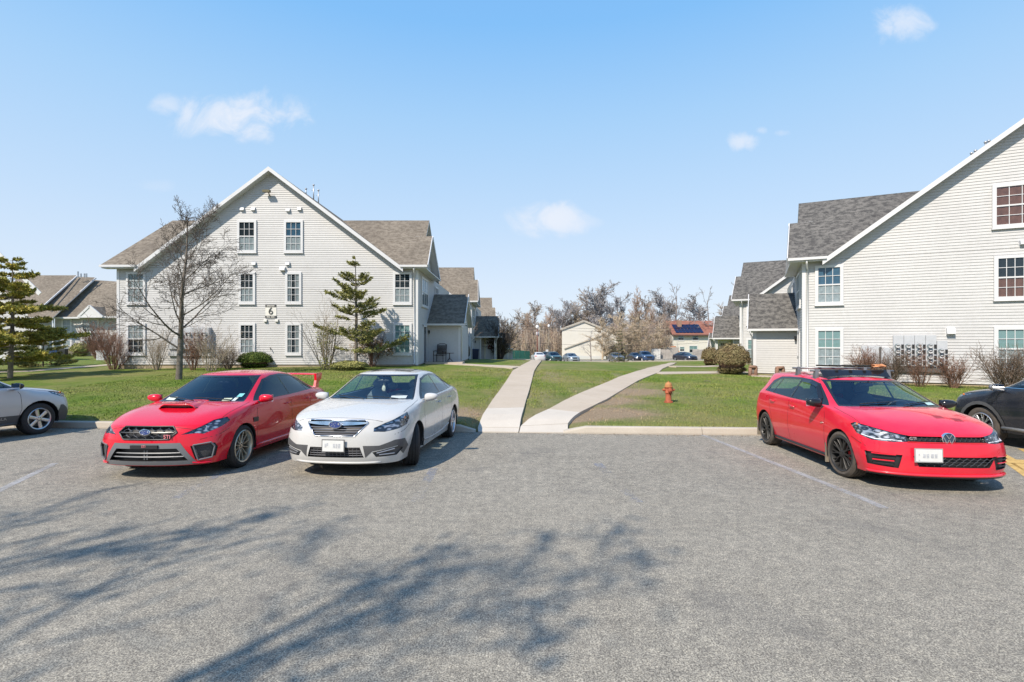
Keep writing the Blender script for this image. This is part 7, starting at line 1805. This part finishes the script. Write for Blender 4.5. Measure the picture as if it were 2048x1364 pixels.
def hook_suv(root,bm,bvh,P):
    mirror_pair(root,.90,1.0,1.12,simple('slate_mirror_cover',(.12,.13,.15),.3),size=1.1); door_handles(root,bvh,((-.12,1.0),(-1.0,1.02)),BLKP)
    for sg in (1,-1):
        for x in (1,-1):
            pp=ring(x*1.335,.355,.475); f=carve(bm,pp,(0,sg,0),lambda c:c.y*sg>.4,.0); nb=take(bm,f); bm_obj(nb,'arch_cladding',DKGREY,root,.008)
        mb=MB(); mb.tube([stick(bvh,(x,0,.36),(0,sg,0),.010)[0] for x in (.92,.5,0,-.5,-.92)],.035,6); mb.build('sill_cladding',simple('satin_silver_sill',(.30,.29,.28),.4,.5),root,smooth=True)
        mb=MB(); mb.tube([stick(bvh,(x,0,1.115),(0,sg,0),.006)[0] for x in (.9,.4,0,-.5,-1.2)],.009,5); mb.build('belt_trim',CHROME,root)
    seat_set(root,-.02,.12,1)
SUV=dict(cat='suv',mat=BLKP,wb=2.67,track=1.57,half=.925,zb=.27,rowf=(0,.15,.42,.74,1.0),gapw=.008,
 st=[(1.98,.86,.91,.80,.90),(1.84,.88,.93,.85,.965, 1.9,.56,1.0,1.98,.985),(1.56,.885,.945,.87,1.01, 1.60,.62,1.05,1.66,1.05),(1.22,.885,.95,.88,1.05, 1.30,.68,1.085,1.42,1.10),
     (.97,.885,.935,.88,1.07, 1.03,.75,1.10,1.2,1.12),(.45,.885,.93,.885,1.09, .25,.63,1.55,.40,1.59),(-.2,.885,.93,.89,1.10, -.25,.65,1.61,-.25,1.66),(-.85,.885,.93,.89,1.11, -.85,.64,1.60,-.85,1.66),
     (-1.35,.885,.94,.89,1.13, -1.35,.62,1.56,-1.35,1.63),(-1.75,.885,.94,.88,1.15, -1.70,.58,1.44,-1.80,1.53),(-1.95,.87,.92,.86,1.12, -2.0,.62,1.16,-2.08,1.17),(-2.05,.82,.90,.80,1.08)],
 nose=[(.30,2.12),(.40,2.19),(.58,2.20),(.76,2.18),(.91,2.12)],tail=[(.34,-2.10),(.46,-2.14),(.66,-2.15),(.92,-2.13),(1.1,-2.10)],
 crease=[('belt',3,10,.55),('rail',4,10,.35),('cross',4,0,.85),('cross',5,0,.5),('cross',9,0,.6),('hoodedge',0,0,.4)],
 frame=[(.94,1.10),(.34,1.47),(.0,1.53),(-.85,1.54),(-1.35,1.48),(-1.62,1.36),(-1.66,1.19),(-.3,1.125)],
 win=[[(.80,1.12),(.34,1.44),(.0,1.505),(-.24,1.515),(-.27,1.14)],[(-.33,1.142),(-.30,1.516),(-.85,1.515),(-1.05,1.50),(-1.10,1.17)],[(-1.15,1.172),(-1.10,1.49),(-1.35,1.45),(-1.55,1.34),(-1.58,1.205)]],
 ws=[(-.75,1.105),(-.59,1.545),(.59,1.545),(.75,1.105)],rw=[(-.60,1.19),(-.50,1.44),(.50,1.44),(.60,1.19)],glass=CGT,glass_side=CGT,
 lamps=[('headlight',[(2.08,.55,.86),(1.95,.72,.93),(1.74,.90,.985),(1.62,.93,.985),(1.66,.93,.94),(1.85,.88,.88),(2.0,.70,.84)],(.72,.70,0),[(1.92,.70,.89,.03)]),('tail_light',[(-2.1,.5,.9),(-2.1,.5,1.02),(-1.95,.85,1.04),(-1.95,.85,.88)],(-.75,.66,0),())],
 open=[('grille_opening',[(0,-.50,.86),(0,.50,.86),(0,.36,.58),(0,-.36,.58)],(1,0,0),False,.05,BLACK,fl_front)],
 seams=[([(.92,0,1.08),(1.0,0,.95),(1.0,0,.62),(.95,0,.32)],(0,1,0)),([(-.30,0,1.13),(-.32,0,.6),(-.30,0,.3)],(0,1,0)),([(1.70,.84,1),(1.4,.84,1),(1.05,.82,1)],(0,0,1))],
 wheel=dict(R=.355,w=.235,rim=.235,n=9,dish=.02,twin=True,tb=.03,tt=.12,wi=.016,wo=.018,sdy=.0,a0=.6),rimmat=ALU,tyre=TYREB,hook=hook_suv,arch=.41,amber=(1.80,.88,.93))
t=rad(180); make_car('black suv with grey wheel arches at the right edge behind the hatchback',SUV,place(SUV,9.32,9.92,t,1),t)

# ---------------------------------------------------------------- cars on the far lot
def far_spec(base,mat):
    d=dict(base); d['mat']=mat; d['levels']=2; d['hook']=None; d['seams']=(); d['glass']=d['glass_side']=CGT; d['tyre']=TYRE; d['drl']=None; d['amber']=None; return d
fs=far_spec(LEG,paint('far_white_paint',(.55,.55,.56),.2,0,.1)); fs['trim']=(); fs['open']=fs['open'][:2]
fu=far_spec(SUV,paint('far_blue_paint',(.02,.05,.12),.2,0,.1)); fu['open']=fu['open'][:1]
def far_place(px,py,Y): x=at(px,0,Y).x; return (x,Y,zg(x,Y)+.04)
G='cars parked on the far lot'
A,_,_=make_car('white sedan with purple blue rear, leftmost on the far lot',fs,far_place(1076,718,80),PI+.12,G,far=True)
Bc,_,_=make_car('blue suv nearest the leaning white post on the far lot',fu,far_place(1290,722,78),.05,G,far=True)
def recolor(src,lab,px,Y,t,mat):
    c=copy_tree(src); c.location=far_place(px,0,Y); c.rotation_euler=(0,0,math.atan2(-math.cos(t),math.sin(t))); c['label']=lab
    for ch in c.children:
        if ch.name.startswith('body'):
            ch.data=ch.data.copy(); ch.data.materials[0]=mat
    return c
recolor(Bc,'dark teal suv beside the white sedan, its roof just above the lawn',1094,86,.1,paint('far_teal_paint',(.03,.07,.08),.2,0,.1))
recolor(Bc,'dark blue green suv seen from the front, left of the silver car',1107,79,.18,paint('far_green_paint',(.02,.06,.07),.2,0,.1))
recolor(A,'silver car seen from the front, in front of the cream house corner',1142,80,.15,paint('far_silver_paint',(.28,.33,.36),.2,.2,.1))
recolor(A,'grey car half hidden behind the small pale fir',1232,79,.05,paint('far_grey_paint',(.10,.10,.10),.2,.2,.1))
recolor(A,'black sedan tucked beside the blue suv on the far lot',1271,79.5,.1,paint('far_black_paint',(.012,.015,.025),.2,0,.1))
recolor(A,'black sedan alone by the grey board fence, rightmost on the far lot',1370,79,.25,paint('far_night_paint',(.01,.013,.03),.2,0,.1))
split_parts({k:.06 for k in ('wing_roof','rake_board','soffit','gutter','corner_board','gable_trim','side_skirt','front_lip','plate_marks','eave_trim','service_cabinet','porch_wall','foundation')})
# ================================================================ sky, sun, camera
SKS=.1
w=bpy.data.worlds.new('World'); scene.world=w; w.use_nodes=True; nt=w.node_tree; bg=nt.nodes['Background']
SUN=Vector((-.60,-.75,1.0)).normalized()
elev=math.asin(SUN.z); az=math.atan2(SUN.x,SUN.y)
sky=nt.nodes.new('ShaderNodeTexSky'); sky.sky_type='NISHITA'; sky.sun_disc=False
sky.sun_elevation=elev; sky.sun_rotation=az; sky.altitude=0; sky.air_density=1.0; sky.dust_density=.5; sky.ozone_density=2.0
tc=nt.nodes.new('ShaderNodeTexCoord')
def nodm(op,a,b=None,clamp=False):
    n=nt.nodes.new('ShaderNodeMath'); n.operation=op; n.use_clamp=clamp
    for i,x in enumerate((a,b)):
        if x is None: continue
        if hasattr(x,'links'): nt.links.new(x,n.inputs[i])
        else: n.inputs[i].default_value=x
    return n.outputs[0]
sp=nt.nodes.new('ShaderNodeSeparateXYZ'); nt.links.new(tc.outputs['Generated'],sp.inputs[0])
ysafe=nodm('MAXIMUM',sp.outputs[1],.05); u=nodm('DIVIDE',sp.outputs[0],ysafe); v=nodm('DIVIDE',sp.outputs[2],ysafe)
# small fair-weather clouds, each at its own bearing and height above the horizon
CL=[((482,232),(118,44),1.0),((330,210),(32,20),.6),((1100,436),(78,34),1.0),((1170,440),(40,14),.35),((1488,280),(28,20),.75),((1565,264),(18,8),.5),((1522,258),(14,8),.5),((1808,46),(56,36),.75),((300,370),(40,14),.2),((1385,285),(60,12),.0)]
cb=nt.nodes.new('ShaderNodeCombineXYZ'); nt.links.new(u,cb.inputs[0]); nt.links.new(v,cb.inputs[1])
n1=nt.nodes.new('ShaderNodeTexNoise'); n1.inputs['Scale'].default_value=13; n1.inputs['Detail'].default_value=9; n1.inputs['Roughness'].default_value=.62; n1.inputs['Distortion'].default_value=.6
nt.links.new(cb.outputs[0],n1.inputs['Vector'])
tot=None
for (cx,cy),(rx,ry),a in CL:
    if a==0: continue
    du=nodm('DIVIDE',nodm('SUBTRACT',u,(cx-1024)/F),rx/F); dv=nodm('DIVIDE',nodm('SUBTRACT',v,(YH-cy)/F),ry/F)
    # flatter underside
    r2=nodm('ADD',nodm('MULTIPLY',du,du),nodm('MULTIPLY',dv,dv))
    g=nodm('SUBTRACT',1.15,nodm('MULTIPLY',r2,.75)); g=nodm('ADD',g,nodm('MULTIPLY',nodm('SUBTRACT',n1.outputs['Fac'],.5),4.2)); 
    mr=nt.nodes.new('ShaderNodeMapRange'); mr.interpolation_type='SMOOTHSTEP'; mr.inputs[1].default_value=-.05; mr.inputs[2].default_value=1.45; mr.inputs[4].default_value=a; nt.links.new(g,mr.inputs[0])
    fade=nodm('SUBTRACT',1.0,nodm('MULTIPLY',r2,.28),True); g=nodm('MULTIPLY',mr.outputs[0],fade)
    tot=g if tot is None else nodm('MAXIMUM',tot,g)
front=nodm('GREATER_THAN',sp.outputs[1],.06); tot=nodm('MULTIPLY',tot,front,True)
# clear sky: the Sky Texture, graded towards the pale milky horizon of the day
ln=nt.nodes.new('ShaderNodeMath'); ln.operation='ARCSINE'; nt.links.new(sp.outputs[2],ln.inputs[0])
el=nodm('DIVIDE',ln.outputs[0],PI/2,True)
EXPO=.6; K=2**EXPO*SKS
cr=nt.nodes.new('ShaderNodeValToRGB'); e=cr.color_ramp.elements
def lin(c): return tuple(((x/255+.055)/1.055)**2.4/K for x in c)
ST=[(0,(228,240,253)),(.06,(222,236,253)),(.15,(200,227,255)),(.26,(172,215,255)),(.36,(136,198,255)),(.6,(110,172,245)),(1,(88,145,222))]
while len(e)<len(ST): e.new(.5)
for i,(p_,c) in enumerate(ST): e[i].position=p_; e[i].color=(*lin(c),1)
nt.links.new(el,cr.inputs[0])
gr=nt.nodes.new('ShaderNodeMix'); gr.data_type='RGBA'; gr.inputs[0].default_value=.9; nt.links.new(sky.outputs[0],gr.inputs[6]); nt.links.new(cr.outputs[0],gr.inputs[7])
mx=nt.nodes.new('ShaderNodeMix'); mx.data_type='RGBA'; nt.links.new(nodm('MULTIPLY',tot,1.0),mx.inputs[0]); nt.links.new(gr.outputs[2],mx.inputs[6]); mx.inputs[7].default_value=(*lin((232,240,253)),1)
nt.links.new(mx.outputs[2],bg.inputs[0]); bg.inputs[1].default_value=SKS
sl=bpy.data.lights.new('sun','SUN'); sl.energy=4.3; sl.angle=rad(.6); sl.color=(1.0,.90,.77)
so=bpy.data.objects.new('sun',sl); COL.objects.link(so); so.rotation_euler=SUN.to_track_quat('Z','Y').to_euler(); so.location=(-10,-10,30)
cam=bpy.data.cameras.new('camera'); co=bpy.data.objects.new('camera',cam); COL.objects.link(co); scene.camera=co
cam.sensor_width=36; cam.lens=36*F/2048; cam.clip_end=5000; cam.clip_start=.05; cam.shift_y=(YH-682)/2048*-1*0+ (681-682)/2048*-1
co.location=(0,0,HC); co.rotation_euler=(rad(90),0,0)
scene.view_settings.view_transform='Standard'; scene.view_settings.look='None'; scene.view_settings.exposure=EXPO; scene.view_settings.gamma=1
scene.cycles.max_bounces=6; scene.cycles.transparent_max_bounces=12; scene.cycles.caustics_reflective=False; scene.cycles.caustics_refractive=False
scene.cycles.use_denoising=True
